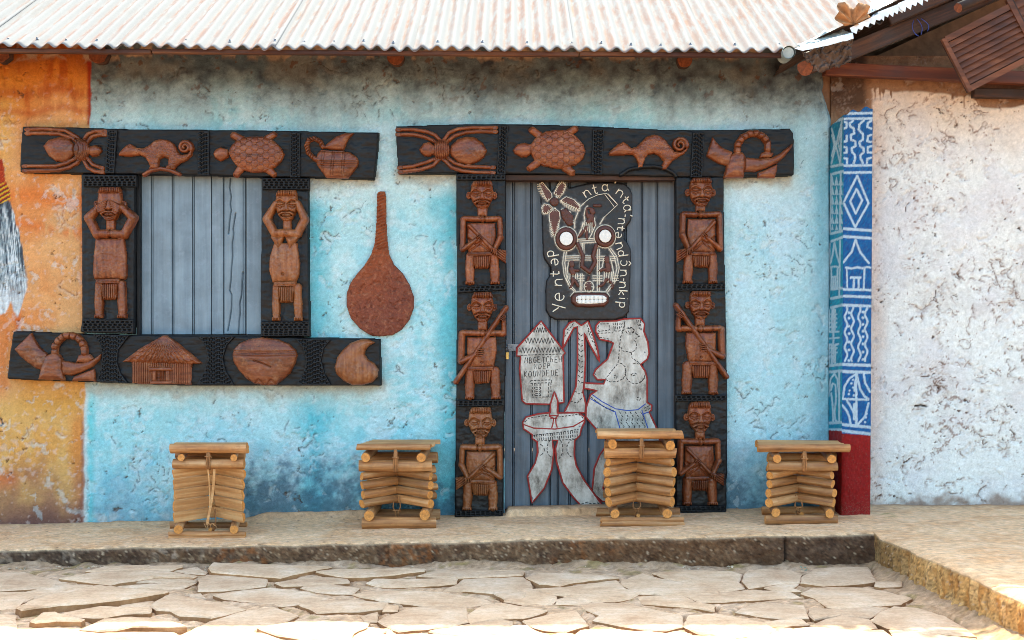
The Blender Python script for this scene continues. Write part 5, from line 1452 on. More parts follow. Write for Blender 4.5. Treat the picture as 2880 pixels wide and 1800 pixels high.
    f.poly(mhd([(292,386),(350,356),(412,364),(470,356),(522,384),(490,418),(458,448),(405,458),(360,448),(325,418)]), .043, 8, .75)
    f.groove(mhd([(335,398),(370,380),(412,378),(450,380),(482,398)]), 1.4, .010); f.groove(mhd([(335,400),(370,414),(412,420),(450,414),(482,400)]), 1.4, .010)
    f.stripes(mhd([(340,398),(412,380),(478,398),(412,424)]), 2.6, .007)
    f.groove(mhd([(330,412),(370,440),(412,446),(455,438),(490,410)]), 1.1, .005)
    # arms
    if kind == 'gun':
        f.caps(pt(mb, 160, 598), pt(mb, 150, 990), 38 * hs * k, 40 * hs * k, .032, .4)
        f.caps(pt(mb, 640, 598), pt(mb, 648, 830), 36 * hs * k, 36 * hs * k, .032, .4)
    elif kind == 'staff':
        m4 = mapper(S4, spec, mirror, k); p4 = lambda x, y: m4([(x, y)])[0]
        f.caps(p4(140, 660), p4(132, 1000), 42 * hs * k, 44 * hs * k, .032, .4)
        f.caps(p4(500, 655), p4(640, 660), 38 * hs * k, 36 * hs * k, .030, .4); f.caps(p4(645, 655), p4(640, 500), 32 * hs * k, 28 * hs * k, .030, .4)
    elif kind == 'eyes':
        tz = lambda *p: zz(SW1[0], SW1[1], p)
        f.caps(*tz((240, 570), (166, 425)), 12, 12, .034, .4); f.caps(*tz((166, 420), (262, 322)), 12.5, 9.5, .036, .4)
        f.caps(*tz((478, 570), (556, 425)), 12, 12, .034, .4); f.caps(*tz((556, 418), (455, 322)), 12.5, 9.5, .036, .4)
        for sgn, cx in ((1, 0), (-1, 0)):
            for i in range(5):
                p0, p1 = (258 + i * 3, 318 + i * 13), (342 - i * 6, 274 + i * 20)
                if sgn < 0: p0, p1 = (716 - 6 - p0[0], p0[1]), (716 - 4 - p1[0], p1[1])
                f.caps(*tz(p0, p1), 4.6, 3.3, .044, .5)
    else:
        tz = lambda *p: zz(SW2[0], SW2[1], p)
        f.caps(*tz((552, 565), (478, 435)), 11.5, 11.5, .034, .4); f.caps(*tz((478, 430), (560, 292)), 11.5, 8.5, .034, .4)
        f.caps(*tz((745, 565), (812, 435)), 11.5, 11.5, .034, .4); f.caps(*tz((812, 430), (752, 290)), 11.5, 8.5, .034, .4)
    f.facet(.0011, 8, seed)
    body = f.build('carved_figure', parent, y0, mat, root, {'gun': 'carved bearded man with a rifle across his chest', 'staff': 'carved bearded man holding a long staff', 'eyes': 'carved man with both hands over his eyes', 'head': 'carved bare-breasted woman with both hands on her head'}[kind])
    # hair
    hp_ = mhd([(262,166),(275,128),(300,96),(525,94),(540,130),(545,166)])
    h_ = HF(hp_, 4, 1.1); h_.poly(hp_, .040, 8, .6); h_.stripes(hp_, 3.6, .007); h_.build('hair', body, y0, mat, root)
    # belt and loincloth
    bp_ = mb([(213,1045),(550,1036),(554,1082),(217,1092)])
    g2 = HF(bp_, 4, 1.1); g2.poly(bp_, .036, 4, .6); g2.groove(mb([(215, 1056), (552, 1046)]), .8, .004); g2.groove(mb([(215, 1080), (552, 1070)]), .8, .004); g2.stripes(mb([(215,1058),(552,1048),(552,1068),(215,1078)]), 2.6, .004)
    g2.build('belt', body, y0, mat, root)
    lp_ = mb([(270,1086),(535,1078),(492,1252),(314,1256)])
    g3 = HF(lp_, 4, 1.1); g3.poly(lp_, .032, 7, .5); g3.stripes(lp_, 4.4, .006); g3.build('loincloth', body, y0, mat, root)
    # what the figure holds, and the hands on it
    if kind == 'gun':
        w_ = HF(mb([(190, 640), (730, 1190)]), 6, 1.2)
        w_.caps(pt(mb, 236, 690), pt(mb, 530, 985), 30 * hs * k, 34 * hs * k, .040, .4)
        st = mb([(560,985),(725,1015),(720,1182),(585,1090)]); w_.poly(st, .034, 6, .5); w_.stripes(st, 4.2, .006, (.95 if mirror else math.pi - .95) if True else 0)
        w_.facet(.001, 8, 2); w_.build('gun', body, y0, mat, root)
        ar = HF(mb([(100, 770), (470, 1060)]), 8, 1.2); ar2 = HF(mb([(480, 790), (710, 1120)]), 8, 1.2)
        ar.caps(pt(mb, 152, 1000), pt(mb, 330, 872), 38 * hs * k, 30 * hs * k, .040, .4)
        ar2.caps(pt(mb, 650, 838), pt(mb, 572, 1000), 40 * hs * k, 32 * hs * k, .042, .4)
        for i in range(4):
            ar.caps(pt(mb, 330 + i * 22, 862 + i * 10 - 20), pt(mb, 372 + i * 15, 808 + i * 18), 11 * hs, 9.5 * hs, .050, .6)
            ar2.caps(pt(mb, 545 + i * 16, 985 + i * 6), pt(mb, 528 + i * 24, 1040 + i * 16), 10.5 * hs, 9 * hs, .052, .6)
        for q_ in (ar, ar2): q_.facet(.001, 8, 3); q_.build('forearm', body, y0, mat, root)
    elif kind == 'staff':
        w_ = HF(m4([(55, 300), (695, 1290)]), 6, 1.2)
        edge_ = 62 if not mirror else 75
        w_.caps(p4(edge_ + 6, 1262), p4(672, 335), 34 * hs * k, 34 * hs * k, .042, .4); w_.facet(.0014, 12, 4); w_.build('staff', body, y0, mat, root)
        ar = HF(m4([(80, 830), (440, 1070)]), 8, 1.2); ar2 = HF(m4([(570, 400), (690, 520)]), 8, 1.2)
        ar.caps(p4(134, 1005), p4(330, 905), 42 * hs * k, 32 * hs * k, .042, .4)
        for i in range(4):
            ar.caps(p4(330, 858 + i * 26), p4(402 - i * 4, 848 + i * 26), 12 * hs, 10 * hs, .054, .6)
            ar2.caps(p4(592 + i * 14, 470 - i * 16), p4(642 + i * 6, 502 - i * 18), 11 * hs, 10 * hs, .054, .6)
        ar.facet(.001, 8, 3); ar.build('forearm', body, y0, mat, root)
        ar2.facet(.001, 8, 3); ar2.build('hand', body, y0, mat, root)
    return body

def jamb(label, outline, blocks, y_face=-.05, dash=True):
    t, R = bore(label, outline, 'carved boards framing the window and the door')
    board('board', outline, y_face, .05, R, t, M['black_v'], random.randint(1, 90), math.pi / 2)
    for i, q_ in enumerate(blocks):
        f = HF(q_, 4, 1.1); f.poly(q_, .016, 4, .7); f.dashes(q_, 11, 5.6, .008, 0, 7 + i); f.facet(.0008, 9, i)
        f.build('block', t, y_face, M['black'], R)
    return t, R

z1 = lambda p: zz((200, 480), 3.15, p); z2 = lambda p: zz((600, 480), 3.15, p)
z3 = lambda p: zz((1270, 490), 4.725, p); z4 = lambda p: zz((1270, 790), 4.447, p); z5 = lambda p: zz((1270, 1120), 4.447, p)
z6 = lambda p: zz((1880, 490), 4.725, p); z7 = lambda p: zz((1880, 790), 4.447, p); z8 = lambda p: zz((1880, 1110), 4.447, p)
t, R = jamb('black post left of the window carved with a figure covering its eyes', z1([(115, 38), (588, 42), (585, 700), (578, 1445), (106, 1430), (122, 1300), (120, 700)]),
            [z1([(113, 36), (588, 42), (588, 148), (116, 146)]), z1([(108, 1312), (562, 1318), (560, 1442), (104, 1430)])])
figure(t, R, SW1, 'eyes', M['carve_v'], k=.93, head_k=1.06, eyes_covered=True, seed=3)
t, R = jamb('black post right of the window carved with a woman holding her head', z2([(440, 68), (858, 70), (852, 600), (862, 1468), (430, 1470), (436, 800)]),
            [z2([(438, 68), (858, 70), (856, 174), (440, 172)]), z2([(430, 1336), (850, 1332), (865, 1466), (430, 1470)])])
figure(t, R, SW2, 'head', M['carve_lit'], k=.88, head_k=.98, seed=5)
t, R = jamb('black post left of the door carved with three figures, one above another', z3([(64, 0), (716, 0), (722, 900)]) + z4([(683, 600)]) + z5([(658, 400), (645, 1465), (40, 1480), (50, 700)]) + z4([(60, 1280), (72, 300)]),
            [z3([(64, 2), (714, 4), (713, 86), (64, 84)]), z4([(76, 78), (684, 32), (684, 116), (76, 153)]), z5([(58, 22), (660, 6), (660, 94), (58, 108)]), z5([(44, 1396), (646, 1390), (646, 1466), (40, 1480)])])
figure(t, R, S3, 'gun', M['carve_v'], seed=7)
figure(t, R, S4, 'staff', M['carve_v'], k=1.04, head_k=.98, seed=9)
figure(t, R, S5, 'gun', M['carve_lit'], mirror=True, k=1.03, head_k=1.04, seed=11)
t, R = jamb('black post right of the door carved with three figures, standing behind a bamboo stool', z6([(80, 46), (716, 46), (735, 1440)]) + z7([(712, 700), (718, 1430)]) + z8([(718, 700), (712, 1470), (75, 1480), (76, 700)]) + z7([(76, 700)]),
            [z7([(84, 36), (706, 34), (706, 116), (84, 131)]), z7([(75, 1424), (719, 1424), (719, 1500), (75, 1506)]), z8([(76, 1386), (713, 1380), (713, 1468), (76, 1478)])])
figure(t, R, S6, 'gun', M['carve_v'], mirror=True, seed=13)
figure(t, R, S7, 'staff', M['carve_v'], mirror=True, k=1.06, head_k=.97, seed=15)
figure(t, R, S8, 'gun', M['carve_v'], k=1.02, head_k=1.02, seed=17)

# ------------------------------------------------------------------ earth relief of a gourd between window and door
z9 = lambda p: zz((600, 480), 3.15, p)
gpts = z9([(1452,215),(1462,190),(1492,182),(1522,188),(1530,230),(1532,420),(1540,600),(1558,740),(1600,830),(1680,910),(1740,1010),(1778,1120),(1776,1220),(1740,1320),(1670,1410),(1590,1458),(1470,1468),(1400,1462),(1300,1400),(1220,1310),(1180,1190),(1182,1090),(1215,1000),(1270,920),(1340,840),(1400,740),(1432,640),(1446,450)])
p = W(1068, 945, 0)
t = empty('earth_gourd', (p.x, 0, p.z), 'rough red earth relief of a long-necked gourd on the blue wall', 'relief'); R = Vector((p.x, 0, p.z))
f = HF(gpts, 6, 1.5); f.poly(gpts, .034, 46, .45)
nk = z9([(1440,180),(1545,180),(1560,720),(1420,700)])
f.within(nk, lambda X, Y, d: .006 * np.sin((Y + X * .45) / 9.2 * 2 * np.pi) * sstep(0, 6, d))
f.within(gpts, lambda X, Y, d: .0035 * fbm(X / 7, Y / 7, 4, 3) + .004 * fbm(X / 40, Y / 40, 3, 5) - .006 * sstep(.30, .36, fbm(X / 24, Y / 24, 3, 7)))
f.within(z9([(1400,900),(1470,880),(1530,900),(1500,1080),(1470,1130),(1425,1090)]), lambda X, Y, d: .006 * sstep(0, 3, d))
o = f.build('gourd', t, -.004, M['mud'], R, skirt=.02, gain=1.0)
me = o.data; n = len(me.vertices); co = np.zeros(n * 3, dtype=np.float32); me.vertices.foreach_get('co', co); co = co.reshape(-1, 3)
k = fbm(co[:, 0] * 14, co[:, 2] * 14, 4, 9); k2 = fbm(co[:, 0] * 5, co[:, 2] * 5, 3, 13)
cc = np.zeros((n, 3)) + lina(146, 76, 46); cc = mixc(cc, sstep(-.2, .5, k) * .6, lina(166, 92, 56)); cc = mixc(cc, sstep(.55, .1, co[:, 2] - co[:, 0] * .8 + .12 * k2) * .65, lina(112, 66, 58)); cc = mixc(cc, sstep(.25, .5, fbm(co[:, 0] * 40, co[:, 2] * 40, 3, 15)) * .4, lina(170, 112, 84))
at = me.color_attributes.new('paint', 'FLOAT_COLOR', 'POINT'); c4 = np.ones((n, 4), dtype=np.float32); c4[:, :3] = cc; at.data.foreach_set('color', c4.ravel())
# ================================================================== shutter, door, mask, sheet-metal figures, pillar
YDW = .030
YD = .030                                   # face of the planks
def plank(px0, px1, py0, py1, y, parent, R, mat, beads='r', crack=None, seed=1):
    """one tongue-and-groove board with a bead along its edge"""
    d = CAM_D + y; s = d / FPX
    x0, x1 = (px0 - 1440) * s, (px1 - 1440) * s
    z0, z1_ = CAM_Z + (900 - py1) * s, CAM_Z + (900 - py0) * s
    if crack:
        f = HF([(px0, py0), (px1, py1)], 0, 1.3)
        q_ = [(px0 + .8, py0), (px1 - .8, py0), (px1 - .8, py1), (px0 + .8, py1)]
        f.poly(q_, .020, 2.0, .8)
        if 'l' in beads: f.groove([(px0 + 5, py0), (px0 + 5, py1)], .9, .007)
        if 'r' in beads: f.groove([(px1 - 5, py0), (px1 - 5, py1)], .9, .007)
        for cr in crack: f.groove([tuple(p) for p in cr], 1.0, .016)
        f.within(q_, lambda X, Y, dd: .0005 * fbm(X / 6, Y / 60, 3, seed))
        return f.build('plank', parent, y + .020, mat, R, skirt=0, gain=1.0)
    bw = 5 * s; g = 1.1 * s
    prof = [(x0 + .0016, .005), (x0 + .003, .0)]
    if 'l' in beads: prof = [(x0 + .001, .003), (x0 + bw * .5, -.0005), (x0 + bw - g, .004), (x0 + bw, .014), (x0 + bw + g, .001)]
    prof += [(x0 + (x1 - x0) * t, random.uniform(-.0006, .0006)) for t in (.3, .5, .7)]
    if 'r' in beads: prof += [(x1 - bw - g, .001), (x1 - bw, .014), (x1 - bw + g, .004), (x1 - bw * .5, -.0005), (x1 - .0016, .004)]
    else: prof += [(x1 - .002, 0), (x1 - .001, .004)]
    bm = bmesh.new(); n = len(prof)
    fr = [[bm.verts.new((p[0], y + p[1], z)) for p in prof] for z in (z0, z1_)]
    bk = [[bm.verts.new((x, y + .022, z)) for x in (x0 + .001, x1 - .001)] for z in (z0, z1_)]
    for i in range(n - 1): bm.faces.new((fr[0][i], fr[0][i + 1], fr[1][i + 1], fr[1][i]))
    bm.faces.new((bk[0][0], fr[0][0], fr[1][0], bk[1][0])); bm.faces.new((fr[0][-1], bk[0][1], bk[1][1], fr[1][-1]))
    bm.faces.new((bk[0][1], bk[0][0], bk[1][0], bk[1][1]))
    bm.faces.new(fr[1] + [bk[1][1], bk[1][0]]); bm.faces.new([bk[0][0], bk[0][1]] + fr[0][::-1])
    bmesh.ops.translate(bm, verts=bm.verts, vec=-R)
    return link('plank', bm_mesh('plank', bm), mat, parent)

p = W(565, 941, YD)
R = Vector((p.x, YD, p.z)); t = empty('window_shutter', R, 'closed window shutter of grey-blue planks, cracked on the right', 'window')
zc = lambda p: zz((600, 480), 3.15, p)
cr1 = zc([(160,70),(152,150),(165,230),(158,300),(165,350),(155,420),(142,560)]); cr2 = zc([(205,380),(190,470),(182,520),(188,560),(176,640),(178,760),(168,860),(162,980),(152,1060),(170,1100),(168,1220),(152,1330),(135,1420)])
cr3 = zc([(268,900),(262,1000),(258,1100),(240,1180),(245,1260),(235,1340),(230,1440)])
cr4 = z1([(1240, 60), (1236, 240), (1244, 420), (1230, 700), (1226, 1000), (1216, 1440)])
planks = [(391, 430, 'r', None), (430, 489, 'r', None), (489, 541, '', None), (541.5, 594, 'l', None), (595, 633, 'r', [[(x, y) for x, y in cr4]] and None), (633, 692, 'r', [cr1, cr2, cr3]), (692, 740, '', None)]
for i, (x0, x1, bd, ck) in enumerate(planks):
    plank(x0, x1, 485, 940, YD + .0015 * (i % 3), t, R, M['shutter'], bd, ck, i + 3)
bm = bmesh.new()
s = (CAM_D - .02) / FPX
for (x0, x1, y0, y1, yy) in ((383, 391, 484, 962, -.010), (388, 740, 941.5, 946, -.004)):
    add_box(bm, (x0 - 1440) * s, (x1 - 1440) * s, yy, .06, CAM_Z + (900 - y1) * s, CAM_Z + (900 - y0) * s, .001)
bmesh.ops.translate(bm, verts=bm.verts, vec=-R); link('frame', bm_mesh('frame', bm), M['black_v'], t)

YD = .070                                   # the door stands deeper than the shutter
p = W(1655, 1424, YD)
R = Vector((p.x, YD, p.z)); DR = R; t = empty('door', R, 'slate-blue plank door hung with a black mask and painted metal figures', 'door')
edges = [1419, 1446, 1497, 1549, 1572, 1604, 1657, 1710, 1762, 1808, 1850, 1899]
for i in range(len(edges) - 1):
    plank(edges[i], edges[i + 1], 500, 1432 - random.uniform(0, 2), YD + .0012 * (i % 3), t, R, M['door'], 'r' if i < 10 else '', None, i)
bm = bmesh.new(); s = (CAM_D - .03) / FPX
add_box(bm, (1421 - 1440) * s, (1899 - 1440) * s, -.035, .09, CAM_Z + (900 - 507) * s, CAM_Z + (900 - 492) * s, .002)
bmesh.ops.translate(bm, verts=bm.verts, vec=-R); link('header_trim', bm_mesh('header_trim', bm), M['dark_wood'], t)
bm = bmesh.new(); s = (CAM_D + YD) / FPX
K_ = lambda p: zz((1420, 880), 2.7, p)
hx = lambda x: (x - 1440) * s; hz = lambda y: CAM_Z + (900 - y) * s
add_box(bm, hx(1427), hx(1462), YD - .006, YD - .001, hz(987), hz(967), .001)
for x in (1438, 1452): bmesh.ops.create_uvsphere(bm, u_segments=8, v_segments=5, radius=.0035, matrix=Matrix.Translation((hx(x), YD - .006, hz(977))))
add_tube(bm, [(hx(1428), YD - .006, hz(972)), (hx(1424), YD - .025, hz(974)), (hx(1424), YD - .025, hz(984)), (hx(1428), YD - .006, hz(984))], .0035, 6)
bmesh.ops.translate(bm, verts=bm.verts, vec=-R); link('hasp', bm_mesh('hasp', bm), M['steel'], t)
# padlock
p = Vector((hx(1427), YD - .045, hz(1010)))
t2 = empty('padlock', p, 'small brass padlock hanging from the steel hasp of the door', 'padlock')
bm = bmesh.new(); add_box(bm, -.0085, .0085, -.007, .007, 0, .042, .002); link('lock_body', bm_mesh('lock_body', bm), M['brass'], t2)
bm = bmesh.new(); add_tube(bm, [(-.006, 0, .040), (-.006, 0, .062), (-.003, 0, .070), (.003, 0, .070), (.006, 0, .062), (.006, 0, .040)], .0026, 8); link('shackle', bm_mesh('shackle', bm), M['steel'], t2)

# ------------------------------------------------------------------ lettering by hand
def arc(cx, cy, rx, ry, a0, a1, n=10):
    return [(cx + rx * math.cos(math.radians(a0 + (a1 - a0) * i / n)), cy + ry * math.sin(math.radians(a0 + (a1 - a0) * i / n))) for i in range(n + 1)]
FONT = {
 'n': [[(0,1),(.05,0)], [(.02,.6),(.25,.95),(.55,1),(.78,.8),(.82,.4),(.9,0)]],
 't': [[(.42,1.5),(.4,.3),(.52,.02),(.85,.08)], [(.02,1),(.85,1.02)]],
 'a': [arc(.42,.5,.4,.5,40,400), [(.82,1.02),(.8,.35),(.98,0)]],
 "'": [[(.5,1.5),(.3,1.15)]],
 'e': [[(.05,.5),(.88,.55)] + arc(.45,.5,.43,.5,8,300)],
 'ə': [[(.92,.5),(.06,.45)] + arc(.5,.5,.43,.5,188,480)],
 'd': [arc(.4,.48,.38,.48,30,390), [(.8,1.7),(.8,0)]],
 'ɔ': [arc(.35,.5,.5,.5,130,-130)],
 'k': [[(.05,1.65),(.05,0)], [(.75,1),(.1,.45),(.8,0)]],
 'i': [[(.5,1),(.5,0)], [(.46,1.42),(.54,1.44)]],
 'p': [[(.08,1),(.08,-.75)], arc(.45,.5,.4,.5,170,-170)],
 'y': [[(.02,1),(.45,.15)], [(.95,1),(.3,-.75)]],
 '^': [[(.1,1.25),(.45,1.6),(.8,1.25)]],
 '-': [[(.1,.5),(.6,.5)]],
 'M': [[(0,0),(.15,1.4),(.45,.5),(.8,1.4),(.95,0)]], 'B': [[(.08,0),(.08,1.4)], [(.08,1.4),(.6,1.3),(.62,.9),(.1,.75),(.75,.6),(.78,.15),(.08,0)]],
 'G': [arc(.5,.7,.45,.7,50,330), [(.9,.35),(.92,.65),(.55,.65)]], 'E': [[(.8,1.4),(.08,1.4),(.08,0),(.85,0)], [(.08,.72),(.65,.72)]],
 'T': [[(0,1.4),(1,1.4)], [(.5,1.4),(.5,0)]], 'C': [arc(.5,.7,.45,.7,50,310)], 'h': [[(.08,1.5),(.08,0)], [(.08,.5),(.4,.85),(.7,.6),(.75,0)]],
 'H': [[(.08,1.4),(.08,0)], [(.85,1.4),(.85,0)], [(.08,.7),(.85,.7)]], 'N': [[(.05,0),(.05,1.4),(.85,0),(.85,1.4)]],
 'D': [[(.08,0),(.08,1.4),(.6,1.25),(.85,.7),(.6,.12),(.08,0)]], 'P': [[(.08,0),(.08,1.4),(.65,1.3),(.7,.85),(.08,.7)]],
 'K': [[(.08,1.4),(.08,0)], [(.75,1.4),(.1,.7),(.8,0)]], 'O': [arc(.45,.7,.42,.68,0,360,14)], 'U': [[(.05,1.4),(.08,.3),(.4,0),(.75,.3),(.78,1.4)]],
}
def glyph(ch, x, y, w, h, ang):
    """strokes of a letter with its baseline's left end at photo-space (x, y); ang turns it clockwise"""
    ca, sa = math.cos(math.radians(ang)), math.sin(math.radians(ang))
    return [[(x + u * w * ca + v * h * sa, y + u * w * sa - v * h * ca) for u, v in st] for st in FONT[ch]]
def world_strokes(polys, y):
    s_ = (CAM_D + y) / FPX
    return [[((p[0] - 1440) * s_, CAM_Z + (900 - p[1]) * s_) for p in pl] for pl in polys]

# ------------------------------------------------------------------ the mask board
Mk = lambda p: zz((1420, 490), 3.6, p)
mo = Mk([(350,88),(380,78),(420,112),(470,185),(500,150),(545,90),(585,72),(625,112),(650,142),(760,112),(900,86),(1050,84),(1200,96),(1265,150),(1288,210),(1285,420),(1268,480),(1228,530),(1195,590),(1202,650),(1240,700),(1270,760),(1275,820),(1255,1390),(1200,1450),(1100,1475),(520,1475),(450,1440),(415,1380),(410,1180),(420,1080),(465,1010),(465,950),(400,860),(385,800),(375,420),(368,350)])
YM = YD - .032
p = W(1655, 900, YM); R = Vector((p.x, YM, p.z))
t = empty('mask_board', R, 'black carved mask board with white eyes, white teeth and hand lettering round its rim', 'carving')
f = HF(mo, 4, 1.3); f.poly(mo, .030, 6, .7); f.facet(.0014, 20, 3); mask_o = f.build('board', t, YM + .030, M['mask_board'], R, skirt=0, gain=1.0)
leaves = [[(350,98),(380,82),(420,130),(470,195),(475,232),(430,275),(390,200)], [(498,195),(540,112),(588,78),(614,120),(590,190),(552,235)], [(562,270),(620,230),(700,260),(762,328),(757,372),(690,330),(600,292)],
          [(372,345),(400,302),(450,312),(480,340),(430,398),(388,400)], [(447,400),(500,347),(550,382),(558,450),(530,560),(500,638),(470,550),(452,470)]]
veins = []
for L in leaves:
    q_ = Mk(L); g = HF(q_, 4, 1.1); g.poly(q_, .008, 5, .5); g.build('palm_leaf', t, YM, M['mask_brown'], R)
spines = [((350,95),(440,270)), ((590,80),(525,238)), ((762,345),(565,275)), ((375,360),(485,345)), ((500,635),(505,350))]
for (p0, p1), L in zip(spines, leaves):
    p0, p1 = np.array(p0, float), np.array(p1, float); d = p1 - p0; ln = np.hypot(*d); d /= ln; n_ = np.array([-d[1], d[0]])
    for tt in np.arange(.06, 1.0, 19 / ln):
        c0 = p0 + d * ln * tt; wd = 46 * math.sin(math.pi * min(1, tt * .8 + .15))
        for sg in (-1, 1): veins.append([tuple(c0 + d * 8 + n_ * sg * 4), tuple(c0 - d * wd * .45 + n_ * sg * wd)])
    veins.append([tuple(x) for x in resample([*[tuple(p) for p in L]], 30, closed=True)] + [L[0]])
g = HF(Mk([(455, 235), (545, 325)]), 4, 1.1); g.ell(Mk([(500, 280)])[0], 45 / 3.6, 45 / 3.6, .012, .4); g.facet(.003, 2.2, 2); g.build('palm_nut', t, YM, M['mask_brown'], R)
cl = [(560,362),(620,342),(690,420),(692,510),(640,530),(580,450)]
g = HF(Mk(cl), 4, 1.1); g.poly(Mk(cl), .012, 8, .4); g.facet(.002, 4, 2); g.build('nut_cluster', t, YM, M['mask_brown'], R)
for r_ in range(6):
    for c0 in range(4):
        cx, cy = 585 + c0 * 28 + r_ * 9, 370 + r_ * 28 + (c0 % 2) * 14 - c0 * 2
        if poly_sdf(np.array([[float(cx)]]), np.array([[float(cy)]]), cl)[0, 0] > 4: veins.append(arc(cx, cy, 15, 17, 200, 340, 5))
for (cx, cy, r0, r1) in ((620, 655, 105, 66), (1012, 630, 100, 62)):
    c0 = Mk([(cx, cy)])[0]
    g = HF([(c0[0] - 30, c0[1] - 30), (c0[0] + 30, c0[1] + 30)], 3, 1.1); g.ell(c0, r0 / 3.6, r0 * 1.1 / 3.6, .022, .5); g.ring(c0, r1 * 1.08 / 3.6, r1 * 1.08 / 3.6, 1.2, .004)
    e = g.build('eye', t, YM, M['mask_brown'], R)
    g = HF([(c0[0] - 20, c0[1] - 20), (c0[0] + 20, c0[1] + 20)], 3, 1.0); g.ell(c0, r1 / 3.6, r1 * 1.05 / 3.6, .025, .93); g.build('eye_white', e, YM, M['chalk'], R)
g = HF(Mk([(720, 690), (950, 1010)]), 6, 1.1); g.tube(Mk([(738,708),(790,830),(778,930),(855,990),(915,890),(892,830),(925,720)]), 5.8, .016, .4); g.build('nose', t, YM, M['mask_brown'], R)
mp_ = Mk([(670,1235),(700,1205),(850,1198),(1020,1205),(1048,1235),(1048,1300),(1010,1338),(860,1348),(720,1342),(672,1300)])
g = HF(mp_, 4, 1.1); g.poly(mp_, .022, 7, .4); mo_ = g.build('mouth', t, YM, M['mask_brown'], R)
tp_ = Mk([(715,1245),(740,1228),(860,1224),(1000,1228),(1028,1250),(1025,1285),(995,1306),(860,1316),(745,1312),(715,1290)])
g = HF(tp_, 4, 1.0); g.poly(tp_, .027, 3, .8); g.stripes(tp_, 8.5, .003, 0, .12); g.groove(Mk([(720, 1270), (1022, 1268)]), .8, .003); g.build('teeth', mo_, YM, M['chalk'], R)
# little dancers and the calabash drawn between the eyes and the mouth
def dancer(pts_list):
    allp = [p for a_ in pts_list for p in a_[0]]
    g = HF(Mk(allp), 6, 1.0)
    for pl, r_ in pts_list: g.tube(Mk(pl), r_ / 3.6, .009, .4)
    g.build('dancer_figure', t, YM, M['mask_brown'], R)
dancer([([(880,365),(890,385)], 26), ([(905,318),(965,318)], 16), ([(870,345),(825,345),(830,410)], 12), ([(850,425),(880,430),(850,480)], 26), ([(885,440),(898,520)], 12), ([(825,540),(830,650)], 15), ([(830,530),(775,600),(750,630)], 15)])
dancer([([(675,895),(680,920)], 25), ([(675,965),(690,1000)], 26), ([(690,970),(745,975)], 14), ([(680,1050),(690,1090),(665,1145)], 15), ([(700,1060),(740,1130)], 14)])
dancer([([(1030,850),(1032,880)], 26), ([(1040,920),(1050,970)], 25), ([(1010,960),(960,975)], 16), ([(1060,930),(1060,980),(1020,985)], 11), ([(1040,1060),(1090,1110),(1085,1150)], 15), ([(1030,1060),(990,1120),(950,1135)], 15)])
dancer([([(850,1125),(852,1150)], 40), ([(850,1040),(835,1080)], 12)])
for x in (790, 808, 826, 844, 862, 882): veins.append([(x, 490), (x - 14 + (x - 830) * .25, 590)])
for x in (640, 660, 690, 715, 735): veins.append([(x, 1010), (x - 4, 1060)])
for x in (1010, 1030, 1055, 1080, 1095): veins.append([(x, 990), (x - 10, 1090)])
for y in (660, 678, 700): veins.append([(735, y), (905, y - 10)])
for y in (830, 850, 872): veins += [[(612, y), (752, y - 4)], [(800, y - 3), (868, y - 2)], [(925, y), (1010, y + 2)], [(1065, y), (1120, y + 4)]]
for y in (1030, 1055, 1080): veins += [[(745, y), (800, y - 2)], [(890, y - 2), (985, y)], [(1090, y), (1150, y - 2)]]
for x in (770, 786, 800): veins.append([(x, 700), (x, 800)])
for x in (935, 955): veins.append([(x, 760), (x, 1190)])
for x in (765, 782): veins.append([(x, 1010), (x - 4, 1185)])
veins += [[(600,785),(584,900),(600,1030),(650,1130),(702,1190)], [(622,785),(606,900),(622,1030),(670,1130),(720,1190)], [(1070,750),(1130,830),(1157,950),(1130,1070),(1042,1190)], [(1050,750),(1108,840),(1134,950),(1108,1070),(1022,1185)]]
veins += [[(705,545),(708,465),(760,330),(850,250),(940,210),(1030,195),(1140,310),(1000,440),(962,505)], [(1010,205),(1105,330)], [(1045,200),(1135,300)], [(830,1100),(840,1190)], [(870,1100),(862,1190)], [(812,1140),(890,1140)], arc(850, 1140, 48, 56, 0, 360, 16)]
veins += [arc(620, 655, 116, 122, 0, 360, 24), arc(1012, 630, 110, 116, 0, 360, 24), [(720,712),(772,832),(760,936),(852,1008),(932,900),(905,832),(945,722)], [(658,1240),(700,1192),(850,1186),(1030,1192),(1062,1240)]]
veins += [[(840,320),(815,345),(800,420),(810,470),(770,560),(735,640)], [(905,440),(915,520),(880,600),(850,655)], [(650,880),(630,960),(640,1020),(620,1060),(665,1160)], [(1065,850),(1085,920),(1100,1000),(1110,1100)], [(1000,850),(985,940),(935,985)]]
# chalk rubbed into the board round the cut lines
me = mask_o.data; n = len(me.vertices); co = np.zeros(n * 3, dtype=np.float32); me.vertices.foreach_get('co', co); co = co.reshape(-1, 3) + np.array(R)
s_ = (CAM_D + YM) / FPX
mx, my = (1440 + co[:, 0] / s_ - 1420) * 3.6, (900 - (co[:, 2] - CAM_Z) / s_ - 490) * 3.6
dd = np.full(n, 99.0)
for v_ in veins: dd = np.minimum(dd, seg_dist(mx, my, v_))
ns = fbm(mx / 9, my / 9, 3, 501); ns2 = fbm(mx / 40, my / 40, 3, 503)
cc = np.zeros((n, 3)) + lina(24, 22, 26); cc = mixc(cc, sstep(.0, .6, ns2) * .5, lina(44, 42, 48))
inn_ = poly_sdf(mx, my, [(340, 70), (640, 70), (800, 300), (1060, 480), (1170, 900), (1080, 1220), (640, 1220), (560, 800), (360, 420)])
cc = mixc(cc, sstep(13, 2, dd + 5 * ns) * .75 * sstep(-20, 10, inn_), lina(206, 198, 184))
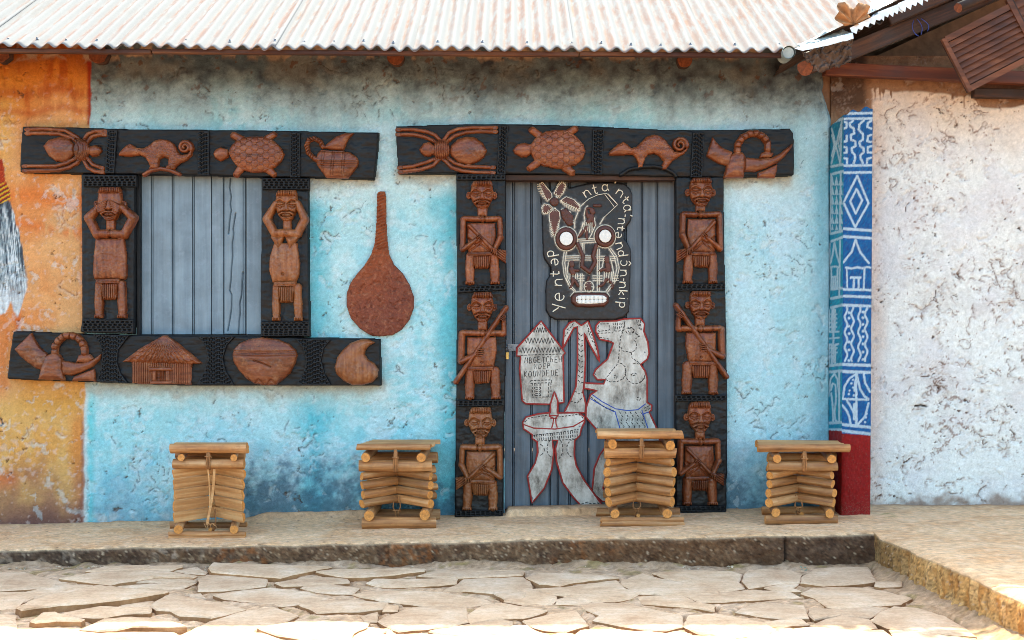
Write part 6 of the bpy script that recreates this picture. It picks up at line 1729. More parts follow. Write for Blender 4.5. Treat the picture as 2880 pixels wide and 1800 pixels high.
cc = mixc(cc, sstep(34, 8, dd + 10 * ns) * sstep(-.3, .5, ns + ns2) * .35 * sstep(-20, 10, inn_), lina(150, 146, 142))
at = me.color_attributes.new('paint', 'FLOAT_COLOR', 'POINT'); c4 = np.ones((n, 4), dtype=np.float32); c4[:, :3] = cc; at.data.foreach_set('color', c4.ravel())
link('white_lines', ribbon(world_strokes([Mk([tuple(p) for p in resample(v_, 26)]) for v_ in veins], YM), .0032, YM - .0085, .0018, R), M['cream'], t)['kind'] = 'stuff'
txt = []
for ch, x, y, w, h, an in (('n', 822, 238, 68, 66, -30), ('t', 895, 205, 58, 64, -14), ('a', 985, 172, 70, 66, -4), ("'", 1085, 165, 40, 66, 12),
                           ('n', 1118, 195, 76, 62, 40), ('t', 1172, 262, 62, 56, 50), ('a', 1196, 318, 68, 72, 80), ("'", 1195, 398, 36, 66, 95), ('-', 1190, 400, 50, 60, 97),
                           ('n', 1150, 445, 64, 66, 98), ('t', 1142, 515, 58, 50, 98), ('ə', 1122, 578, 66, 62, 96), ('n', 1118, 702, 70, 66, 78), ('d', 1142, 778, 66, 60, 82), ('ɔ', 1172, 872, 62, 66, 92), ('^', 1178, 872, 62, 62, 92), ('n', 1168, 968, 70, 64, 94), ('-', 1172, 1048, 50, 64, 94),
                           ('n', 1160, 1088, 70, 62, 96), ('k', 1156, 1172, 62, 52, 95), ('i', 1156, 1234, 40, 62, 95), ('p', 1160, 1292, 62, 56, 95),
                           ('y', 560, 1385, 82, 76, -96), ('e', 598, 1282, 88, 92, -88), ('n', 578, 1130, 76, 74, -84), ('t', 548, 1040, 68, 58, -88), ('ə', 542, 925, 76, 72, -94), ('p', 500, 830, 70, 66, -100)):
    link('letter', ribbon(world_strokes([Mk(st) for st in glyph(ch, x, y, w, h, an)], YM), .0062, YM + .0005, .003, R), M['cream'], t)

# ------------------------------------------------------------------ painted sheet-metal figures screwed to the door
YS = YD - .012
def cutout(label, outline, name='metal_figure', y=YS, closed_line=True, cat='metal figure', group='painted sheet-metal figures on the door'):
    pts = [tuple(p) for p in resample(K_(outline), 8, closed=True)]
    s_ = (CAM_D + y) / FPX
    wp = [((p[0] - 1440) * s_, CAM_Z + (900 - p[1]) * s_) for p in pts]
    cx = sum(p[0] for p in wp) / len(wp); bz = min(p[1] for p in wp)
    R = Vector((cx, y, bz)); t = empty(name, R, label, cat, group)
    bm = bmesh.new(); add_prism(bm, [(p[0] - cx, p[1] - bz) for p in wp], 0, .003); link('sheet', bm_mesh('sheet', bm), M['white_sheet'], t)
    link('red_outline', ribbon([wp], .0105, y + .0005, .0028, R, closed=True), M['red'], t)
    return t, R
def draw(t, R, polys, w=.0056, mat='ink', name='ink_drawing', y=YS, dot=True):
    ps = []
    for pl in polys:
        P = resample(K_(pl), 3.2)
        if dot:      # broken into short dabs
            for i in range(0, len(P) - 1, 3): ps.append([tuple(p + np.array([random.uniform(-.4, .4), random.uniform(-.4, .4)])) for p in P[i:i + 3]])
        else: ps.append([tuple(p) for p in P])
    link(name, ribbon(world_strokes(ps, y), w, y + .0004, .0012, R), M[mat], t)['kind'] = 'stuff'
def rivets(t, R, pts, y=YS):
    me = bpy.data.meshes.get('rivet')
    if me is None:
        bm = bmesh.new(); bmesh.ops.create_uvsphere(bm, u_segments=8, v_segments=4, radius=.0045); bmesh.ops.scale(bm, vec=(1, .5, 1), verts=bm.verts); me = bm_mesh('rivet', bm, True); me.materials.append(M['steel'])
    for p in K_(pts): link('rivet', me, None, t, W(p[0], p[1], y) - R)

t, R = cutout('palm tree cut from white sheet metal, leaning up between hut and woman', [(440,272),(450,130),(490,76),(530,60),(580,96),(632,62),(665,150),(700,260),(720,374),(650,250),(602,150),(612,350),(602,540),(592,600),(617,700),(607,758),(450,756),(500,660),(540,560),(552,380),(552,106),(524,112),(462,230)])
draw(t, R, [[(556, 150 + k * 40 + 0), (575, 175 + k * 40), (604, 160 + k * 40)] for k in range(10)] + [[(530, 590), (560, 615), (600, 600)], [(500, 670), (550, 685), (590, 640)], [(470, 130), (500, 110), (520, 80)], [(455, 180), (490, 130)], [(622, 90), (660, 170), (700, 290)], [(630, 130), (670, 230)]])
t, R = cutout('white sheet-metal hut with zigzag thatch, black lettering and little door', [(90,326),(92,266),(275,62),(458,304),(442,320),(448,680),(330,694),(160,690),(132,668),(112,420),(120,328)])
def zigz(x0, x1, y, h, n): return [(x0 + (x1 - x0) * i / (2 * n), y + (h if i % 2 else 0) + random.uniform(-4, 4)) for i in range(2 * n + 1)]
draw(t, R, [zigz(212, 340, 108, 44, 7), zigz(150, 380, 188, 46, 9), zigz(112, 425, 262, 42, 13)], .0046, dot=False)
draw(t, R, [[(122, 322), (440, 312)], [(195,515),(355,508),(355,530),(195,535),(195,515)], [(208,535),(210,640)], [(225,535),(228,640)], [(272,535),(272,640)], [(350,530),(350,638)], [(205,640),(352,638)]] + [[(232, y), (268, y)] for y in range(548, 636, 16)] + [[(330, 535), (330, 638)]])
txt = []
for word, x, y, w, h, dx in (('MBGETChEH', 150, 382, 25, 31, 32.5), ('NDEP', 222, 426, 25, 27, 33), ('KOUNDEUE', 145, 488, 26, 32, 34)):
    for i, ch in enumerate(word): link('letter', ribbon(world_strokes([K_(st) for st in glyph(ch, x + i * dx, y - i * 1.2 + random.uniform(-3, 3), w, h, random.uniform(-6, 4))], YS), .0048, YS + .0004, .0012, R), M['ink'], t)
rivets(t, R, [(272, 88), (430, 664), (145, 660), (110, 290)])
WO = [(690,140),(692,98),(720,66),(850,60),(905,46),(1030,42),(1060,82),(1055,140),(1085,220),(1095,310),(1080,352),(1030,392),(1065,442),(1080,500),(1080,680),(1115,702),(1112,738),(1095,752),(1150,870),(1170,950),(1190,1000),(1060,985),(1010,1006),(900,1000),(770,962),(700,890),(615,790),(617,720),(650,622),(700,590),(602,572),(602,532),(750,540),(765,506),(702,506),(672,470),(690,430),(780,350),(825,230),(790,214),(720,200)]
t, R = cutout('white sheet-metal woman in profile with braided hair and blue waistcloth', WO, y=YS - .004)
y_ = YS - .004
draw(t, R, [[(905,60),(910,110),(880,180),(870,250),(865,330),(860,380),(765,500)], [(880,260),(900,290),(960,300),(995,280),(1000,240),(985,205),(1010,180),(1025,178),(985,150)], [(960,300),(965,340),(1030,388)], [(765,505),(800,525),(850,522),(900,500),(915,460),(915,410),(885,385),(860,380)], arc(990, 460, 75, 78, 200, -110, 14), [(1030,530),(1068,485)], arc(840, 485, 12, 12, 0, 360), arc(1015, 652, 14, 13, 0, 360),
             [(935,120),(960,115),(985,130),(965,150),(940,145),(930,125)], [(990,150),(1000,165)], [(955,470),(985,455),(1000,465),(970,480),(955,470)], arc(950, 135, 32, 26, 0, 360),
             [(705,110),(720,85),(790,82),(795,130),(715,140),(705,110)], [(700,155),(820,150)], [(720,185),(800,200)], [(745,200),(812,215)]] + [[(820 + i * 18, 75), (835 + i * 10, 135 + (i % 2) * 20)] for i in range(6)] + [[(1000 + i * 14, 55), (1020 + i * 8, 120 + i * 6)] for i in range(3)] +
            [[(870 + i * 40, 750), (895 + i * 40, 790), (880 + i * 40, 830), (905 + i * 40, 862), (890 + i * 40, 920)] for i in range(5)] + [[(655, 640), (760, 720), (830, 745)], [(1055, 725), (1108, 700)], [(1062, 745), (1112, 722)]], y=y_)
draw(t, R, [[(660, 618), (740, 675), (840, 728), (930, 742), (1010, 735), (1070, 690)], [(648, 650), (740, 705), (832, 752)], [(835, 745), (860, 830), (880, 900), (905, 960)], [(1040, 740), (1070, 830), (1095, 900)], [(1042, 770), (1095, 752)]], .0068, 'blue_ink', 'blue_waistcloth_lines', y_, False)
rivets(t, R, [(908, 66), (1062, 300), (688, 466), (702, 872)], y_)
t, R = cutout('white sheet-metal leg of the seated woman, partly behind a bamboo stool', [(770,1010),(720,1080),(680,1180),(664,1340),(650,1356),(742,1432),(900,1434),(960,1424),(860,1370),(800,1362),(760,1360),(745,1330),(770,1220),(860,1100),(900,1010)], y=YS + .002)
t, R = cutout('white sheet-metal stool with curved legs bearing a lit candle', [(135,832),(160,792),(250,768),(345,757),(347,690),(375,597),(402,670),(397,760),(560,758),(604,790),(604,830),(580,880),(570,930),(530,970),(527,1080),(542,1160),(602,1270),(738,1458),(580,1466),(520,1400),(440,1290),(392,1130),(384,1030),(402,968),(360,968),(372,1060),(355,1190),(300,1330),(206,1444),(172,1240),(230,1140),(250,1060),(246,980),(206,952),(210,926),(142,880)], y=YS - .008)
y_ = YS - .008
draw(t, R, [[(135, 845), (220, 875), (380, 882), (520, 862), (600, 815)], [(348, 690), (338, 785), (370, 800), (365, 840), (355, 875)], [(402, 690), (404, 780), (385, 800), (388, 840), (398, 872)], [(340, 780), (404, 780)], [(345, 800), (398, 800)]], .0088, 'red', 'red_lines', y_, False)
draw(t, R, [[(208, 930), (390, 910), (560, 885)], [(246, 972), (390, 966), (530, 962)]] + [[(225 + i * 17, 925 - i * 1.6), (228 + i * 17, 966 - i * .4)] for i in range(20)] + [arc(235, 1040, 65, 50, 60, -60, 8), arc(375, 1030, 55, 75, 120, 240, 8), arc(380, 1030, 60, 90, 60, -60, 8), arc(540, 1030, 70, 75, 120, 240, 8), [(580, 1452), (620, 1440), (660, 1450), (700, 1442), (720, 1450)], [(405, 790), (560, 770), (595, 800)], [(150, 830), (180, 800), (330, 775)]], y=y_)
rivets(t, R, [(150, 820), (568, 862), (185, 1250), (210, 1405), (628, 1440)], y_)

# ------------------------------------------------------------------ the patterned pillar
P8 = lambda x, y: ((x - 2300) * 2.52, (y - 280) * 2.52)          # photo pixels -> measuring frame of the pattern
px0, px1, pyf = 1.787, 1.943, -.262
zb = .15
R = Vector((1.865, -.13, zb))
t = empty('patterned_pillar', R, 'square blue pillar painted with white patterns above a dark red foot', 'pillar')
def paint_pillar(X, Y, side):
    base = lina(10, 82, 144) if not side else lina(30, 134, 164)
    c = np.zeros(X.shape + (3,)) + base
    br = perlin((X + Y * .6) / 7, (Y - X * .6) / 60, 401) + .6 * perlin((X + Y * .6) / 3, (Y - X * .6) / 30, 402)
    c = mixc(c, sstep(-.1, .5, br) * .6, lina(22, 116, 168) if not side else lina(40, 168, 186)); c = mixc(c, sstep(.0, -.5, br) * .5, lina(18, 62, 124) if not side else lina(22, 104, 150))
    c = mixc(c, sstep(520, 60, Y) * .4, lina(14, 74, 122))
    D = np.full(X.shape, 99.0)
    def st(pts, w=7.0):
        nonlocal D
        D = np.minimum(D, seg_dist(X, Y, pts) - w * 1.05)
    O9 = 1461.6
    o9 = lambda L: [(x, y + O9) for x, y in L]
    if not side:
        for y in (98, 135, 467, 517): st([(182, y + 2), (385, y - 2)], 8)
        for y in (920, 975): st([(168, y - 6), (378, y + 8)], 9)
        for y in (1392, 1456): st([(165, y), (378, y + 8)], 9)
        for y in (415, 465): st([(160, y + O9), (372, y + 8 + O9)], 10)
        for y, y2 in ((840, 862), (884, 908)): st([(160, y + O9), (372, y2 + O9)], 10)
        st([(200, 1190), (240, 1198), (280, 1188), (320, 1196), (350, 1186), (372, 1192)], 7); st([(175, 1345), (375, 1350)], 8)
        for L in ([(250,150),(225,170),(230,190),(255,205),(258,240),(235,250),(235,285),(265,295),(268,330),(240,345),(245,375),(262,390),(265,420),(255,450)], [(325,150),(295,175),(290,215),(320,245),(320,285),(295,300),(300,330),(325,345),(325,375),(300,395),(305,420),(320,450)],
                  [(182,155),(206,165),(202,200),(182,205)], [(182,300),(205,295),(205,258)], [(182,335),(205,342),(205,375),(186,378)], [(186,415),(208,420),(208,450)], [(380,150),(355,165),(352,195),(380,205)], [(380,250),(355,260),(352,295),(380,300)], [(380,330),(355,337),(355,375),(380,375)], [(378,412),(352,420),(348,450)]): st(L, 7)
        st([(280,540),(360,735),(265,905),(182,730),(280,540)], 7); st([(275,635),(315,715),(268,808),(230,720),(275,635)], 7)
        st([(180,1155),(240,1080),(268,995),(300,1080),(362,1160)], 7)
        st([(206,1200),(209,1340)], 5); st([(330,1200),(326,1340)], 6); st([(235,1262),(303,1262)], 8); st([(257,1265),(254,1340)], 7); st([(290,1265),(288,1340)], 7)
        for x, ph in ((200, 0), (246, 1.5), (295, 0), (343, 1.2)): st([(x + 9 * math.sin(y / 17 + ph), y + O9) for y in range(12, 402, 10)], 6.5)
        for x, ys_ in ((221, (50, 87, 145, 197, 257, 313, 388)), (320, (44, 85, 132, 180, 220, 270, 328, 380))):
            for y in ys_: st(o9([(x, y), (x + 1, y)]), 9)
        for L in ([(270,472),(272,560),(276,838)], [(170,660),(358,666)], [(178,652),(190,570),(225,515),(268,485)], [(276,485),(300,590),(330,640),(358,660)], [(172,702),(205,745),(225,790),(232,838)], [(205,668),(245,735),(268,790),(272,838)], [(285,838),(335,785),(360,690)], [(325,482),(335,545),(370,610)]): st(o9(L), 7)
        st(o9([(262,600),(268,530)]), 9); st(o9([(262,700),(262,800)]), 12)
        for x, y in ((250,525),(238,550),(250,580),(225,600),(220,625),(255,635),(340,790),(345,765),(335,825)): st(o9([(x, y), (x + 1, y)]), 7)
        red = Y > 905 + O9 - 2 + (X - 160) * .08
    else:
        for ya, yb in ((165, 135), (475, 460), (530, 508), (950, 930), (1005, 975), (1345, 1335), (1410, 1395), (1475, 1455)): st([(96, ya), (178, yb)], 7)
        for ya, yb in ((425, 415), (470, 462), (832, 826), (880, 878)): st([(72, ya + O9), (165, yb + O9)], 8)
        st([(98,205),(160,455)], 4); st([(165,180),(96,455)], 4); st([(100,250),(118,320),(98,400)], 3.5); st([(165,230),(145,310),(162,380)], 3.5); st([(170,140),(160,465)], 4); st([(163,515),(155,935)], 4); st([(95,540),(86,950)], 4)
        fr = np.mod((Y - 540) / 68, 1.0); fx = np.mod((X - 88) / 30, 1.0)
        tri = (np.abs(fx - .5) * 2 < fr) & (Y > 545) & (Y < 925) & (X > 92)
        D = np.where(tri, np.minimum(D, -1), D)
        st([(118,1015),(105,1100),(90,1160)], 4.5); st([(118,1015),(135,1100),(152,1155)], 4.5); st([(88,1190),(120,1182),(150,1190)], 5); st([(84,1020),(80,1400)], 4); st([(158,1000),(152,1390)], 4)
        st([(106,1258),(128,1255)], 5); st([(110,1260),(109,1330)], 4); st([(124,1260),(123,1330)], 4); st([(96,1200),(96,1340)], 4); st([(140,1200),(138,1340)], 4)
        for L in ([(80,30),(78,185),(100,185),(102,30)], [(122,30),(120,185),(148,182)], [(112,20),(110,400)], [(78,232),(150,226)], [(78,410),(78,275),(98,275),(98,410)], [(122,405),(124,275),(146,272)], [(75,640),(90,520),(118,482),(140,520),(150,620)], [(92,600),(105,550),(125,560),(130,650),(118,760),(125,810),(150,830)], [(95,620),(105,700),(110,830)], [(152,470),(152,830)]): st(o9(L), 4.5)
        for x, y in ((90,60),(90,90),(90,120),(90,150),(132,60),(132,90),(132,120),(132,150),(88,300),(88,330),(88,360),(134,300),(134,330)): st(o9([(x, y), (x + 1, y)]), 4)
        D = D - 1.6
        red = Y > 882 + O9 + (X - 70) * .06
    wmask = sstep(2.0, -1.5, D + 2.2 * perlin(X / 6, Y / 6, 405))
    c = mixc(c, wmask * (.80 + .15 * br), lina(196, 214, 224))
    rc = np.zeros(X.shape + (3,)) + lina(146, 4, 3); rc = mixc(rc, sstep(-.1, .5, perlin(X / 20, Y / 20, 407)) * .5, lina(120, 4, 4))
    rc = mixc(rc, sstep(2800, 2960, Y + 40 * br) * sstep(.1, .5, perlin(X / 7, Y / 7, 409)) * .6, lina(150, 110, 90))
    c = np.where(red[..., None], rc, c)
    c = mixc(c, sstep(.50, .60, perlin(X / 9, Y / 9, 411) + .2 * perlin(X / 40, Y / 40, 413)) * .5, lina(110, 90, 76))
    return c
def ptop(x): return 2.345 + .30 * np.clip((x - px0) / (px1 - px0), 0, 1) * .12 + .010 * np.sin(x * 90)
lean = lambda z: .010 * (1.3 - z)              # the pillar leans a little
nz_ = 520
us = np.linspace(0, 1, 46); vs = np.linspace(0, 1, nz_)
U, V = np.meshgrid(us, vs)
def pil_grid(fx, fy, side):
    X, Y = fx(U), fy(U); top = ptop(px0 if side else X) - (.0 if not side else .02 * (1 - U)); Zz = zb + (top - zb) * V
    nz = .004 * fbm(U * (3 if side else 2), Zz * 7, 3, 421 + side) + .0018 * fbm(U * 12, Zz * 45, 3, 423 + side)
    X = X - lean(Zz) * 0 + (nz if not side else -nz * 1) * (1 if side else 0) - .0
    X = X + .006 * (Zz - 1.3)
    Y = Y - (nz if not side else 0)
    d = CAM_D + Y
    pxx, pyy = 1440 + X / d * FPX, 900 - (Zz - CAM_Z) / d * FPX
    qx, qy = P8(pxx, pyy)
    return np.stack([X, Y, Zz], -1), paint_pillar(qx, qy, side)
Pf, cf = pil_grid(lambda u: px0 + (px1 - px0) * u, lambda u: pyf + .008 * (2 * np.abs(u - .5)) ** 8, 0)
link('front_face', mesh_np('front_face', (Pf - np.array(R)).reshape(-1, 3), grid_faces(46, nz_), True, cf.reshape(-1, 3)), M['pillar'], t)
Ps, cs = pil_grid(lambda u: px0 + .008 * 0 * u, lambda u: .02 + (pyf + .008 - .02) * u, 1)
Ps[:, -1] = Pf[:, 0]
link('left_face', mesh_np('left_face', (Ps - np.array(R)).reshape(-1, 3), grid_faces(46, nz_), True, cs.reshape(-1, 3)), M['pillar'], t)
bm = bmesh.new()
fr_ = [bm.verts.new(Vector(Pf[-1, i]) - R) for i in range(0, 46, 5)]; bk_ = [bm.verts.new(Vector((Pf[-1, i][0], .02, ptop(px0) - .02)) - R) for i in range(0, 46, 5)]
for i in range(9): bm.faces.new((fr_[i], fr_[i + 1], bk_[i + 1], bk_[i]))
r0, r1 = bm.verts.new(Vector(Pf[0, -1]) - R), bm.verts.new(Vector((Pf[0, -1][0], .02, zb)) - R)
bm.faces.new((fr_[-1], r0, r1, bk_[-1]))
link('top_and_side', bm_mesh('top_and_side', bm), mat_plain('blue_pillar_side', lin(30, 104, 156), .8, 0, .2, 40), t)
# ================================================================== raffia-bamboo stools on the porch
def log_mesh(L, r, seed, half=False, n=16, rings=5):
    rd = random.Random(seed)
    bm = bmesh.new(); R_ = []
    bend = rd.uniform(-.003, .003); bend2 = rd.uniform(-.003, .003); ov = rd.uniform(.94, 1.06)
    prof = []
    if half:
        prof = [(math.cos(t) * r, math.sin(t) * r * .62) for t in np.linspace(math.pi, 0, 9)] + [(r * .5, -.0012), (0, .0006), (-r * .5, -.001)]
        prof = [(y, z) for z, y in prof]           # round at +Y, flat towards -Y
    else:
        prof = [(math.cos(2 * math.pi * k / n) * r * ov * (1 + rd.uniform(-.025, .025)), math.sin(2 * math.pi * k / n) * r / ov * (1 + rd.uniform(-.025, .025))) for k in range(n)]
    ts = [0, .02] + [i / (rings - 1) for i in range(1, rings - 1)] + [.98, 1]
    cut0, cut1 = rd.uniform(-.006, .006), rd.uniform(-.006, .006)
    for t in ts:
        k = math.sin(math.pi * t); sc = 1 + .02 * math.sin(t * 5 + seed) - (.035 if t in (0, 1) else 0)
        off = cut0 if t == 0 else cut1 if t == 1 else 0
        R_.append([bm.verts.new((L * (t - .5) + off * p[1] / r, p[0] * sc + bend * k, p[1] * sc + bend2 * k)) for p in prof])
    m = len(prof)
    for a_, b_ in zip(R_[:-1], R_[1:]):
        for k in range(m):
            f = bm.faces.new((a_[k], a_[(k + 1) % m], b_[(k + 1) % m], b_[k])); f.smooth = not (half and k >= 8)
    c0 = bm.verts.new((-L / 2 + .002, 0 + (r * .25 if half else 0), 0)); c1 = bm.verts.new((L / 2 - .002, (r * .25 if half else 0), 0))
    for k in range(m):
        f = bm.faces.new((R_[0][(k + 1) % m], R_[0][k], c0)); f.material_index = 1
        f = bm.faces.new((R_[-1][k], R_[-1][(k + 1) % m], c1)); f.material_index = 1
    bmesh.ops.recalc_face_normals(bm, faces=bm.faces)
    for e in bm.edges:
        if len(e.link_faces) == 2 and (e.link_faces[0].material_index != e.link_faces[1].material_index or e.link_faces[0].smooth != e.link_faces[1].smooth): e.smooth = False
    me = bpy.data.meshes.new('log'); bm.to_mesh(me); bm.free()
    me.materials.append(M['bamboo_flat'] if half else M['bamboo']); me.materials.append(M['bamboo_end'])
    return me
_logs = {}
def log(name, p0, p1, r, parent, half=False, roll=None):
    p0, p1 = Vector(p0), Vector(p1); L = (p1 - p0).length; d = (p1 - p0) / L
    key = (round(L, 2), round(r, 3), half, random.randint(0, 3))
    if key not in _logs: _logs[key] = log_mesh(key[0], key[1], hash(key) % 997, half)
    az = math.atan2(d.y, d.x); el = math.asin(max(-1, min(1, d.z)))
    rl = random.uniform(-3.1, 3.1) if roll is None else roll
    q_ = Quaternion((0, 0, 1), az) @ Quaternion((0, 1, 0), -el) @ Quaternion((1, 0, 0), rl)
    o = bpy.data.objects.new(name, _logs[key]); COL.objects.link(o); o.parent = parent
    o.location = (p0 + p1) / 2; o.rotation_mode = 'QUATERNION'; o.rotation_quaternion = q_
    return o

GROUP = 'bamboo stools standing along the porch'
def stool(label, org, sc, yf, rz, front, ends_t, xlog, tiers, vx, ends_b, bottom, half=False, split_bottom=False, dep=.335, slats=5, rear_top=None, skew=0.0, seed=1):
    random.seed(seed)
    d = CAM_D + yf; s_ = d / FPX
    C = lambda x, y: W(org[0] + x / sc, org[1] + y / sc, yf)
    xc = (C(bottom[0], 0).x + C(bottom[1], 0).x) / 2; zb_ = C(0, bottom[3]).z
    root = Vector((xc, yf + dep / 2, zb_))
    t = empty('bamboo_stool', root, label, 'stool', GROUP, rz)
    Lx = lambda x: C(x, 0).x - xc; Lz = lambda y: C(0, y).z - zb_
    F, B = -dep / 2, dep / 2
    # feet
    r = (bottom[3] - bottom[2]) / 2 / sc * s_; zc_ = r
    if split_bottom:
        log('foot_log', (Lx(bottom[0]), F + r * .2, r * 1.45), (Lx(bottom[1]), F + r * .2, r * 1.45), r * .62, t)
        log('foot_log', (Lx(bottom[0] + 8), F - r * .1, r * .58), (Lx(bottom[1]), F - r * .1, r * .58), r * .6, t)
    else: log('foot_log', (Lx(bottom[0]), F + r, zc_), (Lx(bottom[1]), F + r, zc_), r, t)
    log('foot_log', (Lx(bottom[0]) - .012 + skew, B - r, zc_), (Lx(bottom[1]) + .004 + skew, B - r, zc_), r, t)
    rb = ends_b[0][2] / sc * s_
    for (x, y, r_) in ends_b: log('cross_log', (Lx(x), F - .018, Lz(y)), (Lx(x) + skew, B + .01, Lz(y) - .004), r_ / sc * s_, t)
    zt_b = Lz(ends_b[0][1])
    # crossed stack
    cxm = (Lx(vx[0]) + Lx(vx[1])) / 2 + random.uniform(-.01, .01)
    for i, (y0, y1) in enumerate(tiers):
        r_ = (y1 - y0) / 2 / sc * s_ * 1.02; z = Lz((y0 + y1) / 2); j = random.uniform(-.006, .006)
        kw = dict(half=True, roll=.30) if half else {}
        rr = r_ * (.96 if half else .875)
        log('log', (Lx(vx[0]) + .012 + j, F + .024, z), (cxm - .003, -.010 + random.uniform(-.004, .004), z + .009), rr, t, **kw)
        log('log', (cxm + .003, -.010 + random.uniform(-.004, .004), z + .009), (Lx(vx[1]) - .012 - j, F + .024, z), rr, t, **kw)
        if half: kw = dict(half=True, roll=math.pi)
        log('log', (Lx(vx[0]) + .008 - j + skew, B - .030, z + .004), (cxm - .003 + skew * .5, .022, z), rr, t, **kw)
        log('log', (cxm + .003 + skew * .5, .022, z), (Lx(vx[1]) - .004 + j + skew, B - .030, z + .004), rr, t, **kw)
    # upper frame
    r = (xlog[3] - xlog[2]) / 2 / sc * s_; z = Lz((xlog[2] + xlog[3]) / 2)
    log('frame_log', (Lx(xlog[0]), F + r, z), (Lx(xlog[1]), F + r, z), r, t)
    log('frame_log', (Lx(xlog[0]) + .004 + skew, B - r, z + .012), (Lx(xlog[1]) + .01 + skew, B - r, z + .012), r * 1.05, t)
    zt = Lz(front[3])
    for (x, y, r_) in ends_t: log('cross_log', (Lx(x), F - .014, Lz(y)), (Lx(x) + skew, B + .012, Lz(y)), r_ / sc * s_, t)
    # seat
    r = (front[3] - front[2]) / 2 / sc * s_; z = Lz((front[2] + front[3]) / 2)
    log('seat_slat', (Lx(front[0]), F - .008 + r, z), (Lx(front[1]), F - .008 + r, z), r, t)
    n = slats
    for i in range(1, n + 1):
        y = F + r * 2 + (dep - r * 2) * (i - .35) / n
        w_ = (dep - r * 2) / n * .56
        a_, b_ = Lx(front[0]) + (rear_top[0] * i / n if rear_top else .0) + random.uniform(0, .02), Lx(front[1]) + (rear_top[1] * i / n if rear_top else .0) - random.uniform(0, .02)
        sk = (rear_top[2] if rear_top else 0) * i / n
        log('seat_slat', (a_, y + sk, z - r + .006 + .002), (b_, y - sk, z - r + .006 + .002), w_, t, half=True, roll=math.pi / 2)
    # binding
    bm = bmesh.new(); xm = (Lx(xlog[0]) + Lx(xlog[1])) / 2 + .004
    zx, rx = Lz((xlog[2] + xlog[3]) / 2), (xlog[3] - xlog[2]) / 2 / sc * s_
    for o in (-.008, 0, .008):
        add_tube(bm, [(xm + o * .6, F - .006, zt + .006), (xm + o, F - .004, zx + rx), (xm + o * 1.1, F - .006, zx), (xm + o * .9, F - .002, zx - rx * .8), (xm + o * .6, F + rx, zx - rx - .004)], .0038, 6)
        add_tube(bm, [(xm + o * .6, F - .004, zt + .006), (xm + o * .6, F + .05, zt - .03), (xm + o, F + rx * 2.2, zx), (xm + o * .6, F + rx, zx - rx - .004)], .0036, 6)
    add_tube(bm, [(xm + .016 * math.cos(k), F - .006 + .010 * math.sin(k), zx + rx + .012 + .001 * k) for k in np.linspace(0, 6.0, 13)], .003, 5)
    link('cord', bm_mesh('cord', bm), M['cord'], t)
    bm = bmesh.new()
    for o in (-1, 1):
        add_tube(bm, [(cxm + o * .014, -.04, Lz(tiers[-1][0])), (cxm + o * .020, -.05, Lz(tiers[-1][1]) - .005), (cxm + o * .008, -.055, zt_b - .002), (cxm + o * .004, -.03, zb_ * 0 + .02)], .0035, 6)
    add_tube(bm, [(cxm + .020 * math.cos(k), -.055 + .014 * math.sin(k), zt_b + .004 + .001 * k) for k in np.linspace(0, 6.2, 13)], .0032, 5)
    link('cord', bm_mesh('cord', bm), M['cord'], t)
    log('tie_peg', (cxm + .003, -.10, .045), (cxm + .002, -.02, .040), .011, t)
    return t, Lx, Lz, F, cxm

t, Lx, Lz, F, cxm = stool('bamboo stool of split flat-faced logs, leftmost on the porch below the window', (440, 1200), 4.447, -.505, .0,
      (168, 1126, 216, 342), [(318, 384, 46), (975, 386, 44)], (198, 1080, 410, 534), [(538, 664), (660, 800), (796, 934), (930, 1080), (1074, 1222)], (180, 1090), [(286, 1280, 56), (980, 1280, 54)], (150, 1112, 1318, 1425), half=True, split_bottom=True, rear_top=(-.065, -.070, .0), skew=-.07, seed=21)
bm = bmesh.new()
for (x0, x1, w_) in ((720, 600, .013), (640, 618, .007)):
    p0, p1 = Vector((Lx(x0), F + .006, Lz(534))), Vector((Lx(x1), F + .045, Lz(1230)))
    pts = [p0.lerp(p1, k) + Vector((.006 * math.sin(k * 3), .012 * math.sin(k * math.pi), 0)) for k in np.linspace(0, 1, 8)]
    vs = [(bm.verts.new(p + Vector((-w_ / 2, 0, 0))), bm.verts.new(p + Vector((w_ / 2, -.001, 0))), bm.verts.new(p + Vector((w_ / 2, .003, 0))), bm.verts.new(p + Vector((-w_ / 2, .003, 0)))) for p in pts]
    for a_, b_ in zip(vs[:-1], vs[1:]):
        for k in range(4): bm.faces.new((a_[k], a_[(k + 1) % 4], b_[(k + 1) % 4], b_[k]))
for k in range(9):
    x = Lx(600) + random.uniform(-.02, .03); add_tube(bm, [(x, F + .05, Lz(1225)), (x + random.uniform(-.03, .03), F + .03, Lz(1225) - random.uniform(.005, .03))], .0014, 4)
link('binding_strip', bm_mesh('binding_strip', bm), M['bamboo_flat'], t)
stool('bamboo stool with a neat rounded seat, second from the left, between window and door', (970, 1200), 4.447, -.375, .0,
      (145, 1070, 216, 298), [(262, 384, 60), (956, 384, 58)], (160, 1088, 424, 570), [(570, 688), (682, 804), (800, 922), (916, 1036)], (186, 1096), [(306, 1108, 66), (1000, 1100, 66)], (206, 1134, 1142, 1304), rear_top=(.030, .045, .0), seed=22, slats=6)
stool('bamboo stool standing in front of the blue-grey door', (1640, 1180), 4.725, -.41, .0,
      (188, 1326, 146, 262), [(388, 324, 64), (1156, 344, 64)], (290, 1244, 384, 520), [(520, 632), (632, 778), (770, 912), (900, 1042), (1030, 1180)], (304, 1236), [(420, 1246, 62), (1112, 1244, 62)], (226, 1346, 1300, 1420), split_bottom=True, rear_top=(.012, .0, .0), seed=23, slats=5, skew=.016)
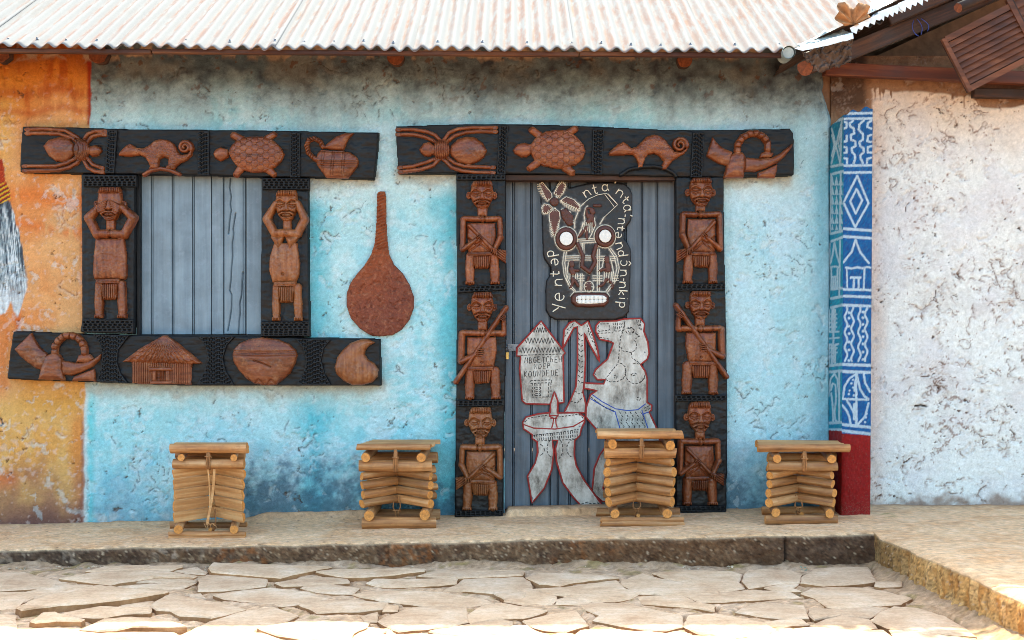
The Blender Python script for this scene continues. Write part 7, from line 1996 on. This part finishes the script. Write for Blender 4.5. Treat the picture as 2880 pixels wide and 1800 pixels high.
stool('bamboo stool with a skewed seat, rightmost on the porch before the patterned pillar', (2100, 1190), 4.725, -.475, .0,
      (152, 1380, 280, 392), [(396, 470, 56), (1122, 474, 58)], (298, 1218, 512, 646), [(642, 764), (756, 882), (872, 1008), (1000, 1142)], (284, 1196), [(378, 1182, 58), (1092, 1196, 58)], (256, 1226, 1232, 1352), rear_top=(.045, .030, .018), seed=24, slats=4, skew=.06)
random.seed(99)

# ================================================================== under the right-hand gable
p = W(2680, 190, -.42)
t = empty('louvred_panel', p, 'dark brown wooden louvred panel hanging tilted under the gable at top right', 'louvre')
s_ = (CAM_D - .42) / FPX
ang = math.atan2(97, 188)
TL = Vector(((2647 - 1440) * s_, -.42, CAM_Z + (900 - 112) * s_)) - p
U_ = Vector((math.cos(ang), 0, math.sin(ang))); V_ = Vector((math.sin(ang), 0, -math.cos(ang)))
def slab(name, u0, u1, v0, v1, y0, y1, mat, tilt=0.0):
    bm = bmesh.new()
    c = [(u0, v0), (u1, v0), (u1, v1), (u0, v1)]
    fr = [bm.verts.new(TL + U_ * u + V_ * v + Vector((0, y0 - .42 * 0 + (tilt if v == v0 else -tilt), 0))) for u, v in c]; bk = [bm.verts.new(TL + U_ * u + V_ * v + Vector((0, y1 + (tilt if v == v0 else -tilt), 0))) for u, v in c]
    bm.faces.new(fr); bm.faces.new(bk[::-1])
    for i in range(4): bm.faces.new((fr[i], bk[i], bk[(i + 1) % 4], fr[(i + 1) % 4]))
    return link(name, bm_mesh(name, bm), mat, t)
LU, LV = .400, .312
slab('stile', 0, .022, 0, LV, -.012, .012, M['louvre']); slab('stile', LU - .005, LU + .022, -.03, LV, -.014, .012, M['louvre'])
slab('rail', .022, LU - .005, -.006, .026, -.010, .012, M['louvre']); slab('rail', .022, LU - .005, LV - .030, LV, -.012, .012, M['louvre'])
for i in range(8):
    v0 = .030 + i * (LV - .064) / 8
    slab('slat', .022, LU - .005, v0, v0 + (LV - .064) / 8 * .97, -.004, .004, M['louvre'], .007)
slab('back_board', .0, LU, .0, LV, .016, .022, M['dark_wood'])
for i in range(5): slab('slat', LU + .03, LU + .35, -.05 + i * .045, -.05 + i * .045 + .042, -.004, .004, M['louvre'], .007)
slab('stile', LU + .022, LU + .030, -.06, LV, -.010, .012, M['dark_wood'])
# blue cord round the rafter
p = W(2590, 80, -.34)
t = empty('blue_cord', p, 'loop of thin blue cord tied round the rafter under the gable', 'cord')
bm = bmesh.new()
for (x0, y0, x1, y1, b_) in ((2570, 58, 2578, 100, -8), (2580, 54, 2590, 98, 8), (2590, 52, 2608, 88, 12), (2576, 96, 2584, 102, 0)):
    add_tube(bm, [W(x0 + (x1 - x0) * k + b_ * math.sin(math.pi * k), y0 + (y1 - y0) * k, -.345) - p for k in np.linspace(0, 1, 7)], .0020, 6)
link('loop', bm_mesh('loop', bm), M['blue_cord'], t)
# dead leaf caught in the valley of the roof
p = W(2395, 66, -.42)
t = empty('dead_leaf', p, 'big curled orange dead leaf caught in the roof valley', 'leaf')
lo = [(2352, 22), (2358, 8), (2372, 10), (2390, 18), (2400, 26), (2412, 10), (2424, 8), (2444, 22), (2440, 38), (2446, 50), (2430, 56), (2420, 66), (2406, 72), (2392, 68), (2374, 74), (2358, 66), (2348, 50), (2356, 36)]
P = resample([tuple(x) for x in lo], 5, closed=True)
n = len(P); c0 = np.array([2402, 66.0])
V, Fq = [], []
for k in range(6):
    for i in range(n):
        q_ = c0 + (P[i] - c0) * (k + .02) / 5
        w_ = W(q_[0], q_[1], -.47)
        y = -.02 * (k / 5) + .018 * math.sin(i * .9) * (k / 5) + .012 * perlin(q_[0] / 8, q_[1] / 8, 5)
        V.append((w_.x - p.x, y - .04, w_.z - p.z))
for k in range(5):
    for i in range(n): Fq.append((k * n + i, k * n + (i + 1) % n, (k + 1) * n + (i + 1) % n, (k + 1) * n + i))
o = link('blade', mesh_np('leaf_blade', np.array(V), np.array(Fq)), M['leaf'], t); o.modifiers.new('thickness', 'SOLIDIFY').thickness = .0015
# tiny weed in the paving
p = Vector((*G(2260, 1617), .012))
t = empty('weed', p, 'tiny blue-green weed growing between two flagstones near the porch corner', 'plant')
bm = bmesh.new()
for k in range(11):
    a_ = k * 2.4; r_ = random.uniform(.008, .020); c = Vector((r_ * math.cos(a_), r_ * math.sin(a_) * .7, random.uniform(.004, .03)))
    vs = [bm.verts.new(c + Vector((.006 * math.cos(a_ + j * 1.57), .005 * math.sin(a_ + j * 1.57), .002 * (j % 2)))) for j in range(4)]; bm.faces.new(vs)
link('leaves', bm_mesh('leaves', bm), mat_plain('weed_green', lin(70, 130, 112), .7, 0, .2, 60), t)
